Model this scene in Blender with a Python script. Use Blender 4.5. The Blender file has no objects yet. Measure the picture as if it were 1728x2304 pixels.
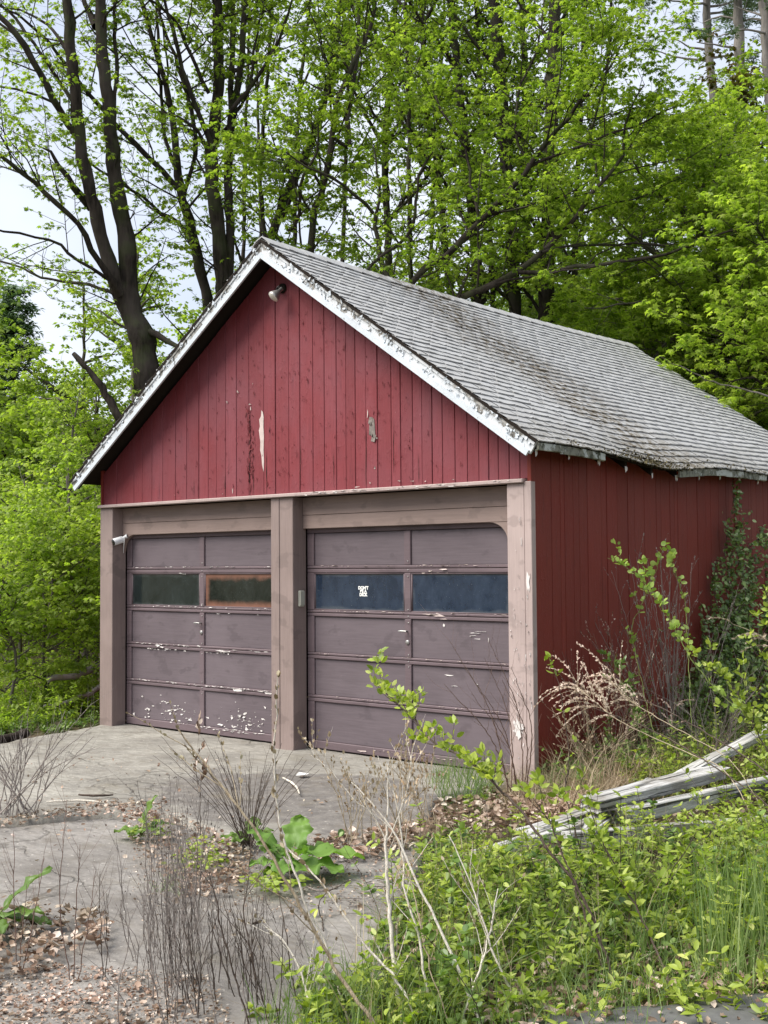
import bpy, math, random
import numpy as np
from mathutils import Vector, Matrix, Quaternion
from mathutils import noise as mnoise

PI = math.pi
rng = np.random.default_rng(11)
random.seed(5)
SC = bpy.context.scene
COL = SC.collection

# ------------------------------------------------------------------ camera
CAM = np.array([11.046, -8.071, 1.768])
YAW, PITCH, ROLL, FPX = 0.7013, 0.0452, -0.0074, 2628.6
_f = np.array([-math.sin(YAW) * math.cos(PITCH), math.cos(YAW) * math.cos(PITCH), math.sin(PITCH)])
_r = np.array([math.cos(YAW), math.sin(YAW), 0.0])
_u = np.cross(_r, _f)
RT = _r * math.cos(ROLL) + _u * math.sin(ROLL)
UP = -_r * math.sin(ROLL) + _u * math.cos(ROLL)
cd = bpy.data.cameras.new("camera")
cam = bpy.data.objects.new("camera", cd)
COL.objects.link(cam)
m = Matrix.Identity(4)
for i in range(3):
    m[i][0] = RT[i]; m[i][1] = UP[i]; m[i][2] = -_f[i]; m[i][3] = CAM[i]
cam.matrix_world = m
cd.sensor_fit = 'VERTICAL'
cd.sensor_height = 24.0
cd.lens = FPX / 2304 * 24.0
cd.clip_start = 0.05
cd.clip_end = 2000
SC.camera = cam

# ------------------------------------------------------------------ world, sun, exposure
SUN_EL, SUN_AZ = math.radians(52), math.radians(212)   # azimuth from +y clockwise: behind the camera's left shoulder
w = bpy.data.worlds.new("World")
SC.world = w
w.use_nodes = True
nt = w.node_tree
nt.nodes.clear()
out = nt.nodes.new('ShaderNodeOutputWorld')
sky = nt.nodes.new('ShaderNodeTexSky')
sky.sky_type = 'NISHITA'
sky.sun_disc = False
sky.sun_elevation = SUN_EL
sky.sun_rotation = SUN_AZ
b1 = nt.nodes.new('ShaderNodeBackground'); b1.inputs['Strength'].default_value = 0.12
nt.links.new(sky.outputs[0], b1.inputs[0])
tc = nt.nodes.new('ShaderNodeTexCoord')
no = nt.nodes.new('ShaderNodeTexNoise'); no.inputs['Scale'].default_value = 3.2; no.inputs['Detail'].default_value = 5
nt.links.new(tc.outputs['Generated'], no.inputs['Vector'])
cr = nt.nodes.new('ShaderNodeValToRGB')
cr.color_ramp.elements[0].position = 0.36; cr.color_ramp.elements[0].color = (0.33, 0.365, 0.44, 1)
cr.color_ramp.elements[1].position = 0.60; cr.color_ramp.elements[1].color = (0.46, 0.48, 0.52, 1)
nt.links.new(no.outputs[0], cr.inputs[0])
b2 = nt.nodes.new('ShaderNodeBackground'); b2.inputs['Strength'].default_value = 0.92
nt.links.new(cr.outputs[0], b2.inputs[0])
mx = nt.nodes.new('ShaderNodeMixShader'); mx.inputs[0].default_value = 0.90
nt.links.new(b1.outputs[0], mx.inputs[1]); nt.links.new(b2.outputs[0], mx.inputs[2])
nt.links.new(mx.outputs[0], out.inputs[0])

sl = bpy.data.lights.new("sun", 'SUN')
sl.energy = 2.9
sl.angle = math.radians(42)
sl.color = (1.0, 0.95, 0.87)
sun = bpy.data.objects.new("sun", sl)
COL.objects.link(sun)
sd = Vector((math.sin(SUN_AZ) * math.cos(SUN_EL), math.cos(SUN_AZ) * math.cos(SUN_EL), math.sin(SUN_EL)))
sun.rotation_euler = sd.to_track_quat('Z', 'Y').to_euler()
SC.view_settings.view_transform = 'Standard'
SC.view_settings.look = 'None'
SC.view_settings.gamma = 1
SC.view_settings.use_curve_mapping = False
SC.view_settings.exposure = 1.27
SC.cycles.use_denoising = True
SC.cycles.max_bounces = 8
SC.cycles.diffuse_bounces = 5
SC.cycles.glossy_bounces = 2
SC.cycles.transmission_bounces = 6
SC.cycles.transparent_max_bounces = 4
SC.cycles.caustics_reflective = False
SC.cycles.caustics_refractive = False

# ------------------------------------------------------------------ finding places in the yard
def ray(px, py):
    return _f + RT * ((px - 864) / FPX) - UP * ((py - 1152) / FPX)
def PX(px, py, dep):
    return CAM + ray(px, py) * dep
def GP(px, py, z=0.0):
    d = ray(px, py)
    return CAM + d * ((z - CAM[2]) / d[2])
def ONP(px, py, ax, val):
    d = ray(px, py)
    return CAM + d * ((val - CAM[ax]) / d[ax])

# ------------------------------------------------------------------ materials
class NM:
    def __init__(s, name):
        s.m = bpy.data.materials.new(name); s.m.use_nodes = True
        s.t = s.m.node_tree; s.n = s.t.nodes; s.l = s.t.links
        s.b = s.n['Principled BSDF']
        s.geo = s.n.new('ShaderNodeNewGeometry')
        s.tc = s.n.new('ShaderNodeTexCoord')
    def put(s, a, b):
        if isinstance(a, (int, float)): b.default_value = a
        elif isinstance(a, tuple): b.default_value = (*a, 1) if len(a) == 3 and b.type == 'RGBA' else a
        else: s.l.new(a, b)
    def pos(s, sc=(1, 1, 1), loc=(0, 0, 0), rot=(0, 0, 0), obj=False):
        mp = s.n.new('ShaderNodeMapping')
        s.l.new(s.tc.outputs['Object'] if obj else s.geo.outputs['Position'], mp.inputs[0])
        mp.inputs['Scale'].default_value = sc; mp.inputs['Location'].default_value = loc; mp.inputs['Rotation'].default_value = rot
        return mp.outputs[0]
    def noise(s, vec, scale, detail=4, rough=0.55, dist=0.0):
        n = s.n.new('ShaderNodeTexNoise'); s.l.new(vec, n.inputs['Vector'])
        n.inputs['Scale'].default_value = scale; n.inputs['Detail'].default_value = detail
        n.inputs['Roughness'].default_value = rough; n.inputs['Distortion'].default_value = dist
        return n.outputs[0]
    def vor(s, vec, scale, feat='F1'):
        n = s.n.new('ShaderNodeTexVoronoi'); n.feature = feat; s.l.new(vec, n.inputs['Vector']); n.inputs['Scale'].default_value = scale
        return n
    def ramp(s, fac, stops, interp='LINEAR'):
        n = s.n.new('ShaderNodeValToRGB'); s.put(fac, n.inputs[0]); r = n.color_ramp; r.interpolation = interp
        while len(r.elements) < len(stops): r.elements.new(0.5)
        for e, (p, c) in zip(r.elements, stops):
            e.position = p; e.color = (c, c, c, 1) if isinstance(c, (int, float)) else (*c, 1)
        return n.outputs[0]
    def mix(s, f, a, b, mode='MIX'):
        n = s.n.new('ShaderNodeMix'); n.data_type = 'RGBA'; n.blend_type = mode
        s.put(f, n.inputs['Factor']); s.put(a, n.inputs[6]); s.put(b, n.inputs[7])
        return n.outputs[2]
    def math(s, op, a, b=0.0, c=0.0):
        n = s.n.new('ShaderNodeMath'); n.operation = op; s.put(a, n.inputs[0]); s.put(b, n.inputs[1]); s.put(c, n.inputs[2])
        return n.outputs[0]
    def sep(s, v):
        n = s.n.new('ShaderNodeSeparateXYZ'); s.l.new(v, n.inputs[0]); return n.outputs
    def island(s): return s.geo.outputs['Random Per Island']
    def objrand(s):
        return s.n.new('ShaderNodeObjectInfo').outputs['Random']
    def bump(s, h, strength=0.3, dist=0.01):
        n = s.n.new('ShaderNodeBump'); n.inputs['Strength'].default_value = strength; n.inputs['Distance'].default_value = dist
        s.l.new(h, n.inputs['Height']); s.l.new(n.outputs[0], s.b.inputs['Normal'])
    def base(s, c, rough=0.8, spec=0.3):
        s.put(c, s.b.inputs['Base Color']); s.put(rough, s.b.inputs['Roughness']); s.b.inputs['Specular IOR Level'].default_value = spec
        return s.m

def leaf_mat(name, stops, trans=0.45, tcol=(1.35, 1.5, 0.7), rough=0.5, spec=0.35):
    k = NM(name)
    c = k.ramp(k.island(), stops)
    n = k.noise(k.pos(), 1.3, 4)
    c = k.mix(0.6, c, k.ramp(n, [(0.35, (0.62, 0.70, 0.6)), (0.5, (1.0, 1.0, 1.0)), (0.65, (1.35, 1.22, 1.25))]), 'MULTIPLY')
    k.base(c, rough, spec)
    tr = k.n.new('ShaderNodeBsdfTranslucent')
    k.l.new(k.mix(1.0, c, tcol, 'MULTIPLY'), tr.inputs[0])
    ms = k.n.new('ShaderNodeMixShader'); ms.inputs[0].default_value = trans
    k.l.new(k.b.outputs[0], ms.inputs[1]); k.l.new(tr.outputs[0], ms.inputs[2])
    k.l.new(ms.outputs[0], k.n['Material Output'].inputs[0])
    return k.m

MAT = {}
MAT['maple'] = leaf_mat('young_maple_leaf', [(0, (0.13, 0.20, 0.022)), (0.5, (0.19, 0.27, 0.032)), (1, (0.27, 0.345, 0.055))], 0.55, (1.45, 1.6, 0.8))
MAT['maple_bright'] = leaf_mat('bright_maple_leaf', [(0, (0.18, 0.26, 0.03)), (0.5, (0.25, 0.34, 0.045)), (1, (0.34, 0.42, 0.08))], 0.55, (1.45, 1.6, 0.8))
MAT['woodleaf'] = leaf_mat('woodland_leaf', [(0, (0.12, 0.20, 0.035)), (0.5, (0.18, 0.27, 0.05)), (1, (0.26, 0.35, 0.075))], 0.45, (1.4, 1.5, 0.7))
MAT['russet'] = leaf_mat('russet_leaf', [(0, (0.10, 0.05, 0.018)), (0.5, (0.10, 0.10, 0.02)), (1, (0.13, 0.15, 0.03))], 0.4)
MAT['needle'] = leaf_mat('conifer_needles', [(0, (0.08, 0.14, 0.075)), (1, (0.17, 0.25, 0.13))], 0.2)
MAT['privet'] = leaf_mat('privet_leaf', [(0, (0.14, 0.20, 0.025)), (0.45, (0.25, 0.33, 0.045)), (0.85, (0.37, 0.45, 0.09)), (1, (0.50, 0.54, 0.18))], 0.4, (1.4, 1.5, 0.6), 0.42, 0.45)
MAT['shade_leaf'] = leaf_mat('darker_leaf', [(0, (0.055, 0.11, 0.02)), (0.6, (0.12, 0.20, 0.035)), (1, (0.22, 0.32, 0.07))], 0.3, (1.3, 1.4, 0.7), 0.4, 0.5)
MAT['vine'] = leaf_mat('vine_leaf', [(0, (0.07, 0.13, 0.025)), (0.5, (0.14, 0.23, 0.045)), (0.85, (0.27, 0.38, 0.11)), (1, (0.42, 0.50, 0.26))], 0.25, (1.3, 1.4, 0.7), 0.35, 0.6)
MAT['palevine'] = leaf_mat('pale_vine_leaf', [(0, (0.20, 0.30, 0.05)), (1, (0.42, 0.52, 0.16))], 0.35)
MAT['burdock'] = leaf_mat('burdock_leaf', [(0, (0.10, 0.20, 0.035)), (1, (0.17, 0.29, 0.06))], 0.35, (1.3, 1.5, 0.6), 0.5)
MAT['grass'] = leaf_mat('grass_blade', [(0, (0.10, 0.17, 0.05)), (0.6, (0.17, 0.25, 0.085)), (1, (0.28, 0.36, 0.16))], 0.4, (1.3, 1.4, 0.6))
MAT['drygrass'] = leaf_mat('dry_grass', [(0, (0.22, 0.16, 0.10)), (0.6, (0.36, 0.29, 0.19)), (1, (0.50, 0.43, 0.31))], 0.25, (1.1, 1.05, 0.9), 0.8, 0.2)
MAT['plume'] = leaf_mat('pale_plume', [(0, (0.38, 0.29, 0.23)), (0.6, (0.54, 0.44, 0.36)), (1, (0.66, 0.57, 0.48))], 0.25, (1.1, 1.0, 0.9), 0.8, 0.2)
MAT['deadleaf'] = leaf_mat('dead_leaf', [(0, (0.10, 0.06, 0.04)), (0.35, (0.24, 0.165, 0.12)), (0.75, (0.42, 0.33, 0.26)), (1, (0.64, 0.56, 0.49))], 0.15, (1.1, 1, 0.8), 0.75, 0.25)

def bark(name, c0, c1, moss=0.0, sc=1.0):
    k = NM(name)
    v = k.pos((7 * sc, 7 * sc, 1.3 * sc))
    n = k.noise(v, 2.2, 6, 0.65)
    big = k.noise(k.pos(), 1.1, 3)
    c = k.ramp(n, [(0.32, c0), (0.62, c1)])
    c = k.mix(k.ramp(big, [(0.45, 0.0), (0.62, 0.55)]), c, tuple(x * 1.5 + 0.02 for x in c1))
    if moss: c = k.mix(k.ramp(k.noise(k.pos(), 2.4, 4), [(0.5, 0.0), (0.62, moss)]), c, (0.07, 0.10, 0.03))
    k.bump(n, 0.9, 0.02)
    return k.base(c, 0.92, 0.1)
MAT['bark'] = bark('maple_bark', (0.010, 0.008, 0.007), (0.045, 0.036, 0.030), 0.25)
MAT['bark_grey'] = bark('grey_bark', (0.045, 0.040, 0.035), (0.13, 0.115, 0.10))
MAT['bark_pine'] = bark('pine_bark', (0.10, 0.09, 0.085), (0.27, 0.245, 0.23))
MAT['twig_tan'] = bark('tan_stalk', (0.22, 0.17, 0.11), (0.42, 0.35, 0.25), 0, 5)
MAT['twig_white'] = bark('bleached_stalk', (0.40, 0.36, 0.30), (0.68, 0.63, 0.55), 0, 5)
MAT['twig_dark'] = bark('dark_stalk', (0.035, 0.026, 0.022), (0.10, 0.075, 0.06), 0, 5)
MAT['twig_grey'] = bark('grey_stalk', (0.13, 0.11, 0.10), (0.27, 0.235, 0.215), 0, 5)
MAT['twig_green'] = bark('green_stem', (0.10, 0.13, 0.04), (0.18, 0.22, 0.07), 0, 5)
MAT['twig_red'] = bark('reddish_stalk', (0.12, 0.075, 0.06), (0.25, 0.17, 0.14), 0, 5)

def red_paint(name, c0, c1, fade, fadeamt, bare=0.0):
    k = NM(name)
    grain = k.noise(k.pos((22, 22, 1.1)), 4, 5, 0.6)
    big = k.noise(k.pos((1.2, 1.2, 0.8), (3, 1, 2)), 1.4, 4)
    fine = k.noise(k.pos((1, 1, 1)), 60, 3)
    c = k.mix(k.ramp(grain, [(0.3, 0.0), (0.7, 1.0)]), c0, c1)
    c = k.mix(k.ramp(big, [(0.40, 0.0), (0.68, fadeamt)]), c, fade)
    c = k.mix(k.math('MULTIPLY', k.objrand(), 0.28), c, tuple(x * 0.62 for x in c0))
    st = k.noise(k.pos((9, 9, 0.9), (1, 5, 0)), 2.3, 5, 0.7)
    c = k.mix(k.ramp(st, [(0.60, 0.0), (0.70, 0.45)]), c, (c0[0] * 0.42, c0[1] * 0.7, c0[2] * 0.9))
    if bare:
        sp = k.noise(k.pos((11, 11, 3.2), (4, 0, 7)), 2.6, 6, 0.72)
        c = k.mix(k.ramp(sp, [(0.735, 0.0), (0.75, bare)]), c, (0.42, 0.33, 0.31))
    h = k.math('ADD', k.math('MULTIPLY', grain, 0.6), k.math('MULTIPLY', fine, 0.25))
    lump = k.ramp(k.noise(k.pos((10, 10, 5)), 3, 4, 0.7), [(0.55, 0.0), (0.66, 1.0)])
    h = k.math('ADD', h, k.math('MULTIPLY', lump, 0.8))
    k.bump(h, 0.55, 0.004)
    return k.base(c, 0.62, 0.3)
MAT['red_gable'] = red_paint('faded_red_paint', (0.165, 0.026, 0.032), (0.225, 0.041, 0.050), (0.20, 0.068, 0.085), 0.6, 0.85)
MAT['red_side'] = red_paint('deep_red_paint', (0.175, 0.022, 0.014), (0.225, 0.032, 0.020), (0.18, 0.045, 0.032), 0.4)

def taupe(name, c0, peel=0.0, axis=(1.2, 1.2, 20)):
    k = NM(name)
    grain = k.noise(k.pos(axis), 3, 5, 0.6)
    big = k.noise(k.pos((1, 1, 1), (2, 9, 4)), 1.7, 4)
    c = k.mix(k.ramp(grain, [(0.3, 0.0), (0.7, 1.0)]), tuple(x * 0.88 for x in c0), tuple(x * 1.1 for x in c0))
    c = k.mix(k.ramp(big, [(0.42, 0.0), (0.66, 0.45)]), c, tuple(x * 1.28 + 0.01 for x in c0))
    blot = k.noise(k.pos((1.6, 1.6, 2.6), (7, 3, 1)), 2.1, 3)
    c = k.mix(k.ramp(blot, [(0.58, 0.0), (0.63, 0.4)]), c, tuple(x * 0.62 for x in c0))
    if peel:
        sp = k.noise(k.pos((6, 6, 10), (1, 2, 3)), 2.4, 7, 0.75)
        c = k.mix(k.ramp(sp, [(0.70, 0.0), (0.71, peel)]), c, (0.55, 0.50, 0.48))
    k.bump(k.math('ADD', k.math('MULTIPLY', grain, 0.6), k.math('MULTIPLY', k.noise(k.pos(), 70, 3), 0.3)), 0.4, 0.003)
    return k.base(c, 0.6, 0.3)
MAT['taupe'] = taupe('taupe_trim_paint', (0.225, 0.172, 0.158), 0.0, (20, 20, 1.2))
MAT['taupe_h'] = taupe('taupe_header_paint', (0.235, 0.175, 0.155))
MAT['taupe_worn'] = taupe('worn_pinkish_trim_paint', (0.36, 0.285, 0.268), 0.9, (20, 20, 1.2))
MAT['door'] = taupe('plum_grey_door_paint', (0.116, 0.093, 0.104), 0.35)
MAT['door_rail'] = taupe('plum_grey_rail_paint', (0.122, 0.090, 0.099), 1.0)

def white_paint(name, peel_lo, col=(0.60, 0.625, 0.65), under=(0.25, 0.235, 0.21), under2=(0.06, 0.055, 0.05)):
    k = NM(name)
    v = k.pos()
    a = k.noise(v, 9, 8, 0.72)
    b = k.noise(k.pos((1, 1, 1), (5, 5, 5)), 2.2, 3)
    crack = k.vor(k.pos((1, 1, 1)), 26, 'DISTANCE_TO_EDGE').outputs['Distance']
    fac = k.math('ADD', a, k.math('MULTIPLY', k.math('SUBTRACT', b, 0.5), 0.5))
    c = k.mix(k.ramp(k.noise(v, 5, 4), [(0.3, 0.0), (0.7, 1.0)]), tuple(x * 0.86 for x in col), col)
    c = k.mix(k.ramp(crack, [(0.0, 0.55), (0.035, 0.0)]), c, (0.35, 0.34, 0.32))
    und = k.mix(k.ramp(k.noise(v, 17, 5), [(0.45, 0.0), (0.6, 1.0)]), under, under2)
    c = k.mix(k.ramp(fac, [(peel_lo, 0.0), (peel_lo + 0.015, 1.0)]), c, und)
    k.bump(k.math('SUBTRACT', a, k.math('MULTIPLY', k.ramp(fac, [(peel_lo, 0.0), (peel_lo + 0.015, 1.0)]), 0.5)), 0.6, 0.006)
    return k.base(c, 0.6, 0.3)
MAT['rake'] = white_paint('peeling_white_paint', 0.56)
MAT['rake_bare'] = white_paint('badly_peeling_white_paint', 0.49, (0.56, 0.58, 0.60), (0.33, 0.32, 0.30), (0.08, 0.075, 0.065))
MAT['rake_clean'] = white_paint('white_moulding_paint', 0.66, (0.58, 0.63, 0.68))
MAT['fascia'] = white_paint('mossy_peeling_fascia_paint', 0.47, (0.5, 0.53, 0.50), (0.20, 0.20, 0.16), (0.05, 0.055, 0.035))

k = NM('granule_shingle')
v = k.pos()
gr = k.noise(v, 260, 2, 0.6)
bl = k.noise(v, 7, 5, 0.65)
c = k.mix(k.ramp(gr, [(0.3, 0.0), (0.7, 1.0)]), (0.31, 0.312, 0.315), (0.47, 0.475, 0.48))
c = k.mix(k.math('MULTIPLY', k.objrand(), 0.35), c, (0.33, 0.325, 0.32))
c = k.mix(k.ramp(bl, [(0.48, 0.0), (0.70, 0.55)]), c, (0.27, 0.265, 0.25))
xyz = k.sep(v)
# moss and grime grown in a band down the middle of the slope and along the eave
bandn = k.math('ADD', k.math('SUBTRACT', xyz[1], 2.9), k.math('MULTIPLY', k.noise(v, 1.1, 4), 1.6))
bm = k.ramp(k.math('ABSOLUTE', bandn), [(0.3, 1.0), (1.15, 0.0)])
spk = k.ramp(k.noise(v, 13, 7, 0.75), [(0.44, 0.0), (0.56, 1.0)])
c = k.mix(k.math('MULTIPLY', k.math('MULTIPLY', bm, spk), 0.88), c, (0.095, 0.072, 0.042))
eav = k.ramp(k.math('ADD', xyz[0], k.math('MULTIPLY', k.noise(v, 3, 4), 0.5)), [(0.0, 0.0), (1.0, 1.0)])
em = k.math('MULTIPLY', k.ramp(k.math('DIVIDE', k.math('SUBTRACT', k.math('ADD', xyz[0], k.math('MULTIPLY', k.noise(v, 3, 4), 0.5)), 5.75), 0.6), [(0.0, 0.0), (1.0, 1.0)]), k.ramp(k.noise(v, 30, 5, 0.7), [(0.42, 0.0), (0.55, 1.0)]))
c = k.mix(k.math('MULTIPLY', em, 0.8), c, (0.12, 0.105, 0.075))
dk = k.ramp(k.noise(k.pos((1, 1, 1), (9, 2, 4)), 34, 4, 0.7), [(0.66, 0.0), (0.71, 0.8)])
c = k.mix(dk, c, (0.05, 0.047, 0.042))
k.bump(k.math('ADD', gr, k.math('MULTIPLY', bl, 1.2)), 0.5, 0.004)
MAT['shingle'] = k.base(c, 0.93, 0.15)

k = NM('weathered_timber')
v = k.pos((1.5, 1.5, 1.5), obj=True)
g = k.noise(k.pos((1.2, 26, 26), obj=True), 2.2, 6, 0.65)
c = k.ramp(g, [(0.30, (0.16, 0.155, 0.145)), (0.5, (0.40, 0.395, 0.385)), (0.7, (0.60, 0.60, 0.59))])
c = k.mix(k.ramp(k.noise(k.pos(), 3.1, 4), [(0.5, 0.0), (0.65, 0.55)]), c, (0.17, 0.15, 0.12))
ck = k.noise(k.pos((1.0, 34, 34), (3, 3, 3), obj=True), 1.3, 3, 0.5)
c = k.mix(k.ramp(ck, [(0.60, 0.0), (0.64, 0.9)]), c, (0.03, 0.028, 0.025))
c = k.mix(k.ramp(k.noise(k.pos(), 11, 6, 0.7), [(0.58, 0.0), (0.66, 0.5)]), c, (0.12, 0.125, 0.085))
k.bump(k.math('SUBTRACT', g, k.ramp(ck, [(0.58, 0.0), (0.64, 1.0)])), 0.9, 0.012)
MAT['timber'] = k.base(c, 0.88, 0.2)

def simple(name, col, rough=0.6, spec=0.4, metal=0.0, nscale=30, namt=0.25):
    k = NM(name)
    n = k.noise(k.pos(), nscale, 4)
    c = k.mix(k.ramp(n, [(0.35, 0.0), (0.65, namt)]), col, tuple(x * 0.5 for x in col))
    k.b.inputs['Metallic'].default_value = metal
    k.bump(n, 0.2, 0.002)
    return k.base(c, rough, spec)
MAT['dark_wood'] = simple('dark_unpainted_wood', (0.022, 0.017, 0.014), 0.9, 0.1)
MAT['black'] = simple('black_plastic', (0.012, 0.012, 0.013), 0.25, 0.5)
MAT['whiteplastic'] = simple('white_plastic', (0.74, 0.75, 0.76), 0.35, 0.5, 0, 8, 0.1)
MAT['beigeplastic'] = simple('beige_plastic', (0.40, 0.40, 0.34), 0.5, 0.4, 0, 20, 0.15)
MAT['metal'] = simple('dull_metal', (0.42, 0.41, 0.40), 0.4, 0.5, 0.7)
MAT['flake'] = simple('bare_white_primer', (0.68, 0.64, 0.62), 0.75, 0.2, 0, 25, 0.25)
MAT['pinkflake'] = simple('bare_pinkish_wood', (0.55, 0.46, 0.43), 0.8, 0.2, 0, 22, 0.35)
MAT['greywood'] = simple('bare_grey_wood', (0.24, 0.21, 0.19), 0.85, 0.2, 0, 35, 0.7)
MAT['redflake'] = simple('curled_red_paint', (0.17, 0.03, 0.035), 0.6, 0.3)
MAT['paper'] = simple('white_paper', (0.72, 0.73, 0.72), 0.6, 0.3, 0, 5, 0.08)
MAT['moss'] = simple('roof_moss', (0.11, 0.095, 0.055), 0.95, 0.1, 0, 45, 0.9)
MAT['letter'] = simple('white_vinyl', (0.80, 0.80, 0.78), 0.5, 0.4, 0, 60, 0.1)

def pane_mat(name, inner, edge, ew, haze):
    k = NM(name)
    s_ = k.sep(k.tc.outputs['Generated'])
    ex = k.math('MINIMUM', s_[0], k.math('SUBTRACT', 1.0, s_[0]))
    ez = k.math('MINIMUM', s_[2], k.math('SUBTRACT', 1.0, s_[2]))
    e = k.math('MINIMUM', k.math('MULTIPLY', ex, 3.0), ez)
    e = k.math('ADD', e, k.math('MULTIPLY', k.math('SUBTRACT', k.noise(k.pos(), 7, 5), 0.5), 0.26))
    n = k.noise(k.pos((3, 3, 2)), 2.4, 6, 0.7)
    c = k.mix(k.ramp(n, [(0.35, 0.0), (0.75, haze)]), inner, tuple(min(1, x * 2.2 + 0.02) for x in inner))
    c = k.mix(k.ramp(e, [(0.0, 0.9), (ew, 0.0)], 'EASE'), c, edge)
    sp = k.ramp(k.noise(k.pos((1, 1, 1)), 90, 3, 0.6), [(0.69, 0.0), (0.74, 0.6)])
    c = k.mix(sp, c, (0.45, 0.47, 0.48))
    r = k.ramp(n, [(0.3, 0.03), (0.8, 0.22)])
    k.bump(k.noise(k.pos((1, 1, 1)), 5, 2), 0.15, 0.004)
    return k.base(c, r, 1.0)
MAT['pane_green'] = pane_mat('green_reflection_dirty_glass', (0.006, 0.012, 0.012), (0.035, 0.045, 0.046), 0.10, 0.5)  # green-black base has the reflected greenery put into its colour; rim is dust
MAT['pane_brown'] = pane_mat('brown_edged_dirty_glass', (0.008, 0.012, 0.010), (0.22, 0.105, 0.075), 0.24, 0.4)
MAT['pane_blue'] = pane_mat('dusty_blue_glass', (0.011, 0.021, 0.040), (0.055, 0.07, 0.09), 0.09, 0.6)

def concrete(name, c0, c1, dark):
    k = NM(name)
    v = k.pos()
    a = k.noise(v, 1.3, 6, 0.6)
    f = k.noise(v, 42, 5, 0.7)
    s_ = k.noise(k.pos((2.5, 9, 1), rot=(0, 0, 0.55)), 2.2, 5, 0.65)
    c = k.mix(k.ramp(a, [(0.35, 0.0), (0.65, 1.0)]), c0, c1)
    c = k.mix(k.ramp(s_, [(0.45, 0.0), (0.65, 0.5)]), c, tuple(x * 0.6 for x in c0))
    # an old dark asphalt smear across the pad, with its own wandering outline
    x = k.sep(v)
    dx = k.math('DIVIDE', k.math('SUBTRACT', x[0], 4.9), 1.6)
    dy = k.math('DIVIDE', k.math('SUBTRACT', x[1], -1.55), 0.92)
    r2 = k.math('ADD', k.math('MULTIPLY', dx, dx), k.math('MULTIPLY', dy, dy))
    r2 = k.math('ADD', r2, k.math('MULTIPLY', k.math('SUBTRACT', k.noise(v, 1.6, 8, 0.62), 0.5), 3.0))
    if dark: c = k.mix(k.ramp(k.math('DIVIDE', r2, 2.0), [(0.50, 0.93), (0.60, 0.0)]), c, k.mix(k.ramp(k.noise(v, 8, 6, 0.7), [(0.35, 0.0), (0.65, 1.0)]), (0.10, 0.092, 0.088), (0.20, 0.185, 0.17)))
    c = k.mix(k.ramp(f, [(0.25, 0.35), (0.5, 0.0)]), c, (0.08, 0.072, 0.062))
    c = k.mix(k.ramp(k.noise(k.pos((1, 1, 1), (3, 3, 3)), 30, 3, 0.5), [(0.66, 0.0), (0.70, 0.5)]), c, (0.52, 0.49, 0.44))
    c = k.mix(k.ramp(k.noise(k.pos((1, 1, 1), (8, 1, 3)), 2.0, 6, 0.7), [(0.56, 0.0), (0.68, 0.5)]), c, (0.17, 0.15, 0.11))
    wv = k.n.new('ShaderNodeVectorMath'); wv.operation = 'ADD'; k.l.new(v, wv.inputs[0])
    nz = k.n.new('ShaderNodeTexNoise'); nz.inputs['Scale'].default_value = 3.0; nz.inputs['Detail'].default_value = 6; k.l.new(v, nz.inputs['Vector'])
    sc3 = k.n.new('ShaderNodeVectorMath'); sc3.operation = 'SCALE'; sc3.inputs['Scale'].default_value = 0.5; k.l.new(nz.outputs[1], sc3.inputs[0]); k.l.new(sc3.outputs[0], wv.inputs[1])
    ce = k.vor(wv.outputs[0], 0.55, 'DISTANCE_TO_EDGE').outputs['Distance']
    crk = k.math('MULTIPLY', k.ramp(ce, [(0.0, 1.0), (0.010, 0.0)]), k.ramp(k.noise(v, 0.8, 2), [(0.45, 0.0), (0.55, 1.0)]))
    c = k.mix(k.math('MULTIPLY', crk, 0.5), c, (0.05, 0.045, 0.035))
    dd = k.noise(k.pos((1, 1, 1), (4, 7, 2)), 5.0, 8, 0.75)
    c = k.mix(k.ramp(dd, [(0.50, 0.0), (0.64, 0.45)]), c, (0.15, 0.13, 0.105))
    k.bump(k.math('SUBTRACT', k.math('ADD', k.math('ADD', f, dd), k.math('MULTIPLY', s_, 0.8)), crk), 0.8, 0.010)
    return k.base(c, 0.9, 0.2)
MAT['pad'] = concrete('old_concrete', (0.20, 0.188, 0.168), (0.33, 0.315, 0.28), True)
MAT['pad_grey'] = concrete('old_grey_concrete', (0.165, 0.152, 0.14), (0.285, 0.268, 0.25), False)
MAT['stone'] = simple('dark_grey_slab', (0.12, 0.12, 0.118), 0.85, 0.2, 0, 14, 0.5)

k = NM('soil_and_leaf_litter')
v = k.pos()
n1 = k.noise(v, 1.2, 5); n2 = k.noise(v, 24, 6, 0.75)
c = k.ramp(n2, [(0.3, (0.035, 0.026, 0.018)), (0.5, (0.11, 0.08, 0.055)), (0.68, (0.22, 0.17, 0.12))])
c = k.mix(k.ramp(n1, [(0.45, 0.0), (0.6, 0.6)]), c, (0.055, 0.07, 0.02))
k.bump(n2, 1.0, 0.03)
MAT['soil'] = k.base(c, 0.95, 0.1)

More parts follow.
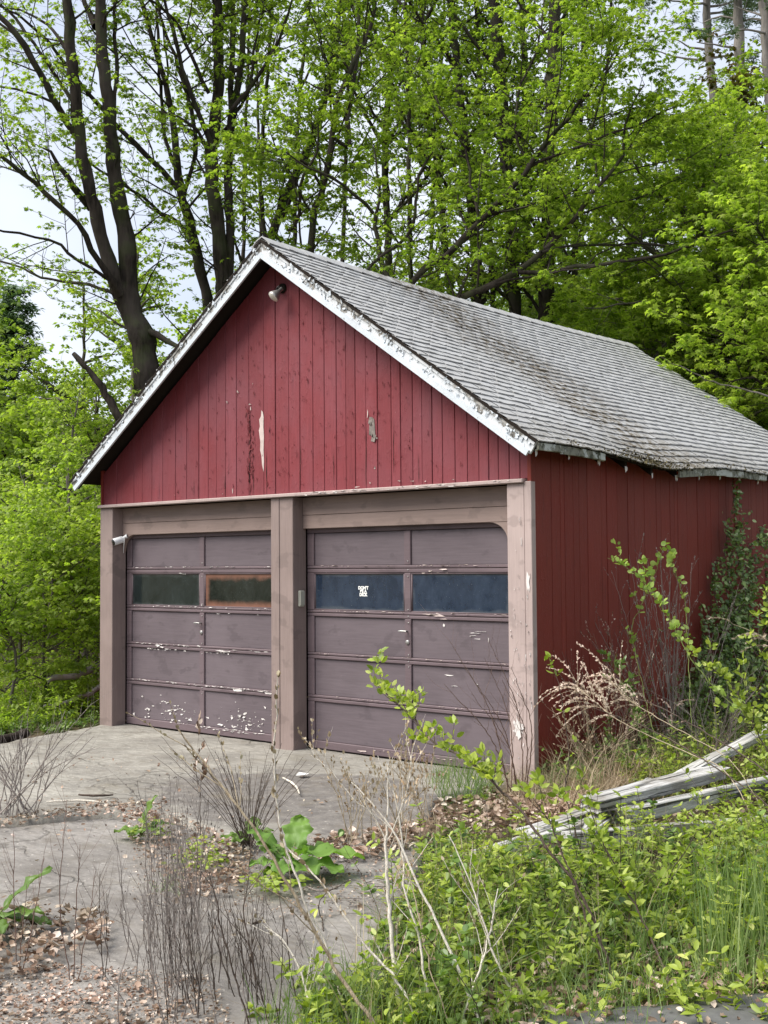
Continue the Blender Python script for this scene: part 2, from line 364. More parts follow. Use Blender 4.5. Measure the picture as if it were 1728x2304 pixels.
# ------------------------------------------------------------------ mesh helpers
def link(o, parent=None):
    COL.objects.link(o)
    if parent is not None: o.parent = parent
    return o
def tag(o, label=None, cat=None, group=None, kind=None):
    if label: o['label'] = label
    if cat: o['category'] = cat
    if group: o['group'] = group
    if kind: o['kind'] = kind
    return o
def empty(name, loc=(0, 0, 0)):
    o = bpy.data.objects.new(name, None); o.location = loc; o.empty_display_size = 0.2
    return link(o)
def me_np(name, V, F, mat, smooth=False):
    """V (n,3), F list of arrays (m,k)"""
    me = bpy.data.meshes.new(name)
    V = np.asarray(V, dtype=np.float32)
    if not isinstance(F, list): F = [F]
    F = [np.asarray(f, dtype=np.int32) for f in F if len(f)]
    nl = sum(f.size for f in F); npoly = sum(len(f) for f in F)
    me.vertices.add(len(V)); me.vertices.foreach_set('co', V.ravel())
    me.loops.add(nl); me.loops.foreach_set('vertex_index', np.concatenate([f.ravel() for f in F]))
    me.polygons.add(npoly)
    tot = np.concatenate([np.full(len(f), f.shape[1], np.int32) for f in F])
    st = np.concatenate([[0], np.cumsum(tot)[:-1]]).astype(np.int32)
    me.polygons.foreach_set('loop_start', st); me.polygons.foreach_set('loop_total', tot)
    if smooth: me.polygons.foreach_set('use_smooth', np.ones(npoly, bool))
    me.update(calc_edges=True)
    me.materials.append(mat)
    return me
def ob(name, me, parent=None, loc=None):
    o = bpy.data.objects.new(name, me)
    if loc is not None: o.location = loc
    return link(o, parent)
class Geo:
    def __init__(s): s.V = []; s.F = {}; s.n = 0
    def add(s, V, F):
        V = np.asarray(V, float).reshape(-1, 3)
        for f in (F if isinstance(F, list) else [F]):
            f = np.asarray(f, int)
            if f.size: s.F.setdefault(f.shape[1], []).append(f + s.n)
        s.V.append(V); s.n += len(V)
    def mesh(s, name, mat, smooth=False, org=None):
        V = np.concatenate(s.V)
        if org is not None: V = V - np.asarray(org)
        return me_np(name, V, [np.concatenate(x) for x in s.F.values()], mat, smooth)
    def obj(s, name, mat, parent=None, smooth=False, org=None):
        return ob(name, s.mesh(name, mat, smooth, org), parent, None if org is None else tuple(org))
BOXF = np.array([[0, 3, 2, 1], [4, 5, 6, 7], [0, 1, 5, 4], [1, 2, 6, 5], [2, 3, 7, 6], [3, 0, 4, 7]])
def box(x0, x1, y0, y1, z0, z1):
    return np.array([[x0, y0, z0], [x1, y0, z0], [x1, y1, z0], [x0, y1, z0], [x0, y0, z1], [x1, y0, z1], [x1, y1, z1], [x0, y1, z1]], float), BOXF
def cbox(x0, x1, y0, y1, z0, z1, c=0.004):
    """box with all its edges chamfered"""
    import itertools
    c = min(c, (x1 - x0) * .3, (y1 - y0) * .3, (z1 - z0) * .3)
    me = bpy.data.meshes.new('t')
    import bmesh
    bm = bmesh.new()
    bmesh.ops.create_cube(bm, size=1.0)
    for v_ in bm.verts:
        v_.co = Vector(((x0 + x1) / 2 + v_.co.x * (x1 - x0), (y0 + y1) / 2 + v_.co.y * (y1 - y0), (z0 + z1) / 2 + v_.co.z * (z1 - z0)))
    bmesh.ops.bevel(bm, geom=bm.edges[:], offset=c, segments=1, affect='EDGES')
    bm.verts.ensure_lookup_table(); bm.verts.index_update()
    V = [tuple(v_.co) for v_ in bm.verts]; F = [[v_.index for v_ in f.verts] for f in bm.faces]
    bm.free(); bpy.data.meshes.remove(me)
    return V, F
def cb(name, dims, mat, parent=None, c=0.004):
    V, F = cbox(*dims, c)
    ctr = np.array([(dims[0] + dims[1]) / 2, (dims[2] + dims[3]) / 2, (dims[4] + dims[5]) / 2])
    me = bpy.data.meshes.new(name)
    me.from_pydata([tuple(np.array(v_) - ctr) for v_ in V], [], F); me.materials.append(mat)
    return ob(name, me, parent, tuple(ctr))

def nrm(a): return a / (np.linalg.norm(a, axis=-1, keepdims=True) + 1e-9)
def tubes(P, R, sides=5):
    """P (m,n,3) paths, R (m,n) radii -> verts, faces"""
    P = np.asarray(P, float); R = np.asarray(R, float)
    m_, n_, _ = P.shape
    T = np.empty_like(P)
    T[:, 1:-1] = P[:, 2:] - P[:, :-2]; T[:, 0] = P[:, 1] - P[:, 0]; T[:, -1] = P[:, -1] - P[:, -2]
    T = nrm(T)
    ref = np.where(np.abs(T[:, :1, 2:3]) > 0.8, np.array([1., 0, 0]), np.array([0, 0, 1.]))
    ref = np.broadcast_to(ref, T.shape)
    A = nrm(np.cross(T, ref)); B = np.cross(T, A)
    a = np.arange(sides) * 2 * PI / sides
    V = P[:, :, None] + R[:, :, None, None] * (A[:, :, None] * np.cos(a)[:, None] + B[:, :, None] * np.sin(a)[:, None])
    V = V.reshape(-1, 3)
    i = np.arange(m_)[:, None, None] * (n_ * sides); j = np.arange(n_ - 1)[None, :, None] * sides; s_ = np.arange(sides)[None, None]
    s2 = (s_ + 1) % sides
    F = np.stack([i + j + s_, i + j + s2, i + j + sides + s2, i + j + sides + s_], -1).reshape(-1, 4)
    return V, F
def smooth_path(pts, step=0.25, jit=0.0, r=None):
    pts = np.asarray(pts, float)
    if r is None: r = np.zeros(len(pts))
    if len(r) != len(pts): r = np.interp(np.linspace(0, 1, len(pts)), np.linspace(0, 1, len(r)), r)
    d = np.concatenate([[0], np.cumsum(np.linalg.norm(np.diff(pts, axis=0), axis=1))])
    n = max(3, int(d[-1] / step) + 1)
    t = np.linspace(0, d[-1], n)
    ext = np.vstack([2 * pts[0] - pts[1], pts, 2 * pts[-1] - pts[-2]])
    de = np.concatenate([[-(d[1])], d, [2 * d[-1] - d[-2]]])
    k_ = np.clip(np.searchsorted(d, t, side='right') - 1, 0, len(pts) - 2)
    u = ((t - d[k_]) / (d[k_ + 1] - d[k_] + 1e-9))[:, None]
    p0, p1, p2, p3 = ext[k_], ext[k_ + 1], ext[k_ + 2], ext[k_ + 3]
    P = 0.5 * ((2 * p1) + (-p0 + p2) * u + (2 * p0 - 5 * p1 + 4 * p2 - p3) * u ** 2 + (-p0 + 3 * p1 - 3 * p2 + p3) * u ** 3)
    if jit: P[1:-1] += rng.normal(0, jit, (n - 2, 3))
    return P, np.interp(t, d, r)
def walk(start, d, length, n, jit=0.15, up=0.0):
    start = np.asarray(start, float); d = nrm(np.asarray(d, float)); L = np.asarray(length, float)[:, None] / (n - 1)
    pts = [start]
    for i in range(n - 1):
        d = nrm(d + rng.normal(0, jit, d.shape) + np.array([0, 0, up]))
        pts.append(pts[-1] + d * L)
    return np.stack(pts, 1)

# leaf templates: x along the leaf, y across, z up
KITE = (np.array([[0, 0, 0], [.42, .40, -.05], [.5, 0, .07], [1, 0, -.22], [.42, -.40, -.05]]), np.array([[0, 2, 1], [1, 2, 3], [0, 4, 2], [4, 3, 2]]))
MAPLE = (np.array([[.38, 0, .06], [0, 0, 0], [.12, .42, -.10], [.36, .22, 0], [.62, .50, -.14], [.62, .17, 0], [1.05, 0, -.22], [.62, -.17, 0], [.62, -.50, -.14], [.36, -.22, 0], [.12, -.42, -.10]]),
         np.array([[0, a, b] for a, b in zip([2, 3, 4, 5, 6, 7, 8, 9, 10, 1], [1, 2, 3, 4, 5, 6, 7, 8, 9, 10])]))
ELL = (np.array([[0, 0, 0], [.28, .20, .04], [.30, 0, -.02], [.28, -.20, .04], [.68, .19, .01], [.68, 0, -.04], [.68, -.19, .01], [1, 0, -.10]]),
       np.array([[0, 2, 1], [0, 3, 2], [1, 2, 5], [1, 5, 4], [2, 3, 6], [2, 6, 5], [4, 5, 7], [5, 6, 7]]))
ROUND = (np.array([[0, 0, 0], [.2, .36, .05], [.5, 0, -.03], [.6, .44, .04], [.2, -.36, .05], [.6, -.44, .04], [1, 0, -.06], [.9, .25, 0], [.9, -.25, 0]]),
         np.array([[0, 2, 1], [1, 2, 3], [3, 2, 7], [7, 2, 6], [0, 4, 2], [4, 5, 2], [5, 8, 2], [8, 6, 2]]))
DEAD = (np.array([[0, 0, 0.02], [.3, .35, .16], [.5, 0, 0], [1, .05, .18], [.4, -.38, .10], [.8, .30, .02]]), np.array([[0, 2, 1], [1, 2, 5], [5, 2, 3], [0, 4, 2], [4, 3, 2]]))
NEEDLE = (np.array([[0, .0, 0], [.5, .10, .02], [1, 0, -.12], [.5, -.10, .02]]), np.array([[0, 3, 1], [1, 3, 2]]))
def leaves(pos, d, up, size, tmpl, width=1.0):
    T, F = tmpl
    x = nrm(d); y = nrm(np.cross(up, x)); z = np.cross(x, y)
    L = T[None] * np.ones((len(pos), 1, 1)); L[..., 1] *= width
    V = pos[:, None] + np.asarray(size)[:, None, None] * (L[..., 0:1] * x[:, None] + L[..., 1:2] * y[:, None] + L[..., 2:3] * z[:, None])
    FF = (F[None] + (np.arange(len(pos)) * len(T))[:, None, None]).reshape(-1, 3)
    return V.reshape(-1, 3), FF
def clusters(nodes, k_, size, tmpl, spread=0.06, droop=0.55, width=1.0, sv=0.3):
    n = len(nodes) * k_
    c = np.repeat(nodes, k_, 0)
    az = rng.uniform(0, 2 * PI, n)
    dz = rng.uniform(-droop * 1.5, 0.15, n)
    d = np.stack([np.cos(az), np.sin(az), dz], 1)
    p = c + nrm(d) * rng.uniform(0.15, 1.0, n)[:, None] * spread
    up = nrm(np.array([0, 0, 1.0]) + rng.normal(0, 0.45, (n, 3)))
    return leaves(p, d, up, size * rng.uniform(1 - sv, 1 + sv, n), tmpl, width)
def grass_geo(base, h, lean, wd, seg=3):
    """base (n,3), h (n,), lean (n,2), wd (n,) -> tapering bent blades"""
    n = len(base); ts = np.linspace(0, 1, seg + 1)
    az = rng.uniform(0, 2 * PI, n); side = np.stack([np.cos(az), np.sin(az), 0 * az], 1)
    rows = []
    for t in ts[:-1]:
        c_ = base + np.stack([lean[:, 0] * t ** 2 * h, lean[:, 1] * t ** 2 * h, h * (t - 0.25 * t ** 2 * np.hypot(lean[:, 0], lean[:, 1]))], 1)
        ww = (wd * (1 - 0.65 * t))[:, None] * side
        rows += [c_ - ww, c_ + ww]
    rows.append(base + np.stack([lean[:, 0] * h, lean[:, 1] * h, h * (1 - 0.25 * np.hypot(lean[:, 0], lean[:, 1]))], 1))
    V = np.stack(rows, 1); kk = V.shape[1]
    o = (np.arange(n) * kk)[:, None]
    F4 = np.concatenate([o + np.array([2 * i, 2 * i + 1, 2 * i + 3, 2 * i + 2]) for i in range(seg - 1)])
    F3 = o + np.array([2 * seg - 2, 2 * seg - 1, 2 * seg])
    return V.reshape(-1, 3), [F4, F3]
def in_poly(P, poly):
    x, y = P[:, 0], P[:, 1]; c_ = np.zeros(len(P), bool); n = len(poly)
    for i in range(n):
        x1, y1 = poly[i]; x2, y2 = poly[(i + 1) % n]
        c_ ^= ((y1 > y) != (y2 > y)) & (x < (x2 - x1) * (y - y1) / (y2 - y1 + 1e-12) + x1)
    return c_
def scatter(poly, n):
    """n points on the ground inside a patch outlined by picture positions (spread evenly over the ground)"""
    W_ = np.array([GP(*q)[:2] for q in poly])
    lo, hi = W_.min(0), W_.max(0); out_ = []
    tot = 0
    while tot < n:
        q = rng.uniform(lo, hi, (n * 3, 2)); q = q[in_poly(q, W_)]; out_.append(q); tot += len(q)
    q = np.concatenate(out_)[:n]
    return q

# ------------------------------------------------------------------ ground
def tz(x, y):
    x = np.asarray(x, float); y = np.asarray(y, float)
    z = -0.10 + 0.03 * np.sin(x * 0.9 + 1) * np.cos(y * 0.7) + 0.015 * np.sin(x * 3.1) * np.sin(y * 2.7)
    z = z + 0.10 * np.exp(-(((x - 6.6) / 0.7) ** 2 + ((y - 0.6) / 1.6) ** 2))
    z = z + 0.05 * np.exp(-(((x - 8.3) / 1.1) ** 2 + ((y + 2.2) / 1.6) ** 2))
    d = np.hypot(x - 3, y - 3)
    z = z + np.clip((d - 12) / 60, 0, 1.5) ** 1.5 * 3.0 + np.where(d > 12, 0.25 * np.sin(x * 0.21) * np.cos(y * 0.17), 0)
    return z
n_ = 150
s_ = np.linspace(-1, 1, n_); s_ = np.sinh(s_ * 4.5) / np.sinh(4.5) * 300
X, Y = np.meshgrid(s_ + 5, s_ - 1)
Z = tz(X, Y)
idx = np.arange(n_ * n_).reshape(n_, n_)
Fq = np.stack([idx[:-1, :-1], idx[:-1, 1:], idx[1:, 1:], idx[1:, :-1]], -1).reshape(-1, 4)
g = ob('ground', me_np('ground', np.stack([X, Y, Z], -1).reshape(-1, 3), Fq, MAT['soil'], True)); g['kind'] = 'structure'

def resample(c, n):
    c = np.asarray(c, float); P, _ = smooth_path(np.c_[c, np.zeros(len(c))], 0.05)
    t = np.linspace(0, len(P) - 1, n); i = np.floor(t).astype(int); i2 = np.minimum(i + 1, len(P) - 1)
    return P[i, :2] + (P[i2, :2] - P[i, :2]) * (t - i)[:, None]
def slab(name, back, front, left, right, mat, zf, thick=0.14, nu=90, nv=70):
    B, Fr, L, R_ = resample(back, nu), resample(front, nu), resample(left, nv), resample(right, nv)
    u = np.linspace(0, 1, nu)[None, :, None]; v_ = np.linspace(0, 1, nv)[:, None, None]
    P = (1 - v_) * B[None] + v_ * Fr[None] + (1 - u) * L[:, None] + u * R_[:, None] - ((1 - u) * (1 - v_) * B[0] + u * (1 - v_) * B[-1] + (1 - u) * v_ * Fr[0] + u * v_ * Fr[-1])
    # ragged outline
    e = np.minimum(np.minimum(u, 1 - u), np.minimum(v_, 1 - v_))
    P = P + np.where(e < 0.001, rng.normal(0, 0.012, P.shape), 0)
    P = P.reshape(-1, 2)
    z = np.array([zf(x, y) + 0.010 * mnoise.noise((x * 1.1, y * 1.1, 3.0)) + 0.005 * mnoise.noise((x * 5, y * 5, 1.0)) for x, y in P])
    V = np.c_[P, z]
    id_ = np.arange(nu * nv).reshape(nv, nu)
    F = np.stack([id_[:-1, :-1], id_[1:, :-1], id_[1:, 1:], id_[:-1, 1:]], -1).reshape(-1, 4)
    rim = np.concatenate([id_[0], id_[1:, -1], id_[-1, -2::-1], id_[-2:0:-1, 0]])
    low = V[rim].copy(); low[:, 2] -= thick
    k0 = len(V); m_ = len(rim); a = np.arange(m_); b = (a + 1) % m_
    S = np.stack([rim[a], rim[b], k0 + b, k0 + a], -1)
    o = ob(name, me_np(name, np.vstack([V, low]), [F, S], mat, False)); o['kind'] = 'structure'
    return o
FRONT_A = [(1.9, -5.2), (3.15, -4.6), (3.6, -3.55), (3.95, -2.85), (4.5, -2.6), (5.2, -2.75), (5.9, -2.55), (6.35, -2.1)]
slab('concrete_pad', [(-0.12, 0.24), (5.75, 0.24)], FRONT_A, [(-0.12, 0.24), (0.06, -0.07), (0.42, -1.52), (1.05, -3.3), (1.9, -5.2)],
     [(5.75, 0.24), (5.55, -0.9), (6.35, -2.1)], MAT['pad'], lambda x, y: -0.012 + 0.0 * x)
slab('lower_concrete_pad', [(2.0, -5.3), (3.22, -4.72), (3.66, -3.66), (4.0, -2.95), (4.5, -2.70), (5.2, -2.84), (5.9, -2.64), (6.4, -2.16)],
     [(3.0, -8.5), (5.2, -7.8), (7.4, -6.4), (8.4, -5.1)], [(2.0, -5.3), (3.0, -8.5)], [(6.4, -2.16), (7.05, -3.2), (8.4, -5.1)],
     MAT['pad_grey'], lambda x, y: -0.035)
c0 = GP(1728, 2262)
slab('dark_slab', [(8.5, -4.25), (9.5, -2.9)], [(9.7, -5.1), (10.8, -3.7)], [(8.5, -4.25), (9.7, -5.1)], [(9.5, -2.9), (10.8, -3.7)], MAT['stone'], lambda x, y: 0.03, 0.14, 16, 16)

# ------------------------------------------------------------------ the garage
W, D, ZT, HD = 5.8, 7.17, 2.434, 0.196
ZE, ZR, OS, OF = 2.742, 4.943, 0.224, 0.227
XM = W / 2
SLOPE = (ZR - ZE) / (XM + OS)
ANG = math.atan(SLOPE)
gar = empty('garage', (XM, 0, 0))
tag(gar, 'small red board garage with grey shingle gable roof and two brown overhead doors', 'garage')
gar.location = (0, 0, 0)
def G(name, dims, mat, parent=gar, c=0.004): return cb(name, dims, mat, parent, c)

# sheathing behind the boards: closes the building
gq = Geo()
zs = ZE - 0.05
V = np.array([[0.03, 0.06, 0.0], [W - 0.03, 0.06, 0], [W - 0.03, D - 0.03, 0], [0.03, D - 0.03, 0],
              [0.03, 0.06, zs], [W - 0.03, 0.06, zs], [W - 0.03, D - 0.03, zs], [0.03, D - 0.03, zs],
              [XM, 0.06, ZR - 0.16], [XM, D - 0.03, ZR - 0.16]], float)
# front is open below the ledge (doors); inner lining walls only
gq.add(V, [np.array([[1, 2, 6, 5], [2, 3, 7, 6], [3, 0, 4, 7], [4, 8, 9, 7], [5, 6, 9, 8]]), np.array([[6, 7, 9]])])
gq.add(np.array([[0.03, 0.06, ZT], [W - 0.03, 0.06, ZT], [W - 0.03, 0.06, zs], [XM, 0.06, ZR - 0.16], [0.03, 0.06, zs]]), np.array([[0, 1, 2, 3, 4]]))
gq.obj('sheathing', MAT['dark_wood'], gar)
G('floor', (0.05, W - 0.05, 0.26, D - 0.05, -0.03, 0.0), MAT['dark_wood'])

# gable boards
edges_px = [226, 262, 301, 320, 342, 366, 395, 420, 447, 468, 487, 508, 532, 560, 594, 620, 650, 675, 704, 730, 757, 779, 800, 824, 850, 881, 902, 929, 950, 973, 996, 1024, 1052, 1078, 1100, 1122, 1146, 1170, 1190]
ex = [ONP(e, 1100, 1, 0.02)[0] for e in edges_px]
ex[0] = 0.0; ex[-1] = W
def roofz(x, off=0.0): return ZR - abs(x - XM) * SLOPE - off
shade = 0
for a, b in zip(ex[:-1], ex[1:]):
    gap = random.uniform(0.0012, 0.0028); x0, x1 = a + gap, b - gap
    y0 = 0.02 + random.uniform(-0.003, 0.003); y1 = 0.05
    zb = ZT + 0.036 + random.uniform(0, 0.004)
    c = 0.004
    xs = [x0, x0 + c, x1 - c, x1]
    front = [(x0, y0 + c), (x0 + c, y0), (x1 - c, y0), (x1, y0 + c), (x1, y1), (x0, y1)]
    extra = []
    if x0 < XM < x1:
        front = [(x0, y0 + c), (x0 + c, y0), (XM, y0), (x1 - c, y0), (x1, y0 + c), (x1, y1), (x0, y1)]
    n = len(front)
    bow = random.uniform(-0.002, 0.002)
    V = [(x, y, zb) for x, y in front] + [(x + bow, y, roofz(x, 0.10)) for x, y in front]
    F4 = [[i, (i + 1) % n, n + (i + 1) % n, n + i] for i in range(n)]
    me = bpy.data.meshes.new('gable_board')
    cx_ = (x0 + x1) / 2
    me.from_pydata([(p[0] - cx_, p[1], p[2] - zb) for p in V], [], F4 + [list(range(n))[::-1], list(range(n, 2 * n))])
    me.materials.append(MAT['red_gable'])
    o = ob('gable_board', me, gar, (cx_, 0, zb))

# side wall boards (facing the thicket)
y = 0.0; first = True
while y < D:
    wd = random.choice([0.07, 0.13, 0.14, 0.19, 0.20, 0.24, 0.10])
    if first: wd = 0.075; first = False
    y1 = min(D, y + wd)
    pr = random.uniform(0, 0.004) + (0.006 if wd == 0.075 else 0)
    gap = random.uniform(0.001, 0.0035)
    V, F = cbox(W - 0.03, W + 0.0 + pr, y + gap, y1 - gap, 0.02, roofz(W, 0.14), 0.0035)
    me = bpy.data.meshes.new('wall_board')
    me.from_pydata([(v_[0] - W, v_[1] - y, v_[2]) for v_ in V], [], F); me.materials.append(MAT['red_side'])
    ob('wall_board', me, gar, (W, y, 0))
    y = y1
# left and back walls: wide boards
y = 0.0
while y < D - 0.01:
    y1 = min(D, y + 0.4)
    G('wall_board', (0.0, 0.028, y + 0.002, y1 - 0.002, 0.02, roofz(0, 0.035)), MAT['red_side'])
    y = y1
x = 0.03
while x < W - 0.04:
    x1 = min(W - 0.03, x + 0.41)
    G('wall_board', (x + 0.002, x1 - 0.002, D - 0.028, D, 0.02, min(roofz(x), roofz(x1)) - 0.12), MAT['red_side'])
    x = x1

# ledge under the gable, posts, headers
XLI, XPL, XPR, XRI = 0.227, 2.767, 3.070, 5.567
L1 = G('ledge', (-0.012, W - 0.055, -0.035, 0.055, ZT, ZT + 0.034), MAT['taupe_worn'], c=0.006)
G('post', (0.0, XLI, 0.0, 0.188, -0.02, ZT - 0.002), MAT['taupe'], c=0.005)
G('post', (XPL, 2.884, 0.0, 0.188, -0.02, ZT - 0.002), MAT['taupe'], c=0.005)
G('post', (2.888, XPR, 0.0015, 0.188, -0.02, ZT - 0.002), MAT['taupe'], c=0.005)
G('post', (XRI, 5.738, 0.0, 0.188, -0.02, ZT - 0.002), MAT['taupe_worn'], c=0.005)
G('corner_board', (5.741, W + 0.010, -0.004, 0.06, -0.02, ZT + 0.012), MAT['taupe_worn'], c=0.004)
for a, b in ((XLI, XPL), (XPR, XRI)):
    G('header', (a + 0.002, b - 0.002, 0.138, 0.185, 2.257, ZT - 0.003), MAT['taupe_h'])
    G('header', (a + 0.002, b - 0.002, 0.136, 0.185, 2.125, 2.254), MAT['taupe_h'])
# rounded corner brackets under the header ends
def bracket(xo, sgn, wd):
    n = 10; r_ = 0.185
    pts = [(0, 0), (wd, 0)] + [(wd - r_ * math.sin(t), -r_ * (1 - math.cos(t))) for t in np.linspace(0, PI / 2, n)][1:] + [(0, -r_)]
    P = [(xo + sgn * a, b) for a, b in pts]
    V = [(x_, 0.137, 2.1235 + z_) for x_, z_ in P] + [(x_, 0.184, 2.1235 + z_) for x_, z_ in P]
    k_ = len(P); order = list(range(k_))
    F = [order if sgn < 0 else order[::-1], [i + k_ for i in (order[::-1] if sgn < 0 else order)]] + [[i, i + k_, (i + 1) % k_ + k_, (i + 1) % k_] for i in range(k_)]
    me = bpy.data.meshes.new('bracket'); me.from_pydata(V, [], F); me.materials.append(MAT['taupe_h'])
    ob('bracket', me, gar)
bracket(XLI + 0.002, 1, 0.189); bracket(XRI - 0.002, -1, 0.266)

# flakes of paint, curled and irregular
def flakes(items, ydir=-1, plane_y=0.0, jag=0.25):
    g_ = Geo()
    for (x_, z_, wx, hz) in items:
        k_ = random.randint(5, 9)
        a = np.sort(rng.uniform(0, 2 * PI, k_)); rr = rng.uniform(1 - jag * 1.6, 1.0, k_)
        V = np.stack([x_ + np.cos(a) * rr * wx / 2, np.full(k_, plane_y - 0.0022) - rng.uniform(0, 0.009, k_) * (rng.random(k_) < 0.6), z_ + np.sin(a) * rr * hz / 2], 1)
        c_ = np.array([[x_, plane_y - 0.0022, z_]])
        F = np.array([[0, 1 + i, 1 + (i + 1) % k_] for i in range(k_)])
        g_.add(np.vstack([c_, V]), F)
    return g_

def door(x0, x1, cols, panes, label_extra, chips):
    d = cb('garage_door', (x0 + 0.004, x1 - 0.004, HD + 0.030, HD + 0.05, 0.005, 2.16), MAT['door'], gar)
    inv = np.array(d.location)
    def sub(name, dims, mat, c=0.004):
        o = cb(name, dims, mat, d, c); o.location = Vector(o.location) - Vector(inv); return o
    def subg(g_, name, mat):
        o = g_.obj(name, mat, d); o.location = -Vector(inv); return o
    xa, xb, xc, xd = cols
    yf = HD - 0.004
    rows = [(2.15, 2.08), (1.765, 1.695), (1.335, 1.275), (0.925, 0.865), (0.515, 0.452), (0.078, -0.0)]
    for t, b in rows:
        if t - b > 0.05 and 0.1 < b < 2:
            mid = (t + b) / 2 + 0.004
            sub('rail', (x0 + 0.006, x1 - 0.006, yf, HD + 0.03, mid + 0.002, t), MAT['door_rail'], 0.006)
            sub('rail', (x0 + 0.006, x1 - 0.006, yf + 0.001, HD + 0.03, b, mid - 0.002), MAT['door_rail'], 0.006)
        else:
            sub('rail', (x0 + 0.006, x1 - 0.006, yf, HD + 0.03, b + 0.003, t), MAT['door_rail'], 0.006)
    for i in range(5):
        t, b = rows[i][1], rows[i + 1][0]
        for a_, b_ in ((x0 + 0.006, xa), (xb, xc), (xd, x1 - 0.006)):
            sub('stile', (a_, b_, yf + 0.002, HD + 0.03, b + 0.001, t - 0.001), MAT['door_rail'], 0.005)
        for j, (a_, b_) in enumerate(((xa, xb), (xc, xd))):
            if i == 1:
                # bead round the pane, then the pane
                g_ = Geo()
                for dm in ((a_, b_, HD + .004, HD + .02, b + .001, b + .012), (a_, b_, HD + .004, HD + .02, t - .012, t - .001), (a_, a_ + .012, HD + .005, HD + .02, b + .012, t - .012), (b_ - .012, b_, HD + .005, HD + .02, b + .012, t - .012)):
                    g_.add(*box(*dm))
                subg(g_, 'glazing_bead', MAT['door_rail'])
                sub('window_pane', (a_ + 0.010, b_ - 0.010, HD + 0.014, HD + 0.019, b + 0.010, t - 0.010), MAT[panes[j]], 0.0005)
            else:
                o = sub('panel', (a_ + 0.001, b_ - 0.001, HD + 0.016, HD + 0.03, b + 0.002, t - 0.002), MAT['door'], 0.002)
    xm = (xb + xc) / 2
    # T handle and lock
    g_ = Geo(); g_.add(*tubes([[(xm - 0.005, yf, 1.165), (xm - 0.005, yf - 0.045, 1.165)]], [[0.008, 0.008]], 8))
    g_.add(*tubes([[(xm - 0.07, yf - 0.045, 1.165), (xm - 0.03, yf - 0.052, 1.167), (xm + 0.02, yf - 0.045, 1.165)]], [[0.007, 0.010, 0.007]], 8))
    subg(g_, 'handle', MAT['metal'])
    g_ = Geo(); g_.add(*tubes([[(xm, yf + 0.001, 1.065), (xm, yf - 0.008, 1.065), (xm, yf - 0.0082, 1.065)]], [[0.021, 0.021, 0.010]], 14)); g_.add(*tubes([[(xm, yf - 0.006, 1.065), (xm, yf - 0.012, 1.065), (xm, yf - 0.0122, 1.065)]], [[0.010, 0.008, 0.0005]], 10))
    subg(g_, 'lock', MAT['metal'])
    g_ = Geo()
    for z_ in (1.80, 1.72, 1.66, 1.36, 1.30, 1.24, 0.95, 0.89, 0.84, 0.54, 0.48, 0.42):
        g_.add(*tubes([[(xm + .01, yf + 0.001, z_), (xm + .01, yf - 0.003, z_), (xm + .01, yf - 0.0035, z_)]], [[0.006, 0.006, 0.0005]], 6))
    subg(g_, 'bolts', MAT['metal'])
    for g_, nm, mt in chips(yf):
        o = subg(g_, nm, MAT[mt]); o['kind'] = 'stuff'
    return d

def chipsL(yf):
    it = []
    for _ in range(120):
        right = random.random() < 0.5
        x_ = random.gauss(2.15, 0.22) if right else random.gauss(0.95, 0.28)
        x_ = min(2.62, max(0.36, x_)); z_ = min(0.42, max(0.10, random.gauss(0.19, 0.075)))
        if 1.44 < x_ < 1.59: continue
        s__ = random.choice([0.012, 0.018, 0.026, 0.036, 0.05, 0.065]); it.append((x_, z_, s__ * random.uniform(1, 2.2), s__ * random.uniform(0.4, 0.9)))
    a = flakes(it, plane_y=HD + 0.016, jag=0.5)
    it = []
    for z_, n, lo, hi in ((1.768, 14, 0.33, 1.4), (1.765, 9, 1.6, 2.6), (1.697, 5, 1.1, 1.4), (1.338, 26, 0.33, 2.6), (1.277, 4, 1.6, 2.5), (0.924, 26, 0.35, 1.5), (0.866, 14, 0.6, 1.3), (0.868, 10, 1.6, 2.1), (0.905, 10, 1.8, 2.5), (0.516, 22, 0.35, 1.5), (0.512, 40, 1.6, 2.6), (0.085, 26, 0.9, 2.6), (0.07, 18, 1.4, 2.6)):
        for _ in range(n):
            w_ = random.uniform(0.015, 0.09); it.append((random.uniform(lo, hi), z_ - random.uniform(0, 0.014), w_, random.uniform(0.004, 0.013)))
    it += [(2.07, 0.492, 0.2, 0.035), (2.55, 0.49, 0.20, 0.03), (0.86, 0.882, 0.11, 0.022), (1.85, 0.88, 0.26, 0.022), (2.42, 0.50, 0.10, 0.02), (0.79, 0.90, 0.10, 0.03), (1.53, 1.36, 0.016, 0.05)]
    b = flakes(it, plane_y=yf)
    return [(a, 'paint_flakes', 'flake'), (b, 'paint_flakes', 'flake')]
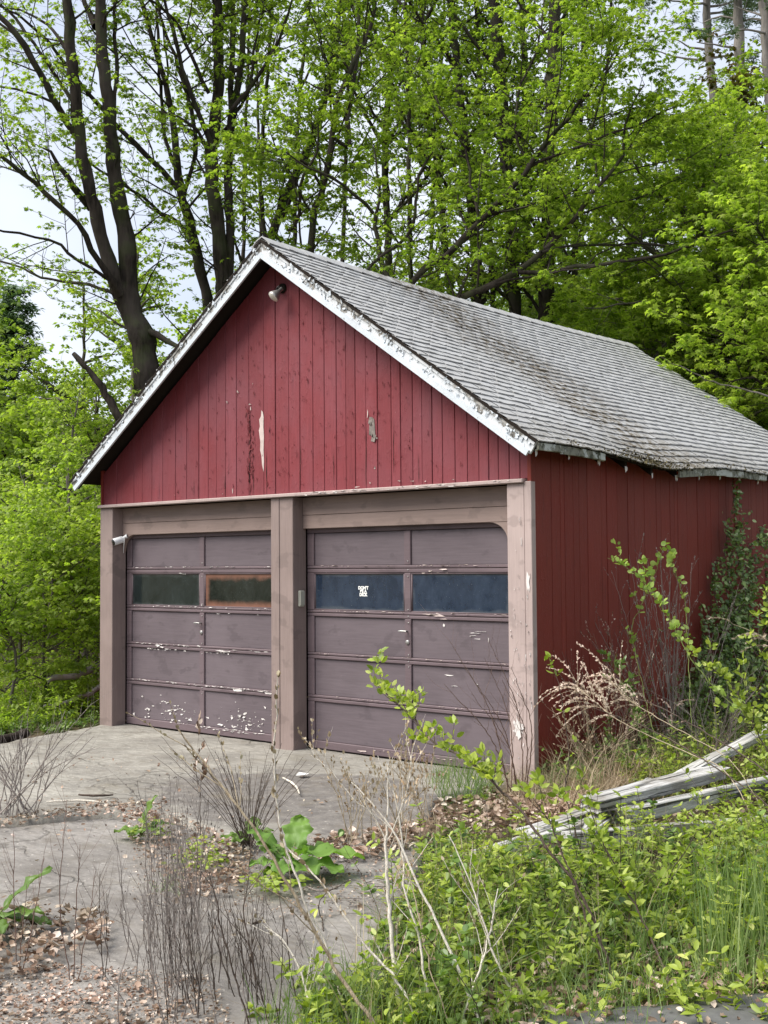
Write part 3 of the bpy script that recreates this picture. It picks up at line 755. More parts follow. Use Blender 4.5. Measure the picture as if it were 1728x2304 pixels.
def chipsR(yf):
    it = [(5.08, 1.17, 0.14, 0.012), (5.06, 1.145, 0.10, 0.014), (5.10, 1.12, 0.09, 0.010), (5.22, 1.13, 0.008, 0.09), (4.74, 1.23, 0.03, 0.04), (4.80, 0.79, 0.17, 0.012), (4.85, 0.70, 0.08, 0.01), (5.1, 0.73, 0.05, 0.01), (5.15, 1.185, 0.16, 0.007)]
    a = flakes(it, plane_y=HD + 0.016)
    it = []
    for z_, n, lo, hi in ((1.766, 8, 3.2, 4.2), (1.765, 20, 4.4, 5.3), (1.698, 5, 4.4, 5.3), (1.338, 30, 3.2, 5.4), (0.926, 22, 3.2, 5.4), (0.517, 20, 3.2, 5.4), (0.06, 24, 3.9, 5.2)):
        for _ in range(n):
            w_ = random.uniform(0.01, 0.08); it.append((random.uniform(lo, hi), z_ - random.uniform(0, 0.01), w_, random.uniform(0.003, 0.009)))
    it += [(4.72, 1.318, 0.28, 0.04), (4.62, 1.325, 0.25, 0.02), (4.75, 1.285, 0.10, 0.01), (4.75, 1.725, 0.12, 0.018), (4.60, 1.71, 0.10, 0.012), (3.78, 0.035, 0.14, 0.025)]
    b = flakes(it, plane_y=yf)
    it = [(3.22, 1.62 - i * 0.012, 0.012 + 0.01 * (i == 5), 0.016) for i in range(9)]
    c_ = flakes(it, plane_y=HD + 0.0145)
    return [(a, 'paint_flakes', 'flake'), (b, 'paint_flakes', 'pinkflake')]
dl = door(XLI, XPL, (0.318, 1.479, 1.554, 2.66), ('pane_green', 'pane_brown'), '', chipsL)
dr = door(XPR, XRI, (3.165, 4.300, 4.375, 5.45), ('pane_blue', 'pane_blue'), '', chipsR)
cu = bpy.data.curves.new('lettering', 'FONT'); cu.body = "DON'T\nBE A\nDICK"; cu.size = 0.040; cu.space_line = 0.80; cu.align_x = 'CENTER'; cu.extrude = 0.0004; cu.offset = 0.0022
tmp = bpy.data.objects.new('t', cu); COL.objects.link(tmp)
bpy.context.view_layer.update()
me = bpy.data.meshes.new_from_object(tmp.evaluated_get(bpy.context.evaluated_depsgraph_get())); me.name = 'lettering'
bpy.data.objects.remove(tmp); me.materials.clear(); me.materials.append(MAT['letter'])
o = ob('lettering', me, dr); o['label'] = "white block lettering reading DON'T BE A DICK"
o.rotation_euler = (PI / 2, 0, 0); o.location = Vector((3.792, HD + 0.0125, 1.540)) - dr.location

# peeled places on the gable, on posts and the corner board
g_ = Geo()
stp = [(0, .62), (.02, .60), (.03, .55), (.027, .45), (.034, .36), (.028, .22), (.034, .10), (.028, 0), (.006, .08), (.0, .16), (-.018, .22), (-.014, .3), (-.035, .42), (-.02, .46), (-.03, .53), (-.005, .56)]
stp = [(2.625 + a * 1.05, 2.70 + b) for a, b in stp]
g_.add(np.array([(a, 0.0135, b) for a, b in stp]), np.array([list(range(len(stp)))]))
o = g_.obj('bare_patch', MAT['pinkflake'], gar); o['label'] = 'long pale strip where the red paint has peeled off'
g_ = flakes([(4.085, 3.02, 0.10, 0.21), (4.07, 3.09, 0.07, 0.10), (4.10, 2.93, 0.09, 0.09)], plane_y=0.0155, jag=0.15)
o = g_.obj('bare_patch', MAT['greywood'], gar); o['label'] = 'grey bare knot in the red paint'
g_ = flakes([(4.03, 3.16, 0.016, 0.09), (4.14, 2.93, 0.02, 0.03), (4.11, 2.66, 0.022, 0.06), (4.05, 2.52, 0.03, 0.02), (2.281, 3.538, 0.030, 0.035), (2.12, 3.449, 0.030, 0.035), (2.46, 3.39, 0.04, 0.025), (2.47, 3.35, 0.02, 0.05), (2.50, 3.60, 0.012, 0.02),
             (2.20, 2.53, 0.012, 0.09), (2.05, 2.51, 0.02, 0.012), (3.9, 2.49, 0.12, 0.008), (4.4, 2.52, 0.05, 0.014), (4.55, 2.51, 0.06, 0.01), (5.0, 2.50, 0.05, 0.008), (4.7, 2.50, 0.03, 0.012), (1.3, 2.53, 0.03, 0.01)], plane_y=0.0155)
o = g_.obj('paint_flakes', MAT['pinkflake'], gar); o['kind'] = 'stuff'
it = []
for _ in range(230):
    x_ = random.gauss(3.1, 1.0)
    if not 0.8 < x_ < 5.2: continue
    z_ = random.uniform(2.5, min(roofz(x_) - 0.45, 4.3)); it.append((x_, z_, random.uniform(0.006, 0.02), random.uniform(0.02, 0.09)))
for _ in range(60): it.append((2.46 + random.gauss(0, 0.03), random.uniform(2.55, 3.35), random.uniform(0.01, 0.04), random.uniform(0.03, 0.12)))
g_ = flakes(it, plane_y=0.0150, jag=0.4)
o = g_.obj('paint_flakes', MAT['redflake'], gar); o['kind'] = 'stuff'
g_ = Geo()
for (x_, z0_, z1_, w_) in ((2.452, 2.475, 3.35, .010), (2.694, 2.475, 2.95, .009), (2.08, 2.49, 2.72, .008), (4.005, 2.475, 3.2, .008), (4.33, 2.6, 3.1, .006), (3.15, 2.5, 3.0, .006), (3.60, 2.5, 2.9, .005), (2.50, 2.475, 2.8, .006), (1.60, 2.49, 2.7, .005), (4.62, 2.49, 2.8, .005)):
    zz = np.linspace(z0_, z1_, 12); ww = w_ * np.abs(np.sin(np.linspace(.4, PI, 12))) * rng.uniform(.4, 1.2, 12); xx = x_ + np.cumsum(rng.normal(0, .0015, 12))
    g_.add(np.vstack([np.c_[xx - ww / 2, np.full(12, .0150), zz], np.c_[xx + ww / 2, np.full(12, .0150), zz]]), np.array([[i, i + 12, i + 13, i + 1] for i in range(11)]))
o = g_.obj('crack', MAT['dark_wood'], gar); o['kind'] = 'stuff'
g_ = Geo()
for (cx_, cz_, wx, hz, k_) in ((5.772, 1.617, 0.050, 0.22, 12), (5.66, 0.42, 0.13, 0.19, 24)):
    a = np.linspace(0, 2 * PI, k_, endpoint=False); rr = rng.uniform(0.35, 1.0, k_)
    V = np.stack([cx_ + np.cos(a) * rr * wx / 2, np.full(k_, -0.0065) - rng.uniform(0, 0.004, k_), cz_ + np.sin(a) * rr * hz / 2], 1)
    g_.add(np.vstack([[[cx_, -0.0065, cz_]], V]), np.array([[0, 1 + i, 1 + (i + 1) % k_] for i in range(k_)]))
o = g_.obj('bare_patch', MAT['flake'], gar); o['kind'] = 'stuff'
it = [(random.uniform(5.59, 5.79), random.choice([random.uniform(0.1, 1.3), random.uniform(0.1, 2.3)]), random.uniform(0.004, 0.014), random.uniform(0.02, 0.11)) for _ in range(60)]
o = flakes(it, plane_y=-0.0035, jag=0.4).obj('paint_flakes', MAT['flake'], gar); o['kind'] = 'stuff'
it = [(random.uniform(3.0, 5.7), ZT + random.uniform(0.004, 0.03), random.uniform(0.02, 0.14), random.uniform(0.004, 0.012)) for _ in range(40)]
o = flakes(it, plane_y=-0.0345, jag=0.3).obj('paint_flakes', MAT['flake'], gar); o['kind'] = 'stuff'

# ---- roof
def rp(side, u, y, off=0.0):
    """point on the roof: u metres down the slope from the ridge, y along, off above the surface"""
    sag = -0.055 * math.sin(PI * min(1, max(0, (y + OF) / (D + OF)))) * max(0, 1 - u / 4.2) ** 0.5
    sag += 0.012 * math.sin(y * 2.3 + 0.5) * (u / 3.8) ** 2 - 0.045 * math.exp(-((y - 2.0) / 0.7) ** 2) * max(0, (u - 3.0)) - 0.02 * math.sin(y * 0.9) * (u / 3.8)
    nx, nz = math.sin(ANG), math.cos(ANG)
    x_ = side * (u * math.cos(ANG) + off * nx); z_ = ZR - u * math.sin(ANG) + off * nz + sag
    return (XM + x_, y, z_)
UL = (XM + OS) / math.cos(ANG)
# roof deck
for side in (-1, 1):
    nu, nv = 6, 24; V = []
    for off in (-0.014, -0.038):
        for i in range(nv + 1):
            for j in range(nu + 1):
                V.append(rp(side, UL * j / nu, -OF + (D + OF * 1.0) * i / nv, off))
    idx = lambda k_, i, j: k_ * (nu + 1) * (nv + 1) + i * (nu + 1) + j
    F = []
    for k_ in (0, 1):
        for i in range(nv):
            for j in range(nu): F.append([idx(k_, i, j), idx(k_, i + 1, j), idx(k_, i + 1, j + 1), idx(k_, i, j + 1)])
    for i in range(nv): F.append([idx(0, i, nu), idx(1, i, nu), idx(1, i + 1, nu), idx(0, i + 1, nu)]); F.append([idx(0, i, 0), idx(0, i + 1, 0), idx(1, i + 1, 0), idx(1, i, 0)])
    for j in range(nu): F.append([idx(0, 0, j), idx(1, 0, j), idx(1, 0, j + 1), idx(0, 0, j + 1)]); F.append([idx(0, nv, j), idx(0, nv, j + 1), idx(1, nv, j + 1), idx(1, nv, j)])
    me = bpy.data.meshes.new('roof_deck'); me.from_pydata(V, [], F); me.materials.append(MAT['dark_wood']); ob('roof_deck', me, gar)

# shingles
NR, EXPO = 34, UL / 34
def shingle_local(wd, seed):
    """one shingle: x along the eave, y up the slope (0 = butt), z off the roof"""
    r_ = random.Random(seed); nx_, L = 5, EXPO * 1.45
    V = []
    curl = [r_.uniform(0.0, 0.007) for _ in range(nx_)]
    if r_.random() < 0.3: curl[0] += 0.007
    if r_.random() < 0.3: curl[-1] += 0.007
    for j, yy in enumerate((0, 0.035, L)):
        for i in range(nx_):
            xx = (i / (nx_ - 1) - 0.5) * wd
            z_ = (0.0100 + curl[i] * 0.9, 0.0080 + curl[i] * 0.35, -0.002)[j]
            dy = r_.uniform(-0.004, 0.004) if j == 0 else 0
            if j == 0 and i in (0, nx_ - 1): dy += 0.006
            V.append((xx, yy + dy, z_))
    k_ = len(V)
    for i in range(nx_): V.append((V[i][0], V[i][1], V[i][2] - 0.0105))
    F = []
    for j in range(2):
        for i in range(nx_ - 1): a = j * nx_ + i; F.append([a, a + 1, a + nx_ + 1, a + nx_])
    for i in range(nx_ - 1): F.append([k_ + i, k_ + i + 1, i + 1, i])
    F.append([k_, 0, nx_, 2 * nx_][:3] + [2 * nx_] if False else [k_, 0, nx_]); F.append([nx_ - 1, k_ + nx_ - 1, 2 * nx_ - 1])
    return np.array(V), F
variants = [shingle_local(0.239, s__) for s__ in range(8)]
vmesh = []
for V, F in variants:
    me = bpy.data.meshes.new('shingle'); me.from_pydata([tuple(p) for p in V], [], F); me.materials.append(MAT['shingle']); vmesh.append(me)
cells = []
for r_ in range(NR):
    u_butt = UL + 0.03 - r_ * EXPO
    off = (r_ % 2) * 0.125 + random.uniform(-0.02, 0.02)
    yy = -OF - 0.02 + 0.125 + (-0.125 if r_ % 2 else 0)
    while yy < D + 0.06:
        cells.append((u_butt + random.uniform(-0.004, 0.004), yy + random.uniform(-0.003, 0.003)))
        yy += 0.2505
def frame(side, u, y_):
    p = np.array(rp(side, u, y_)); pu = np.array(rp(side, u - 0.12, y_)); py = np.array(rp(side, u, y_ + 0.12))
    ey = pu - p; ey /= np.linalg.norm(ey)
    ex_ = (py - p); ex_ /= np.linalg.norm(ex_)
    if side < 0: ex_ = -ex_
    ez = np.cross(ex_, ey); ez /= np.linalg.norm(ez); ex_ = np.cross(ey, ez)
    return p, ex_, ey, ez
cells.sort(key=lambda c_: np.linalg.norm(np.array(rp(1, c_[0], c_[1])) - CAM))
rest = Geo()
for i, (u_, y_) in enumerate(cells):
    u_ = max(u_, 0.02)
    p, a, b, c_ = frame(1, u_, y_)
    p = p + c_ * 0.0
    k_ = random.randrange(8); th = random.gauss(0, 0.02)
    clipped = y_ - 0.125 < -OF - 0.035 or y_ + 0.125 > D + 0.03
    a, b = a * math.cos(th) + b * math.sin(th), b * math.cos(th) - a * math.sin(th)
    if i < 298:
        mesh_ = vmesh[k_]
        if clipped:
            V, F = variants[k_]; V = V.copy(); V[:, 0] = np.clip(V[:, 0], -OF - 0.028 + random.uniform(-.006, .006) - y_, D + 0.02 - y_)
            mesh_ = bpy.data.meshes.new('shingle'); mesh_.from_pydata([tuple(q) for q in V], [], F); mesh_.materials.append(MAT['shingle'])
        o = bpy.data.objects.new('shingle', mesh_)
        M_ = Matrix.Identity(4)
        for q in range(3): M_[q][0] = a[q]; M_[q][1] = b[q]; M_[q][2] = c_[q]; M_[q][3] = p[q]
        o.matrix_world = M_; link(o, gar)
    else:
        V, F = variants[k_]
        V = V.copy()
        if clipped: V[:, 0] = np.clip(V[:, 0], -OF - 0.028 - y_, D + 0.02 - y_)
        if u_ < 0.16: V[:, 1] = np.minimum(V[:, 1], u_)
        VV = p + V[:, :1] * a + V[:, 1:2] * b + V[:, 2:3] * c_
        rest.add(VV, [np.array([f for f in F if len(f) == 4]), np.array([f for f in F if len(f) == 3])])
o = rest.obj('shingle_field', MAT['shingle'], gar); o['kind'] = 'stuff'
rest = Geo()
for (u_, y_) in cells:
    u_ = max(u_, 0.02); p, a, b, c_ = frame(-1, u_, y_); V, F = variants[random.randrange(8)]; V = V.copy()
    V[:, 0] = np.clip(V[:, 0], -(D + 0.02 - y_), -(-OF - 0.028 - y_))
    if u_ < 0.16: V[:, 1] = np.minimum(V[:, 1], u_)
    VV = p + V[:, :1] * a + V[:, 1:2] * b + V[:, 2:3] * c_
    rest.add(VV, [np.array([f for f in F if len(f) == 4]), np.array([f for f in F if len(f) == 3])])
o = rest.obj('shingle_field', MAT['shingle'], gar); o['kind'] = 'stuff'
yy = -OF - 0.03
while yy < D:
    V = []
    for i, y_ in enumerate((yy, yy + 0.33)):
        for side, u_ in ((-1, 0.14), (-1, 0.05), (1, 0.0), (1, 0.05), (1, 0.14)):
            q = rp(side, u_, min(y_, D + 0.04), 0.022 - 0.008 * i + (0.008 if u_ < 0.1 else 0)); V.append(q)
    for i in range(5): q = V[i]; V.append((q[0], q[1], q[2] - 0.012))
    F = [[i, i + 5, i + 6, i + 1] for i in range(4)] + [[i, i + 1, i + 11, i + 10] for i in range(4)]
    me = bpy.data.meshes.new('ridge_cap'); me.from_pydata(V, [], F); me.materials.append(MAT['shingle']); ob('ridge_cap', me, gar)
    yy += 0.27

# rake boards: sloping boards at the front (and a plain pair at the back)
def rake(side, y0, y1, o_top, o_bot, u0, u1, mat, name, jag=0.0, nseg=30):
    V = []
    for i in range(nseg + 1):
        u_ = u0 + (u1 - u0) * i / nseg
        t_, b_ = o_top, o_bot
        if jag:
            t_ -= jag * max(0, mnoise.noise((u_ * 6, y0, side))) * 2; b_ += jag * 0.5 * max(0, mnoise.noise((u_ * 9, y0 + 4, side)))
        for off, yv in ((t_, y0), (t_, y1), (b_, y1), (b_, y0)):
            q = rp(side, max(u_, -off * math.tan(ANG) + 0.0006), 0, off)
            V.append((q[0], yv, q[2]))
    F = [[0, 1, 2, 3], [4 * nseg + 3, 4 * nseg + 2, 4 * nseg + 1, 4 * nseg]]
    for i in range(nseg):
        for k_ in range(4): a = 4 * i + k_; b = 4 * i + (k_ + 1) % 4; F.append([a, a + 4, b + 4, b])
    me = bpy.data.meshes.new(name); me.from_pydata(V, [], F); me.materials.append(mat); return ob(name, me, gar)
# ragged strip where shingle edge hangs over, the peeling board, and the cleaner moulding below
for side in (-1, 1):
    rake(side, -OF - 0.012, -OF + 0.01, -0.012, -0.125, 0.0, UL + 0.004, MAT['rake_bare' if side < 0 else 'rake'], 'rake_board', 0.006)
    rake(side, -OF - 0.034, -OF - 0.0125, -0.102, -0.150, 0.02, UL - 0.01, MAT['rake_clean'], 'rake_moulding', 0.0)
    rake(side, -OF - 0.022, -OF - 0.0125, -0.016, -0.045, 0.0, UL, MAT['rake_bare'], 'rake_strip', 0.016, 60)
    rake(side, -OF - 0.030, -OF - 0.0225, 0.004, -0.020, 0.0, UL + 0.01, MAT['dark_wood'], 'drip_strip', 0.008, 80)
    rake(side, D - 0.01, D + 0.012, -0.012, -0.14, 0.0, UL, MAT['rake'], 'rake_board')
# curls of paint along the rake boards
for side, n in ((1, 150), (-1, 90)):
    g_ = Geo()
    for _ in range(n):
        u_ = random.uniform(0.1, UL - 0.05); off = random.uniform(-0.10, -0.02); s__ = random.uniform(0.008, 0.028)
        q = np.array(rp(side, u_, 0, off)); q[1] = -OF - 0.0135 - (0.011 if off > -0.045 else 0)
        a = rng.uniform(0, 2 * PI, 5); a.sort()
        V = [q + np.array([0, -random.uniform(0.004, 0.012), 0])] + [q + np.array([math.cos(t) * s__, -random.uniform(-0.002, 0.012), math.sin(t) * s__]) for t in a]
        g_.add(np.array(V), np.array([[0, 1 + i, 1 + (i + 1) % 5] for i in range(5)]))
    o = g_.obj('paint_flakes', MAT['rake_clean'], gar); o['kind'] = 'stuff'
# gable peak block: two short wedges meeting
V = [(XM - 0.30, -OF - 0.0365, ZR - 0.30 * SLOPE - 0.13), (XM, -OF - 0.0365, ZR - 0.02), (XM + 0.10, -OF - 0.0365, ZR - 0.20), (XM, -OF - 0.0365, ZR - 0.22)]
# fascia along the right eave: two surviving pieces
for y0, y1, mt, n in ((-OF, 0.83, 'fascia', 3), (2.25, 4.35, 'fascia', 4)):
    zs_ = [0.0]
    for i in range(n):
        a = y0 + (y1 - y0) * i / n + 0.001; b = y0 + (y1 - y0) * (i + 1) / n
        q0 = rp(1, UL, a, -0.02); q1 = rp(1, UL, b, -0.02)
        hh = 0.075 - 0.018 * random.random()
        xo = W + OS - 0.012
        V = [(xo, a, q0[2]), (xo + 0.02, a, q0[2]), (xo + 0.02, b, q1[2]), (xo, b, q1[2]), (xo, a, q0[2] - hh), (xo + 0.02, a, q0[2] - hh * 1.02), (xo + 0.02, b, q1[2] - hh * random.uniform(.8, 1.05)), (xo, b, q1[2] - hh)]
        me = bpy.data.meshes.new('fascia_board'); me.from_pydata(V, [], [[0, 1, 2, 3], [7, 6, 5, 4], [1, 5, 6, 2], [0, 3, 7, 4], [0, 4, 5, 1], [3, 2, 6, 7]]); me.materials.append(MAT[mt]); ob('fascia_board', me, gar)
# a thin splintered strip bridging the gap, and the rafter tails
for i, y_ in enumerate(np.arange(-0.18, D, 0.49)):
    q = rp(1, UL - 0.03, y_, -0.04); p2 = rp(1, UL - 0.42, y_, -0.04)
    hh = 0.075
    V = []
    for yy_ in (y_ - 0.02, y_ + 0.02):
        V += [(p2[0], yy_, p2[2]), (q[0], yy_, q[2]), (q[0], yy_, q[2] - hh), (p2[0], yy_, p2[2] - hh)]
    me = bpy.data.meshes.new('rafter_tail'); me.from_pydata(V, [], [[0, 1, 2, 3], [7, 6, 5, 4], [0, 4, 5, 1], [1, 5, 6, 2], [2, 6, 7, 3]]); me.materials.append(MAT['dark_wood']); ob('rafter_tail', me, gar)
    if y_ < 4.6:
        # scraps of white paint still hanging on the tail's end
        g_ = Geo(); x_ = q[0] + 0.004; zc = q[2] - hh + 0.004
        for _ in range(2):
            s__ = random.uniform(0.012, 0.022); yc = y_ + random.uniform(-0.015, 0.015)
            g_.add(np.array([(x_, yc - s__ * .6, zc + s__), (x_ + 0.006, yc + s__ * .5, zc + s__ * 1.2), (x_ + 0.004, yc + s__ * .6, zc - s__), (x_, yc - s__ * .1, zc - s__ * 2.0)]), np.array([[0, 1, 2, 3]]))
        o = g_.obj('paint_flakes', MAT['flake'], gar); o['kind'] = 'stuff'
for i, y_ in enumerate(np.arange(-0.18, D, 0.98)):
    q = rp(-1, UL - 0.03, y_, -0.04); p2 = rp(-1, UL - 0.42, y_, -0.04); hh = 0.075; V = []
    for yy_ in (y_ - 0.02, y_ + 0.02): V += [(p2[0], yy_, p2[2]), (q[0], yy_, q[2]), (q[0], yy_, q[2] - hh), (p2[0], yy_, p2[2] - hh)]
    me = bpy.data.meshes.new('rafter_tail'); me.from_pydata(V, [], [[0, 1, 2, 3], [7, 6, 5, 4], [0, 4, 5, 1], [1, 5, 6, 2], [2, 6, 7, 3]]); me.materials.append(MAT['dark_wood']); ob('rafter_tail', me, gar)
# moss and crumbled shingle at the middle of the eave
g_ = Geo()
for _ in range(900):
    y_ = min(4.4, max(-0.1, random.choice([random.gauss(1.75, 0.38), random.gauss(1.7, 0.25), random.uniform(0.2, 4.4)])))
    u_ = UL + 0.035 - abs(random.gauss(0, 0.05)) * (2.2 if abs(y_ - 1.75) < 0.5 else 1.0); s__ = random.uniform(0.006, 0.022)
    q = np.array(rp(1, u_, y_, 0.008 + random.uniform(-0.012, 0.010)))
    V = q + rng.normal(0, s__ * 0.5, (5, 3)); g_.add(V, np.array([[0, 1, 2], [0, 2, 3], [0, 3, 1], [1, 2, 4], [2, 3, 4], [3, 1, 4]]))
o = g_.obj('roof_moss', MAT['moss'], gar); o['kind'] = 'stuff'

# ------------------------------------------------------------------ fittings on the walls
lamp = empty('flood_lamp', (2.92, 0.017, 4.46))
tag(lamp, 'bare glass floodlight bulb on a small bracket under the gable peak', 'lamp')
def local(g_, name, mat, root, smooth=True):
    o = g_.obj(name, MAT[mat], root, smooth); o.location = -Vector(root.location); return o
bc = ONP(619, 664, 1, -0.13); mt_ = np.array([2.93, 0.017, 4.50])
g_ = Geo(); g_.add(*tubes([[mt_, mt_ + [0, -0.02, 0], mt_ + [0, -0.022, 0]]], [[0.05, 0.045, 0.004]], 16)); local(g_, 'wall_plate', 'dark_wood', lamp)
ax = nrm(bc - (mt_ + np.array([0, -0.05, 0.02])))
g_ = Geo(); g_.add(*tubes([[mt_ + [0, -0.02, 0], mt_ + [-0.01, -0.05, 0.01], bc - ax * 0.10]], [[0.012, 0.012, 0.018]], 10)); local(g_, 'arm', 'metal', lamp)
axb = nrm(np.array([-0.25, -0.55, -0.62]))
ts_ = [(-0.10, 0.019), (-0.055, 0.021), (-0.052, 0.026), (-0.03, 0.036), (0.0, 0.052), (0.022, 0.060), (0.032, 0.058)]
g_ = Geo(); g_.add(*tubes([[bc + axb * t for t, _ in ts_]], [[r_ for _, r_ in ts_]], 20)); local(g_, 'bulb', 'metal', lamp)
k = NM('bulb_glass'); k.b.inputs['Base Color'].default_value = (0.62, 0.60, 0.54, 1); k.b.inputs['Roughness'].default_value = 0.18; MAT['glass'] = k.m
ts_ = [(0.031, 0.057), (0.040, 0.045), (0.046, 0.025), (0.048, 0.001)]
g_ = Geo(); g_.add(*tubes([[bc + axb * t for t, _ in ts_]], [[r_ for _, r_ in ts_]], 20)); local(g_, 'lens', 'glass', lamp)

sc_ = empty('security_camera', (0.27, 0.08, 2.06))
tag(sc_, 'white security camera with black lens fixed at the top left of the left door', 'camera')
a0 = np.array([0.268, 0.10, 2.075]); dv = nrm(np.array([-0.15, -0.95, -0.28]))
g_ = Geo(); g_.add(*tubes([[a0 + dv * t for t in (-0.012, -0.01, 0.0, 0.10, 0.112)]], [[0.005, 0.034, 0.040, 0.040, 0.036]], 18)); local(g_, 'body', 'whiteplastic', sc_)
g_ = Geo(); g_.add(*tubes([[a0 + dv * t for t in (0.108, 0.1145, 0.115)]], [[0.034, 0.033, 0.001]], 18)); local(g_, 'lens', 'black', sc_)
g_ = Geo(); g_.add(*tubes([[a0 + dv * 0.02, a0 + np.array([0.03, 0.01, 0.025]), a0 + np.array([0.06, 0.03, 0.04])]], [[0.014, 0.016, 0.026]], 12)); local(g_, 'mount', 'whiteplastic', sc_)
g_ = Geo(); P_, R_ = smooth_path([a0 + [0.045, 0.0, 0.02], a0 + [0.052, -0.01, -0.04], a0 + [0.030, 0.0, -0.11], a0 + [0.004, 0.02, -0.15]], 0.02); g_.add(*tubes([P_], [[0.0035] * len(P_)], 6)); local(g_, 'cable', 'whiteplastic', sc_)

kp = cb('keypad', (XPR, XPR + 0.028, 0.065, 0.135, 1.368, 1.525), MAT['beigeplastic'], None, 0.008)
tag(kp, 'beige keypad box screwed to the side of the middle post', 'keypad')
k2 = cb('cover', (XPR + 0.028, XPR + 0.036, 0.070, 0.130, 1.385, 1.520), MAT['beigeplastic'], kp, 0.006); k2.location = Vector(k2.location) - kp.location
#@@VEG
# ------------------------------------------------------------------ trees
def sample_along(P, R, m_, lo=0.1, hi=1.0):
    """P (k,n,3), R (k,n): m_ random spots per path -> pos, tangent, radius"""
    k_, n_, _ = P.shape
    t = rng.uniform(lo, hi, (k_, m_)) * (n_ - 1.001)
    i = t.astype(int); fr = t - i; a = np.arange(k_)[:, None]
    p = P[a, i] * (1 - fr[..., None]) + P[a, i + 1] * fr[..., None]
    tg = nrm(P[a, i + 1] - P[a, i])
    r_ = R[a, i] * (1 - fr) + R[a, i + 1] * fr
    return p.reshape(-1, 3), tg.reshape(-1, 3), r_.ravel()
def branch_off(tg, spread, up):
    q = nrm(rng.normal(0, 1, tg.shape)); q = nrm(q - tg * (q * tg).sum(1, keepdims=True))
    return nrm(tg * (1 - spread) + q * spread + np.array([0, 0, up]))
def make_tree(name, limbs, base, label, cat='tree', group=None, barkm='bark', leafm='maple', nb=1.6, bl=(0.9, 2.2), nt_=7, tl=(0.35, 0.8), kl=5, ls=0.085,
              tmpl=KITE, leaf_nodes=3, sides=9, bare=0.0, droop=0.55, horiz=0.5, spread=0.07, lim_from=0.0, loc=None, foliage='crown', zmin=None, sv=0.3):
    """limbs: list of (points, radii[, density]) in world space; the first one is the trunk"""
    root = empty(name, tuple(base)); tag(root, label, cat, group)
    gt = Geo(); S = []; Tn = []; Rr = []; Ds = []
    for L in limbs:
        P, R_ = smooth_path(L[0], 0.22, 0.012 if len(L[0]) > 2 else 0.0, L[1])
        g_ = tubes([P], [R_ * (1 + 0.07 * np.sin(np.arange(len(P)) * 1.7))], sides if max(L[1]) > 0.05 else 6)
        gt.add(*g_)
        dens = L[2] if len(L) > 2 else 1.0
        ln = np.linalg.norm(np.diff(P, axis=0), axis=1).sum()
        m_ = int(ln * nb * dens)
        if m_:
            p, tg, r_ = sample_along(P[None], R_[None], m_, L[3] if len(L) > 3 else 0.05, 1.0)
            S.append(p); Tn.append(tg); Rr.append(r_)
            # a spray at the very tip
            S.append(P[-1:]); Tn.append(nrm(P[-1:] - P[-2:-1])); Rr.append(R_[-1:])
    if S:
        S = np.concatenate(S); Tn = np.concatenate(Tn); Rr = np.concatenate(Rr)
        d = branch_off(Tn, 0.62, 0.25)
        d[:, 2] = np.where(np.abs(Tn[:, 2]) > 0.6, d[:, 2] * (1 - horiz) + 0.18, d[:, 2])
        Lb = rng.uniform(*bl, len(S))
        Pb = walk(S, d, Lb, 7, 0.14, 0.03)
        rb = np.minimum(Rr * 0.45, 0.011 * Lb + 0.004)
        Rb = rb[:, None] * np.linspace(1, 0.30, 7)[None]
        gt.add(*tubes(Pb, Rb, 4))
        p, tg, r_ = sample_along(Pb, Rb, nt_, 0.15, 1.0)
        d2 = branch_off(tg, 0.6, 0.05); d2[:, 2] *= 0.6
        Lt = rng.uniform(*tl, len(p))
        Pt = walk(p, d2, Lt, 4, 0.16, 0.0)
        Rt = np.minimum(r_ * 0.6, 0.006)[:, None] * np.linspace(1, 0.45, 4)[None]
        gt.add(*tubes(Pt, Rt, 3))
        nodes, _, _ = sample_along(Pt, Rt, leaf_nodes, 0.25, 1.0)
        nodes = np.concatenate([nodes, Pt[:, -1], Pb[:, -1]])
        if zmin is not None: nodes = nodes[nodes[:, 2] > zmin]
        if bare: nodes = nodes[rng.random(len(nodes)) > bare]
    tr = gt.obj('trunk', MAT[barkm], root, True); tr.location = -Vector(base)
    if S is not None and len(S):
        V, F = clusters(nodes, kl, ls, tmpl, spread, droop, sv=sv)
        cr_ = ob(foliage, me_np('crown', V - np.asarray(base), F, MAT[leafm]), root)
        cr_.location = (0, 0, 0)
    return root
def LB(pts, radii_px, dep, dens=1.0, lo=0.05, ddep=0.0):
    """limb seen at picture positions, standing at distance dep (+ddep by its end)"""
    n = len(pts); W_ = [PX(p[0], p[1], dep + ddep * i / max(1, n - 1)) for i, p in enumerate(pts)]
    r_ = [w_ / 2 / FPX * dep for w_ in (radii_px if isinstance(radii_px, (list, tuple)) else [radii_px] * n)]
    if len(r_) != n: r_ = list(np.interp(np.linspace(0, 1, n), np.linspace(0, 1, len(r_)), r_))
    return (W_, r_, dens, lo)
def ground_under(px, dep, z=-0.05):
    q = PX(px, 1500, dep); return np.array([q[0], q[1], float(tz(q[0], q[1]))])
def foot(px_top, py_top, dep, dx=0.0):
    """trunk foot on the ground below a picture position"""
    q = PX(px_top, py_top, dep); return np.array([q[0] + dx, q[1], float(tz(q[0], q[1])) - 0.05])
def trunk(footp, L, rf):
    """prolong limb L down to its foot"""
    W_, r_ = list(L[0]), list(L[1])
    mid = (np.asarray(footp) + np.asarray(W_[0])) / 2
    return ([footp, mid] + W_, [rf, (rf + r_[0]) / 2] + r_, L[2], max(L[3], 0.30))

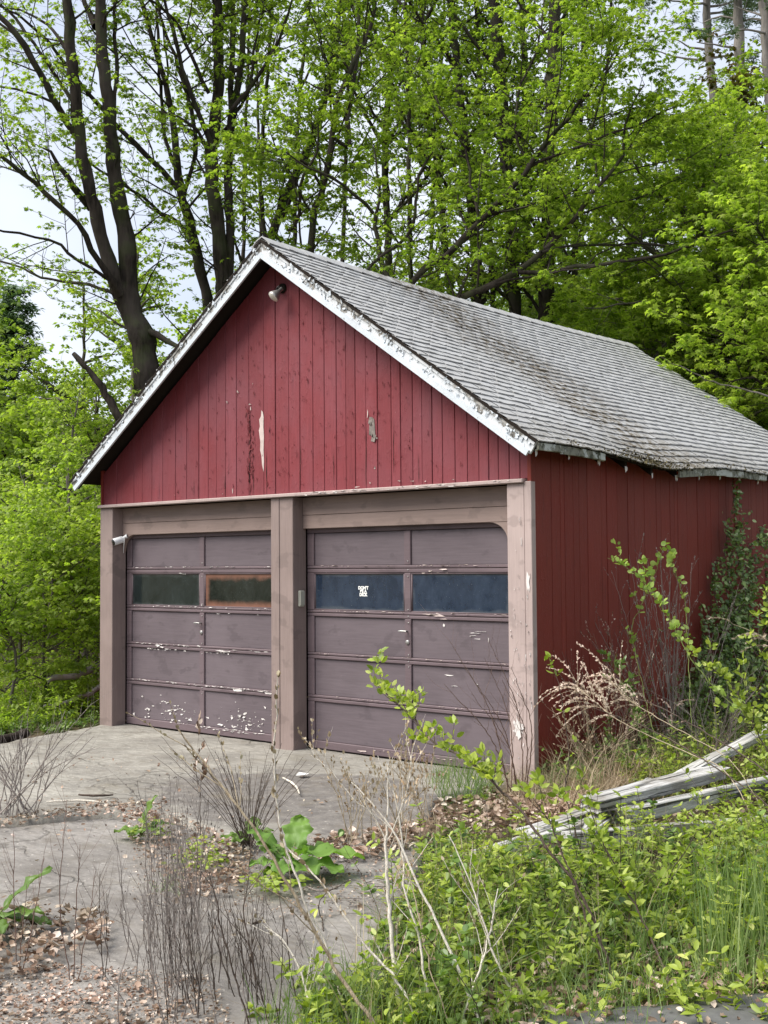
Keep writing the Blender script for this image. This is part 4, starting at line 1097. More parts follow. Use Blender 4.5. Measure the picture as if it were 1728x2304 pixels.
# the big forked maple left of the gable
f1 = foot(345, 900, 20.5, 0.15)
T1 = [trunk(f1, LB([(330, 860), (318, 760), (291, 690), (286, 560), (264, 430), (250, 300), (236, 170), (226, 60), (226, -60), (236, -320), (250, -600)], [58, 58, 50, 40, 35, 31, 28, 26, 22, 12, 4], 20.5, 0.8), 0.36),
      LB([(296, 720), (268, 665), (236, 560), (206, 450), (181, 320), (166, 180), (155, 60), (148, -80), (140, -300), (130, -560)], [32, 35, 31, 29, 27, 26, 24, 20, 12, 4], 20.5, 0.8, 0.2, -0.8),
      LB([(272, 665), (236, 610), (205, 560), (178, 505), (125, 455), (60, 400), (0, 350), (-120, 270)], [17, 15, 13, 12, 11, 10, 8, 4], 20.3, 1.6, 0.2, -1.5),
      LB([(270, 668), (205, 640), (150, 636), (90, 622), (0, 588), (-130, 600)], [10, 9, 7, 6, 5, 3], 20.3, 1.6, 0.1, 1.2),
      LB([(262, 640), (165, 578), (120, 545), (20, 520), (-90, 505)], [9, 7, 6, 5, 3], 20.3, 1.6, 0.1, -1.0),
      LB([(205, 470), (170, 425), (146, 390), (120, 350), (90, 330)], [18, 16, 12, 7, 3], 20.5, 1.5, 0.1, -0.8),
      LB([(185, 330), (130, 240), (70, 130), (22, 60), (-60, -30), (-140, -160)], [14, 16, 15, 13, 10, 4], 20.2, 1.5, 0.1, -1.2),
      LB([(180, 250), (100, 130), (40, 50), (0, 12), (-80, -20)], [10, 8, 7, 6, 3], 20.2, 1.5, 0.1, 0.9),
      LB([(250, 290), (262, 170), (258, 60), (262, -40), (290, -200)], [12, 10, 9, 7, 3], 20.5, 1.0, 0.1, 0.8),
      LB([(215, 60), (200, 30), (182, -20), (170, -120)], [18, 14, 10, 5], 20.5, 1.0, 0.1, 0.5),
      LB([(330, 745), (372, 765), (410, 785), (450, 830)], [16, 13, 10, 5], 20.4, 1.2, 0.2, -0.5),
      LB([(160, 120), (110, 60), (60, 30), (-20, 10)], [9, 7, 5, 3], 20.3, 1.5, 0.1, 1.0)]
make_tree('maple_tree', T1, f1, 'large dark maple forking into two thick trunks, left of the gable', nb=1.5, nt_=7, kl=4, ls=0.076, tmpl=MAPLE, leaf_nodes=2, bl=(0.9, 2.3))
# dead broken stem leaning beside it
dead = foot(300, 1000, 18.8)
root = empty('dead_snag', tuple(dead)); tag(root, 'broken dead stem leaning left, poking out behind the left roof edge', 'dead tree')
P_, R_ = smooth_path([dead] + [PX(*q, 18.8) for q in ((310, 1010), (269, 943), (240, 890), (205, 838), (165, 795))], 0.12, 0.012, [.09, .075, .065, .058, .05, .038])
g_ = Geo(); g_.add(*tubes([P_], [R_ * (1 + 0.15 * rng.normal(0, 1, len(R_)).clip(-1, 1))], 8)); o = g_.obj('stem', MAT['bark'], root, True); o.location = -Vector(dead)

# slender many-stemmed maple between the big one and the straight pair
f2 = foot(470, 760, 22.0)
T2 = [trunk(f2, LB([(470, 740), (461, 650), (440, 560), (420, 480), (404, 415), (392, 300), (375, 200), (355, 130), (335, 60), (310, -40), (280, -260)], [24, 24, 24, 22, 20, 15, 13, 12, 11, 9, 3], 22, 0.9), 0.14),
      LB([(400, 425), (330, 350), (262, 282), (190, 200), (130, 120), (60, 50), (-10, 5)], [13, 12, 11, 9, 7, 6, 3], 21.8, 1.4, 0.1, -1.2),
      LB([(396, 380), (370, 300), (362, 200), (355, 60), (352, -80)], [9, 9, 8, 7, 3], 22, 1.1, 0.1, 0.6),
      LB([(412, 450), (440, 330), (425, 230), (390, 120), (360, 30), (340, -90)], [10, 10, 9, 8, 7, 3], 22, 1.1, 0.1, 0.6),
      LB([(385, 500), (330, 450), (280, 420), (210, 370), (150, 330)], [8, 7, 6, 5, 3], 21.8, 1.4, 0.1, -1),
      LB([(440, 560), (400, 500), (340, 470), (270, 400)], [9, 8, 6, 3], 22, 1.3, 0.1, 0.8)]
make_tree('maple_tree', T2, f2, 'slim maple with many upright stems between the forked maple and the gable peak', nb=1.6, nt_=7, kl=4, ls=0.074, leaf_nodes=2, leafm='maple', tmpl=MAPLE)
# the straight pair of trunks
f3 = foot(505, 760, 21.5)
T3 = [trunk(f3, LB([(505, 700), (500, 620), (489, 500), (476, 400), (480, 300), (490, 200), (491, 80), (488, -60), (480, -330), (470, -560)], [36, 34, 33, 31, 27, 25, 24, 20, 10, 4], 21.5, 0.8), 0.26),
      LB([(512, 680), (516, 560), (514, 430), (517, 300), (541, 150), (551, 0), (556, -120), (570, -350)], [22, 21, 20, 19, 15, 13, 11, 4], 21.6, 1.0, 0.2, 0.4),
      LB([(477, 330), (440, 240), (410, 150), (380, 40), (350, -60)], [13, 11, 10, 8, 4], 21.4, 1.0, 0.1, -0.8),
      LB([(470, 210), (400, 60), (350, 10), (300, -20)], [9, 8, 6, 3], 21.4, 1.2, 0.1, -1),
      LB([(517, 300), (520, 180), (525, 40), (520, -120)], [13, 13, 12, 5], 21.7, 1.0, 0.1, 0.4),
      LB([(520, 250), (590, 160), (640, 60), (660, -30)], [10, 8, 7, 3], 21.4, 1.3, 0.1, -0.8),
      LB([(500, 300), (560, 200), (570, 120), (600, -20)], [8, 8, 7, 3], 21.8, 1.2, 0.1, 0.9),
      LB([(480, 380), (450, 300), (400, 260), (340, 250)], [9, 8, 6, 3], 21.3, 1.3, 0.1, -0.8)]
make_tree('maple_tree', T3, f3, 'tall straight maple with two close dark trunks just left of the gable peak', nb=1.8, nt_=8, kl=5, ls=0.076, leaf_nodes=2, tmpl=MAPLE)
# leaning stems over the ridge
f4 = foot(600, 800, 23)
T4 = [trunk(f4, LB([(606, 560), (614, 524), (638, 452), (679, 362), (708, 297), (737, 202), (748, 130), (760, 60), (770, -60), (790, -300)], [22, 21, 20, 19, 18, 16, 14, 13, 10, 4], 23, 1.0), 0.16),
      LB([(600, 560), (590, 480), (585, 400), (592, 300), (600, 180), (610, 60), (612, -100)], [11, 11, 10, 9, 8, 7, 3], 23, 1.1, 0.1, 0.6),
      LB([(614, 524), (660, 440), (668, 380), (690, 330), (740, 270)], [8, 8, 7, 6, 3], 23, 1.3, 0.1, -1)]
make_tree('maple_tree', T4, f4, 'leafy maple whose trunk slants right above the gable peak', nb=1.9, nt_=8, kl=5, ls=0.082, leaf_nodes=3)
f5 = foot(690, 820, 21)
T5 = [trunk(f5, LB([(702, 560), (706, 485), (726, 423), (748, 307), (762, 217), (799, 137), (836, 54), (850, -30), (880, -260)], [16, 15, 15, 14, 12, 11, 9, 8, 3], 21, 1.1), 0.12),
      LB([(650, 520), (665, 500), (675, 450), (680, 400), (712, 350), (716, 280)], [9, 9, 8, 7, 6, 3], 20.8, 1.3, 0.1, -1),
      LB([(748, 307), (784, 330), (785, 260), (802, 137), (809, 0), (820, -180)], [8, 10, 10, 9, 8, 3], 21, 1.1, 0.1, 0.5),
      LB([(726, 423), (700, 380), (660, 350), (600, 340)], [7, 7, 5, 3], 21, 1.4, 0.1, -1.2)]
make_tree('maple_tree', T5, f5, 'thin dark maple stem curving up over the front of the ridge', nb=2.0, nt_=8, kl=5, ls=0.078, leaf_nodes=3)
# the maple whose long limbs sweep over the roof
f8 = foot(900, 900, 19.6)
T8 = [trunk(f8, LB([(900, 760), (885, 660), (860, 590), (845, 500), (855, 430), (840, 330)], [30, 20, 12, 9, 6, 3], 19.6, 1.3), 0.2),
      LB([(895, 720), (925, 638), (965, 600), (1026, 557), (1081, 495), (1124, 459), (1145, 431), (1190, 378), (1234, 313), (1262, 284), (1330, 190), (1400, 100)], [15, 15, 15, 15, 14, 13, 13, 12, 11, 9, 6, 3], 19.2, 1.6, 0.1, -1.0),
      LB([(1194, 374), (1230, 358), (1320, 325), (1365, 305), (1440, 280), (1520, 240)], [8, 7, 6, 5, 4, 3], 18.6, 1.6, 0.1, -0.5),
      LB([(900, 760), (1034, 673), (1095, 647), (1160, 615), (1214, 570), (1283, 505), (1328, 444), (1385, 374), (1401, 346), (1410, 265), (1450, 190)], [16, 16, 16, 15, 13, 11, 9, 8, 7, 5, 3], 18.6, 1.7, 0.15, -0.4),
      LB([(1165, 613), (1234, 612), (1290, 602), (1352, 598), (1446, 578), (1499, 574), (1590, 540), (1700, 500)], [10, 10, 9, 9, 8, 7, 5, 3], 18.3, 1.7, 0.05, -0.6),
      LB([(1218, 568), (1260, 557), (1324, 553), (1446, 549), (1540, 560)], [7, 6, 6, 5, 3], 18.3, 1.7, 0.1, 0.6),
      LB([(860, 660), (824, 607), (870, 570), (922, 524), (936, 452), (950, 380), (1010, 300)], [10, 8, 8, 8, 7, 6, 3], 19.4, 1.6, 0.3, 0.6),
      LB([(1081, 495), (1060, 420), (1050, 340), (1000, 260), (960, 180)], [8, 7, 6, 5, 3], 19, 1.6, 0.1, 0.8),
      LB([(1190, 378), (1160, 300), (1170, 200), (1210, 100), (1230, -30)], [7, 7, 6, 5, 3], 18.8, 1.6, 0.1, 0.8),
      LB([(1328, 444), (1340, 380), (1330, 300), (1360, 180), (1380, 60)], [7, 6, 6, 5, 3], 18.4, 1.6, 0.1, 0.5),
      LB([(840, 480), (780, 420), (700, 380), (640, 340)], [8, 7, 5, 3], 19.4, 1.5, 0.1, -0.8)]
make_tree('maple_tree', T8, f8, 'spreading maple sweeping long bare limbs to the right above the roof ridge', nb=1.9, nt_=8, kl=5, ls=0.076, leaf_nodes=3, tmpl=MAPLE, bl=(0.8, 2.0), barkm='bark')
# trunks deeper in the wood behind the ridge
for (pts, wd, dp, lab, lm, dn) in (
    ([(1080, 720), (1078, 690), (1066, 520), (1045, 325), (1027, 145), (1015, 0), (1000, -250), (990, -500)], [26, 25, 24, 22, 20, 18, 12, 4], 25, 'tall maple trunk rising behind the middle of the ridge', 'maple', 1.0),
    ([(1160, 760), (1158, 690), (1150, 500), (1136, 330), (1124, 160), (1108, -40), (1090, -300), (1085, -520)], [30, 30, 29, 29, 28, 24, 14, 4], 24.5, 'thick leaning maple trunk right of the ridge middle', 'maple', 0.9),
    ([(1229, 780), (1228, 720), (1232, 550), (1240, 300), (1245, 100), (1252, -80), (1262, -330), (1270, -520)], [37, 37, 34, 31, 28, 24, 12, 4], 24, 'thickest dark trunk standing above the back half of the ridge', 'maple', 0.9),
    ([(1020, 760), (1002, 560), (985, 400), (960, 240), (950, 60), (940, -140), (930, -400)], [16, 15, 14, 13, 12, 9, 4], 27, 'narrow maple trunk between the ridge middle and the leaning stems', 'maple', 1.2),
    ([(1190, 760), (1186, 560), (1181, 325), (1182, 160), (1175, 20), (1170, -200)], [20, 19, 18, 17, 13, 4], 28, 'straight narrow trunk in the gap between the two thick ones', 'woodleaf', 0.9),
    ([(880, 760), (872, 500), (866, 330), (880, 160), (890, 0), (900, -240)], [18, 17, 16, 14, 11, 4], 29, 'grey upright trunk far behind the front of the ridge', 'woodleaf', 1.1)):
    ft = foot(pts[0][0] + 4, 900, dp)
    Lm = [trunk(ft, LB(pts, wd, dp, dn), wd[0] / FPX * dp * 0.6)]
    for q in range(9):
        i = random.randint(1, len(pts) - 3); p0 = np.array(pts[i]); sx = random.choice([-1, 1]) * random.uniform(70, 190)
        Lm.append(LB([tuple(p0), tuple(p0 + (sx * 0.35, -60)), tuple(p0 + (sx * 0.75, -140)), tuple(p0 + (sx, -random.uniform(190, 270)))], [9, 8, 6, 3], dp, 1.3 * dn, 0.1, random.uniform(-2.0, 1.5)))
    make_tree('maple_tree', Lm, ft, lab, nb=1.5, nt_=8, kl=4, ls=0.085, leaf_nodes=3, leafm=lm, sides=10, bl=(0.9, 2.2), tmpl=KITE)
for (x0, x1, lean, wd, dp, lab) in ((655, 640, 60, 11, 27, 'slim dark trunk just right of the gable peak, leaning right'), (770, 776, 10, 10, 29, 'slim upright trunk above the front third of the ridge'), (925, 930, -20, 12, 26, 'slim dark trunk left of the sweeping bare limbs'),
                           (965, 975, 25, 9, 30, 'slimmest trunk behind the middle of the ridge'), (1110, 1100, -30, 13, 27, 'slim trunk leaning left between the maple trunks over the ridge'), (1290, 1296, 20, 14, 26, 'dark trunk just right of the thickest one'), (1330, 1345, 30, 10, 29, 'slim trunk above the back end of the ridge'), (545, 548, 14, 9, 28, 'slim trunk right of the close pair of dark trunks'), (590, 585, -10, 8, 30, 'thin straight stem directly above the gable peak')):
    pts = [(x0, 760), (x0 + lean * .1, 600), ((x0 + x1) / 2 + lean * .3, 400), (x1 + lean * .6, 200), (x1 + lean, 0), (x1 + lean * 1.3, -220)]
    ft = foot(x0, 900, dp); Lm = [trunk(ft, LB(pts, [wd, wd, wd * .9, wd * .75, wd * .6, 3], dp, .35), wd / FPX * dp * .6)]
    for q in range(4):
        i = random.randint(1, 4); p0 = np.array(pts[i]); sx = random.choice([-1, 1]) * random.uniform(30, 90)
        Lm.append(LB([tuple(p0), tuple(p0 + (sx * .4, -60)), tuple(p0 + (sx, -150))], [6, 5, 2], dp, .8, .2, random.uniform(-1, 1)))
    make_tree('maple_tree', Lm, ft, lab, nb=1.2, nt_=6, kl=4, ls=0.09, leaf_nodes=2, sides=7)
# bright young maple filling the right, behind the back of the roof
f9 = foot(1600, 1000, 21.5)
T9 = [trunk(f9, LB([(1600, 900), (1590, 800), (1560, 700), (1540, 600), (1530, 500), (1535, 400), (1545, 330)], [16, 15, 13, 11, 9, 6, 3], 21.5, 2.0), 0.12)]
for pts in ([(1590, 850), (1527, 761), (1466, 802), (1400, 830)], [(1600, 860), (1640, 780), (1700, 730), (1780, 690)], [(1580, 780), (1500, 720), (1430, 690), (1360, 680)], [(1560, 700), (1620, 640), (1690, 600), (1770, 560)],
            [(1545, 620), (1480, 570), (1420, 520), (1380, 480)], [(1540, 560), (1600, 500), (1650, 450), (1700, 420)], [(1535, 480), (1480, 430), (1450, 380), (1430, 330)], [(1590, 840), (1650, 830), (1720, 850), (1800, 860)], [(1590, 800), (1640, 730), (1650, 660), (1690, 560)], [(1530, 520), (1580, 440), (1600, 380), (1640, 330)]):
    for dd in (-2.2, 0.0, 1.8):
        T9.append(LB([(a + random.uniform(-14, 14), b + random.uniform(-14, 14)) for a, b in pts], [8, 7, 5, 3], 21.5, 1.6, 0.1, dd))
make_tree('maple_tree', T9, f9, 'bright yellow-green young maple behind the far end of the roof', nb=2.4, nt_=8, kl=6, ls=0.086, leaf_nodes=3, leafm='maple_bright', barkm='bark_grey', tmpl=MAPLE, bl=(0.6, 1.5), tl=(0.3, 0.6))
f10 = foot(1800, 1000, 17.5)
T10 = [trunk(f10, LB([(1800, 1000), (1790, 900), (1780, 800), (1765, 700), (1760, 560), (1770, 420)], [16, 15, 13, 11, 8, 3], 17.5, 1.4), 0.12)]
for pts in ([(1795, 950), (1740, 880), (1690, 850), (1640, 860)], [(1790, 900), (1720, 800), (1660, 770), (1610, 740)], [(1780, 800), (1730, 700), (1680, 660), (1640, 640)], [(1770, 700), (1830, 620), (1880, 560)], [(1790, 900), (1850, 820), (1920, 780)], [(1765, 600), (1720, 540), (1690, 500)]):
    for dd in (-1.2, 1.2):
        T10.append(LB(pts, [7, 6, 5, 3], 17.5, 1.6, 0.1, dd))
make_tree('maple_tree', T10, f10, 'leaning maple at the right edge whose lower boughs reach toward the back eave', nb=2.0, nt_=7, kl=5, ls=0.088, leaf_nodes=2, leafm='maple_bright', tmpl=MAPLE, bl=(0.6, 1.3), tl=(0.3, 0.6))
# dangling bare shoot with a few leaves at the back rake
v0 = [PX(*q, 15.6) for q in ((1480, 800), (1543, 829), (1600, 860), (1660, 872), (1728, 889), (1800, 930))]
root = empty('hanging_branch', tuple(v0[-1])); tag(root, 'thin bare branch with a few leaves crossing behind the back roof edge', 'branch')
P_, R_ = smooth_path(v0, 0.1, 0.01, [0.004, 0.008, 0.010, 0.011, 0.013, 0.015]); g_ = Geo(); g_.add(*tubes([P_], [R_], 5))
o = g_.obj('stem', MAT['bark_grey'], root); o.location = -Vector(v0[-1])
V, F = clusters(P_[:7:1], 4, 0.08, MAPLE, 0.08); o = ob('leaves', me_np('leaves', V, F, MAT['maple_bright']), root); o.location = -Vector(v0[-1])

# pines at the top right
for (pts, wd, dp, lab) in (([(1624, 700), (1618, 420), (1608, 240), (1593, 90), (1589, 0), (1580, -200), (1575, -420)], [20, 20, 19, 18, 17, 13, 8], 30, 'left pine of the three pale grey trunks at the top right'),
                       ([(1686, 700), (1679, 420), (1671, 290), (1667, 150), (1662, 60), (1658, -40), (1650, -400)], [26, 25, 25, 24, 22, 20, 10], 28, 'middle pale pine trunk at the top right with reddish leaves below'),
                       ([(1748, 700), (1740, 420), (1730, 200), (1722, 60), (1716, -60), (1710, -400)], [24, 23, 22, 21, 19, 10], 27, 'rightmost pale pine trunk cut by the edge of the photo')):
    ft = foot(pts[0][0] + 6, 900, dp)
    Lm = [trunk(ft, LB(pts, wd, dp, 0.0), wd[0] / FPX * dp * 0.55)]
    for q in range(16):
        y0 = random.uniform(-380, 150); x0 = np.interp(y0, [-400, 700], [pts[-1][0], pts[0][0]])
        sx = random.choice([-1, 1]) * random.uniform(60, 150)
        Lm.append(LB([(x0, y0), (x0 + sx * 0.5, y0 - 8), (x0 + sx, y0 + random.uniform(-30, 10))], [6, 4, 2], dp, 0.9 if y0 < 60 else 0.25, 0.3, random.uniform(-2, 2)))
    make_tree('pine_tree', Lm, ft, lab, 'tree', None, 'bark_pine', 'needle', nb=2.2, bl=(0.3, 0.8), nt_=7, tl=(0.15, 0.3), kl=12, ls=0.11, tmpl=NEEDLE, leaf_nodes=2, droop=0.3, spread=0.05, sides=12)
f11 = foot(1690, 900, 25)
T11 = [trunk(f11, LB([(1690, 760), (1685, 600), (1690, 450), (1700, 330), (1700, 210)], [10, 9, 8, 6, 3], 25, 1.2), 0.08)]
for pts in ([(1690, 480), (1640, 420), (1600, 390)], [(1695, 420), (1660, 350), (1620, 310)], [(1700, 350), (1740, 270), (1780, 230)], [(1690, 520), (1740, 460), (1790, 430)], [(1700, 280), (1660, 220), (1650, 160)], [(1690, 560), (1640, 520), (1600, 510)]):
    T11.append(LB(pts, [6, 5, 3], 25, 1.5, 0.1, random.uniform(-1.5, 1.5)))
make_tree('red_leaved_tree', T11, f11, 'small russet-leaved tree in front of the pale pine trunks', leafm='russet', nb=2.0, nt_=8, kl=5, ls=0.10, leaf_nodes=2, bl=(0.5, 1.1), tl=(0.25, 0.5))

# ---- saplings and bushes left of the garage
def sapling(px, py_top, dp, wpx, lab, leafm='maple_bright', nl=9, ls=0.07, kl=5, grp=None, tmpl=KITE, nbm=2.4, barkm='bark_grey', name='sapling'):
    ft = foot(px, 1450, dp)
    top = PX(px + random.uniform(-20, 20), py_top, dp)
    h = top[2] - ft[2]
    Lm = [([ft, ft * 0.67 + top * 0.33 + rng.normal(0, 0.06, 3), ft * 0.33 + top * 0.67 + rng.normal(0, 0.08, 3), top], [0.012 * h, 0.009 * h, 0.006 * h, 0.003 * h], 1.5, 0.2)]
    wr = wpx / FPX * dp
    for q in range(nl):
        t = random.uniform(0.15, 0.92); a = random.uniform(0, 2 * PI); p0 = ft + (top - ft) * t; ll = wr * random.uniform(0.5, 1.0) * (1.15 - 0.5 * t)
        dd = np.array([math.cos(a), math.sin(a), 0.0])
        Lm.append(([p0, p0 + dd * ll * 0.5 + [0, 0, 0.25 * ll], p0 + dd * ll + [0, 0, random.uniform(0.3, 0.7) * ll]], [0.005 * h, 0.0035 * h, 0.002 * h], 1.6, 0.1))
    return make_tree(name, Lm, ft, lab, 'tree' if name != 'bush' else 'bush', grp, barkm, leafm, nb=nbm, bl=(0.3, 0.9), nt_=6, tl=(0.2, 0.45), kl=kl, ls=ls, leaf_nodes=2, sides=6, tmpl=tmpl, spread=0.06)
sapling(190, 640, 23, 170, 'airy light-green sapling between the dark conifer and the forked maple', nl=16, ls=0.08)
sapling(165, 900, 19, 120, 'leafy sapling in front of the dark conifer, below the broken stem', nl=18)
sapling(40, 1080, 17, 130, 'light-green sapling at the left edge beneath the conifer', nl=16)
sapling(230, 860, 20, 130, 'sapling filling the gap behind the low left corner of the roof', nl=14)
sapling(170, 1040, 16.5, 130, 'dense bright bush right of the left-edge sapling', 'maple_bright', nl=18, name='bush')
sapling(110, 1180, 15.5, 140, 'low bright bush beside the left post of the garage', 'maple_bright', nl=18, ls=0.06, name='bush')
sapling(10, 1240, 14.8, 120, 'low bush at the left edge above the fallen logs', 'maple_bright', nl=16, ls=0.06, name='bush')
sapling(215, 1230, 17.5, 90, 'bright low bush tucked behind the left garage post', 'maple_bright', nl=14, ls=0.06, name='bush')
sapling(60, 1080, 21, 200, 'wide dark-green bush deep behind the left-edge sapling', 'woodleaf', nl=20, ls=0.08, name='bush')
sapling(420, 820, 26, 200, 'pale green sapling showing behind the slope left of the peak', 'maple_bright', nl=18, ls=0.09)
sapling(560, 640, 27, 160, 'pale green sapling directly behind the gable peak', 'maple_bright', nl=16, ls=0.09)
sapling(300, 560, 28, 120, 'faint feathery sapling seen between the forked maple trunks', 'maple_bright', nl=12, ls=0.085, kl=4)
sapling(740, 600, 24, 200, 'leafy understorey sapling behind the front third of the ridge', 'maple', nl=20, ls=0.09)
sapling(1000, 640, 25, 210, 'leafy understorey sapling behind the middle of the ridge', 'maple', nl=20, ls=0.09)
sapling(1330, 690, 22.5, 190, 'leafy understorey sapling behind the back end of the ridge', 'maple', nl=20, ls=0.09)
sapling(1480, 880, 20, 150, 'low leafy sapling beyond the back roof edge', 'maple', nl=18, ls=0.08)
sapling(1690, 940, 20, 160, 'low leafy sapling at the right edge beyond the back roof edge', 'maple_bright', nl=18, ls=0.08)

# dark conifer at the left
def conifer(px, py_top, dp, wpx, lab, dens=1.0):
    ft = foot(px, 1400, dp); top = PX(px, py_top, dp); h = top[2] - ft[2]; wr = wpx / FPX * dp
    root = empty('conifer', tuple(ft)); tag(root, lab, 'tree')
    gt = Geo(); P, R_ = smooth_path([ft, (ft + top) / 2, top], 0.5, 0.01, [0.02 * h, 0.012 * h, 0.02]); gt.add(*tubes([P], [R_], 8))
    n = int(150 * dens); t = rng.uniform(0.12, 0.99, n); a = rng.uniform(0, 2 * PI, n)
    S = ft + (top - ft) * t[:, None]; L_ = wr * (1.05 - t) ** 0.8 * rng.uniform(0.6, 1.1, n) + 0.15
    d = np.stack([np.cos(a), np.sin(a), 0.22 + 0 * a], 1)
    Pb = walk(S, d, L_, 7, 0.07, -0.03); Rb = (0.012 * L_ + 0.004)[:, None] * np.linspace(1, 0.3, 7)[None]; gt.add(*tubes(Pb, Rb, 4))
    p, tg, r_ = sample_along(Pb, Rb, 14, 0.15, 1.0); d2 = branch_off(tg, 0.6, -0.1); Pt = walk(p, d2, rng.uniform(0.15, 0.4, len(p)), 3, 0.1, -0.05)
    nodes, _, _ = sample_along(Pt, np.ones(Pt.shape[:2]), 2, 0.1, 1.0)
    V, F = clusters(nodes, 6, 0.17, NEEDLE, 0.04, 0.4, 1.3)
    tr = gt.obj('trunk', MAT['bark'], root); tr.location = -Vector(ft)
    ob('crown', me_np('crown', V - ft, F, MAT['needle']), root)
conifer(30, 640, 32, 170, 'dark green conifer at the left edge in front of the sky', 1.1)
conifer(-110, 560, 37, 170, 'taller dark conifer reaching in from beyond the left edge')
conifer(140, 900, 40, 110, 'short hazy conifer between the left-edge conifer and the broken stem', 0.8)

# ---- the wood behind: copies of a few full trees
def wood_tree(seed, h, wr, leafm, ls):
    global rng
    ft = np.zeros(3); top = np.array([random.uniform(-.6, .6), random.uniform(-.6, .6), h])
    Lm = [([ft, top * 0.33 + rng.normal(0, .15, 3) * [1, 1, 0], top * 0.66 + rng.normal(0, .2, 3) * [1, 1, 0], top], [0.017 * h, 0.013 * h, 0.008 * h, 0.02], 0.8, 0.12)]
    for q in range(20):
        t = random.uniform(0.12, 0.95); a = random.uniform(0, 2 * PI); p0 = top * t; ll = wr * random.uniform(0.5, 1.0) * (1.2 - 0.6 * t)
        dd = np.array([math.cos(a), math.sin(a), 0.0])
        Lm.append(([p0, p0 + dd * ll * 0.5 + [0, 0, 0.35 * ll], p0 + dd * ll + [0, 0, random.uniform(0.5, 1.0) * ll]], [0.006 * h, 0.004 * h, 0.01], 1.0, 0.2))
    return make_tree('woodland_tree', Lm, ft, None, 'tree', 'trees filling the wood behind the garage', 'bark', leafm, nb=1.5, bl=(0.9, 2.2), nt_=7, tl=(0.4, 0.9), kl=5, ls=ls, leaf_nodes=2, sides=7, spread=0.10, tmpl=KITE)
WT = [wood_tree(1, 13, 3.2, 'woodleaf', 0.13), wood_tree(2, 15, 3.4, 'maple', 0.13), wood_tree(3, 9, 2.8, 'woodleaf', 0.125), wood_tree(4, 6.5, 2.4, 'maple_bright', 0.12)]
def copy_tree(o):
    c = o.copy(); COL.objects.link(c)
    for ch in list(o.children): d_ = ch.copy(); COL.objects.link(d_); d_.parent = c
    return c
used = set()
spots = []
for (px, dp, kind, sc) in ((-160, 30, 2, 1.0), (60, 44, 3, 1.1), (190, 38, 3, 0.9), (-60, 46, 3, 1.3), (250, 46, 3, 1.0), (330, 40, 3, 0.9), (440, 46, 3, 1.1), (520, 38, 3, 1.0), (640, 34, 3, 1.1), (700, 30, 3, 1.2), (790, 36, 2, 0.95), (860, 31, 3, 1.2),
                           (950, 38, 2, 1.0), (1040, 33, 2, 0.9), (1120, 40, 2, 1.1), (1200, 33, 2, 0.95), (1290, 37, 2, 1.1), (1340, 30, 2, 1.0), (1420, 34, 2, 1.1), (1500, 32, 2, 1.0), (1480, 42, 0, 0.8), (1580, 38, 2, 1.0), (1660, 34, 2, 0.9), (1740, 32, 2, 0.95), (1800, 38, 2, 1.1),
                           (1900, 27, 1, 0.9), (2050, 24, 0, 0.9), (2000, 33, 1, 1.0), (600, 29, 3, 0.9), (820, 27, 3, 1.0), (1100, 28, 3, 1.1), (1260, 27, 3, 1.1), (1420, 27, 3, 1.1), (1560, 26, 3, 1.1), (1700, 25, 3, 1.1), (1830, 22, 3, 1.1),
                           (0, 28, 3, 0.8), (110, 31, 3, 0.9), (-200, 24, 3, 1.0), (-330, 27, 2, 1.0), (740, 47, 2, 1.1), (1000, 48, 2, 1.1), (1650, 48, 2, 1.2), (560, 50, 3, 1.4), (380, 52, 3, 1.2)):
    q = PX(px, 1400, dp); spots.append((q[0], q[1], kind, sc))
WL = ['tall dull-green tree filling the wood behind the garage', 'tall mid-green tree filling the wood behind the garage', 'medium dull-green tree in the wood behind the garage', 'low yellow-green tree in the wood behind the garage']
first = [True] * 4
for x_, y_, kind, sc in spots:
    o = WT[kind] if first[kind] else copy_tree(WT[kind]); first[kind] = False
    o.location = (x_, y_, float(tz(x_, y_)) - 0.1); o.rotation_euler = (0, 0, random.uniform(0, 6.28)); o.scale = (sc * random.uniform(.9, 1.1),) * 2 + (sc,)
    o['label'] = WL[kind]
# trees along the yard's right side, whose near boughs stand just outside the picture
for x_, y_, kind, sc in ((16.5, 5.0, 2, 1.0), (11.0, 11.5, 1, 0.9)):
    o = copy_tree(WT[kind]); o.location = (x_, y_, float(tz(x_, y_)) - 0.1); o.rotation_euler = (0, 0, random.uniform(0, 6.28)); o.scale = (sc,) * 3; o['label'] = WL[kind]

# trees across the road behind the photographer: the door panes mirror them
for x_, y_, kind, sc in ((-9, -20, 3, 1.0), (-14, -24, 2, 0.8), (-4, -26, 3, 1.1), (1, -30, 2, 0.8), (-19, -18, 2, 0.9), (-12, -31, 0, 0.6), (7, -33, 2, 0.9), (-24, -26, 0, 0.7)):
    o = copy_tree(WT[kind]); o.location = (x_, y_, float(tz(x_, y_)) - 0.1); o.rotation_euler = (0, 0, random.uniform(0, 6.28)); o.scale = (sc,) * 3; o['label'] = 'tree across the road facing the garage doors'; o['group'] = 'trees across the road'

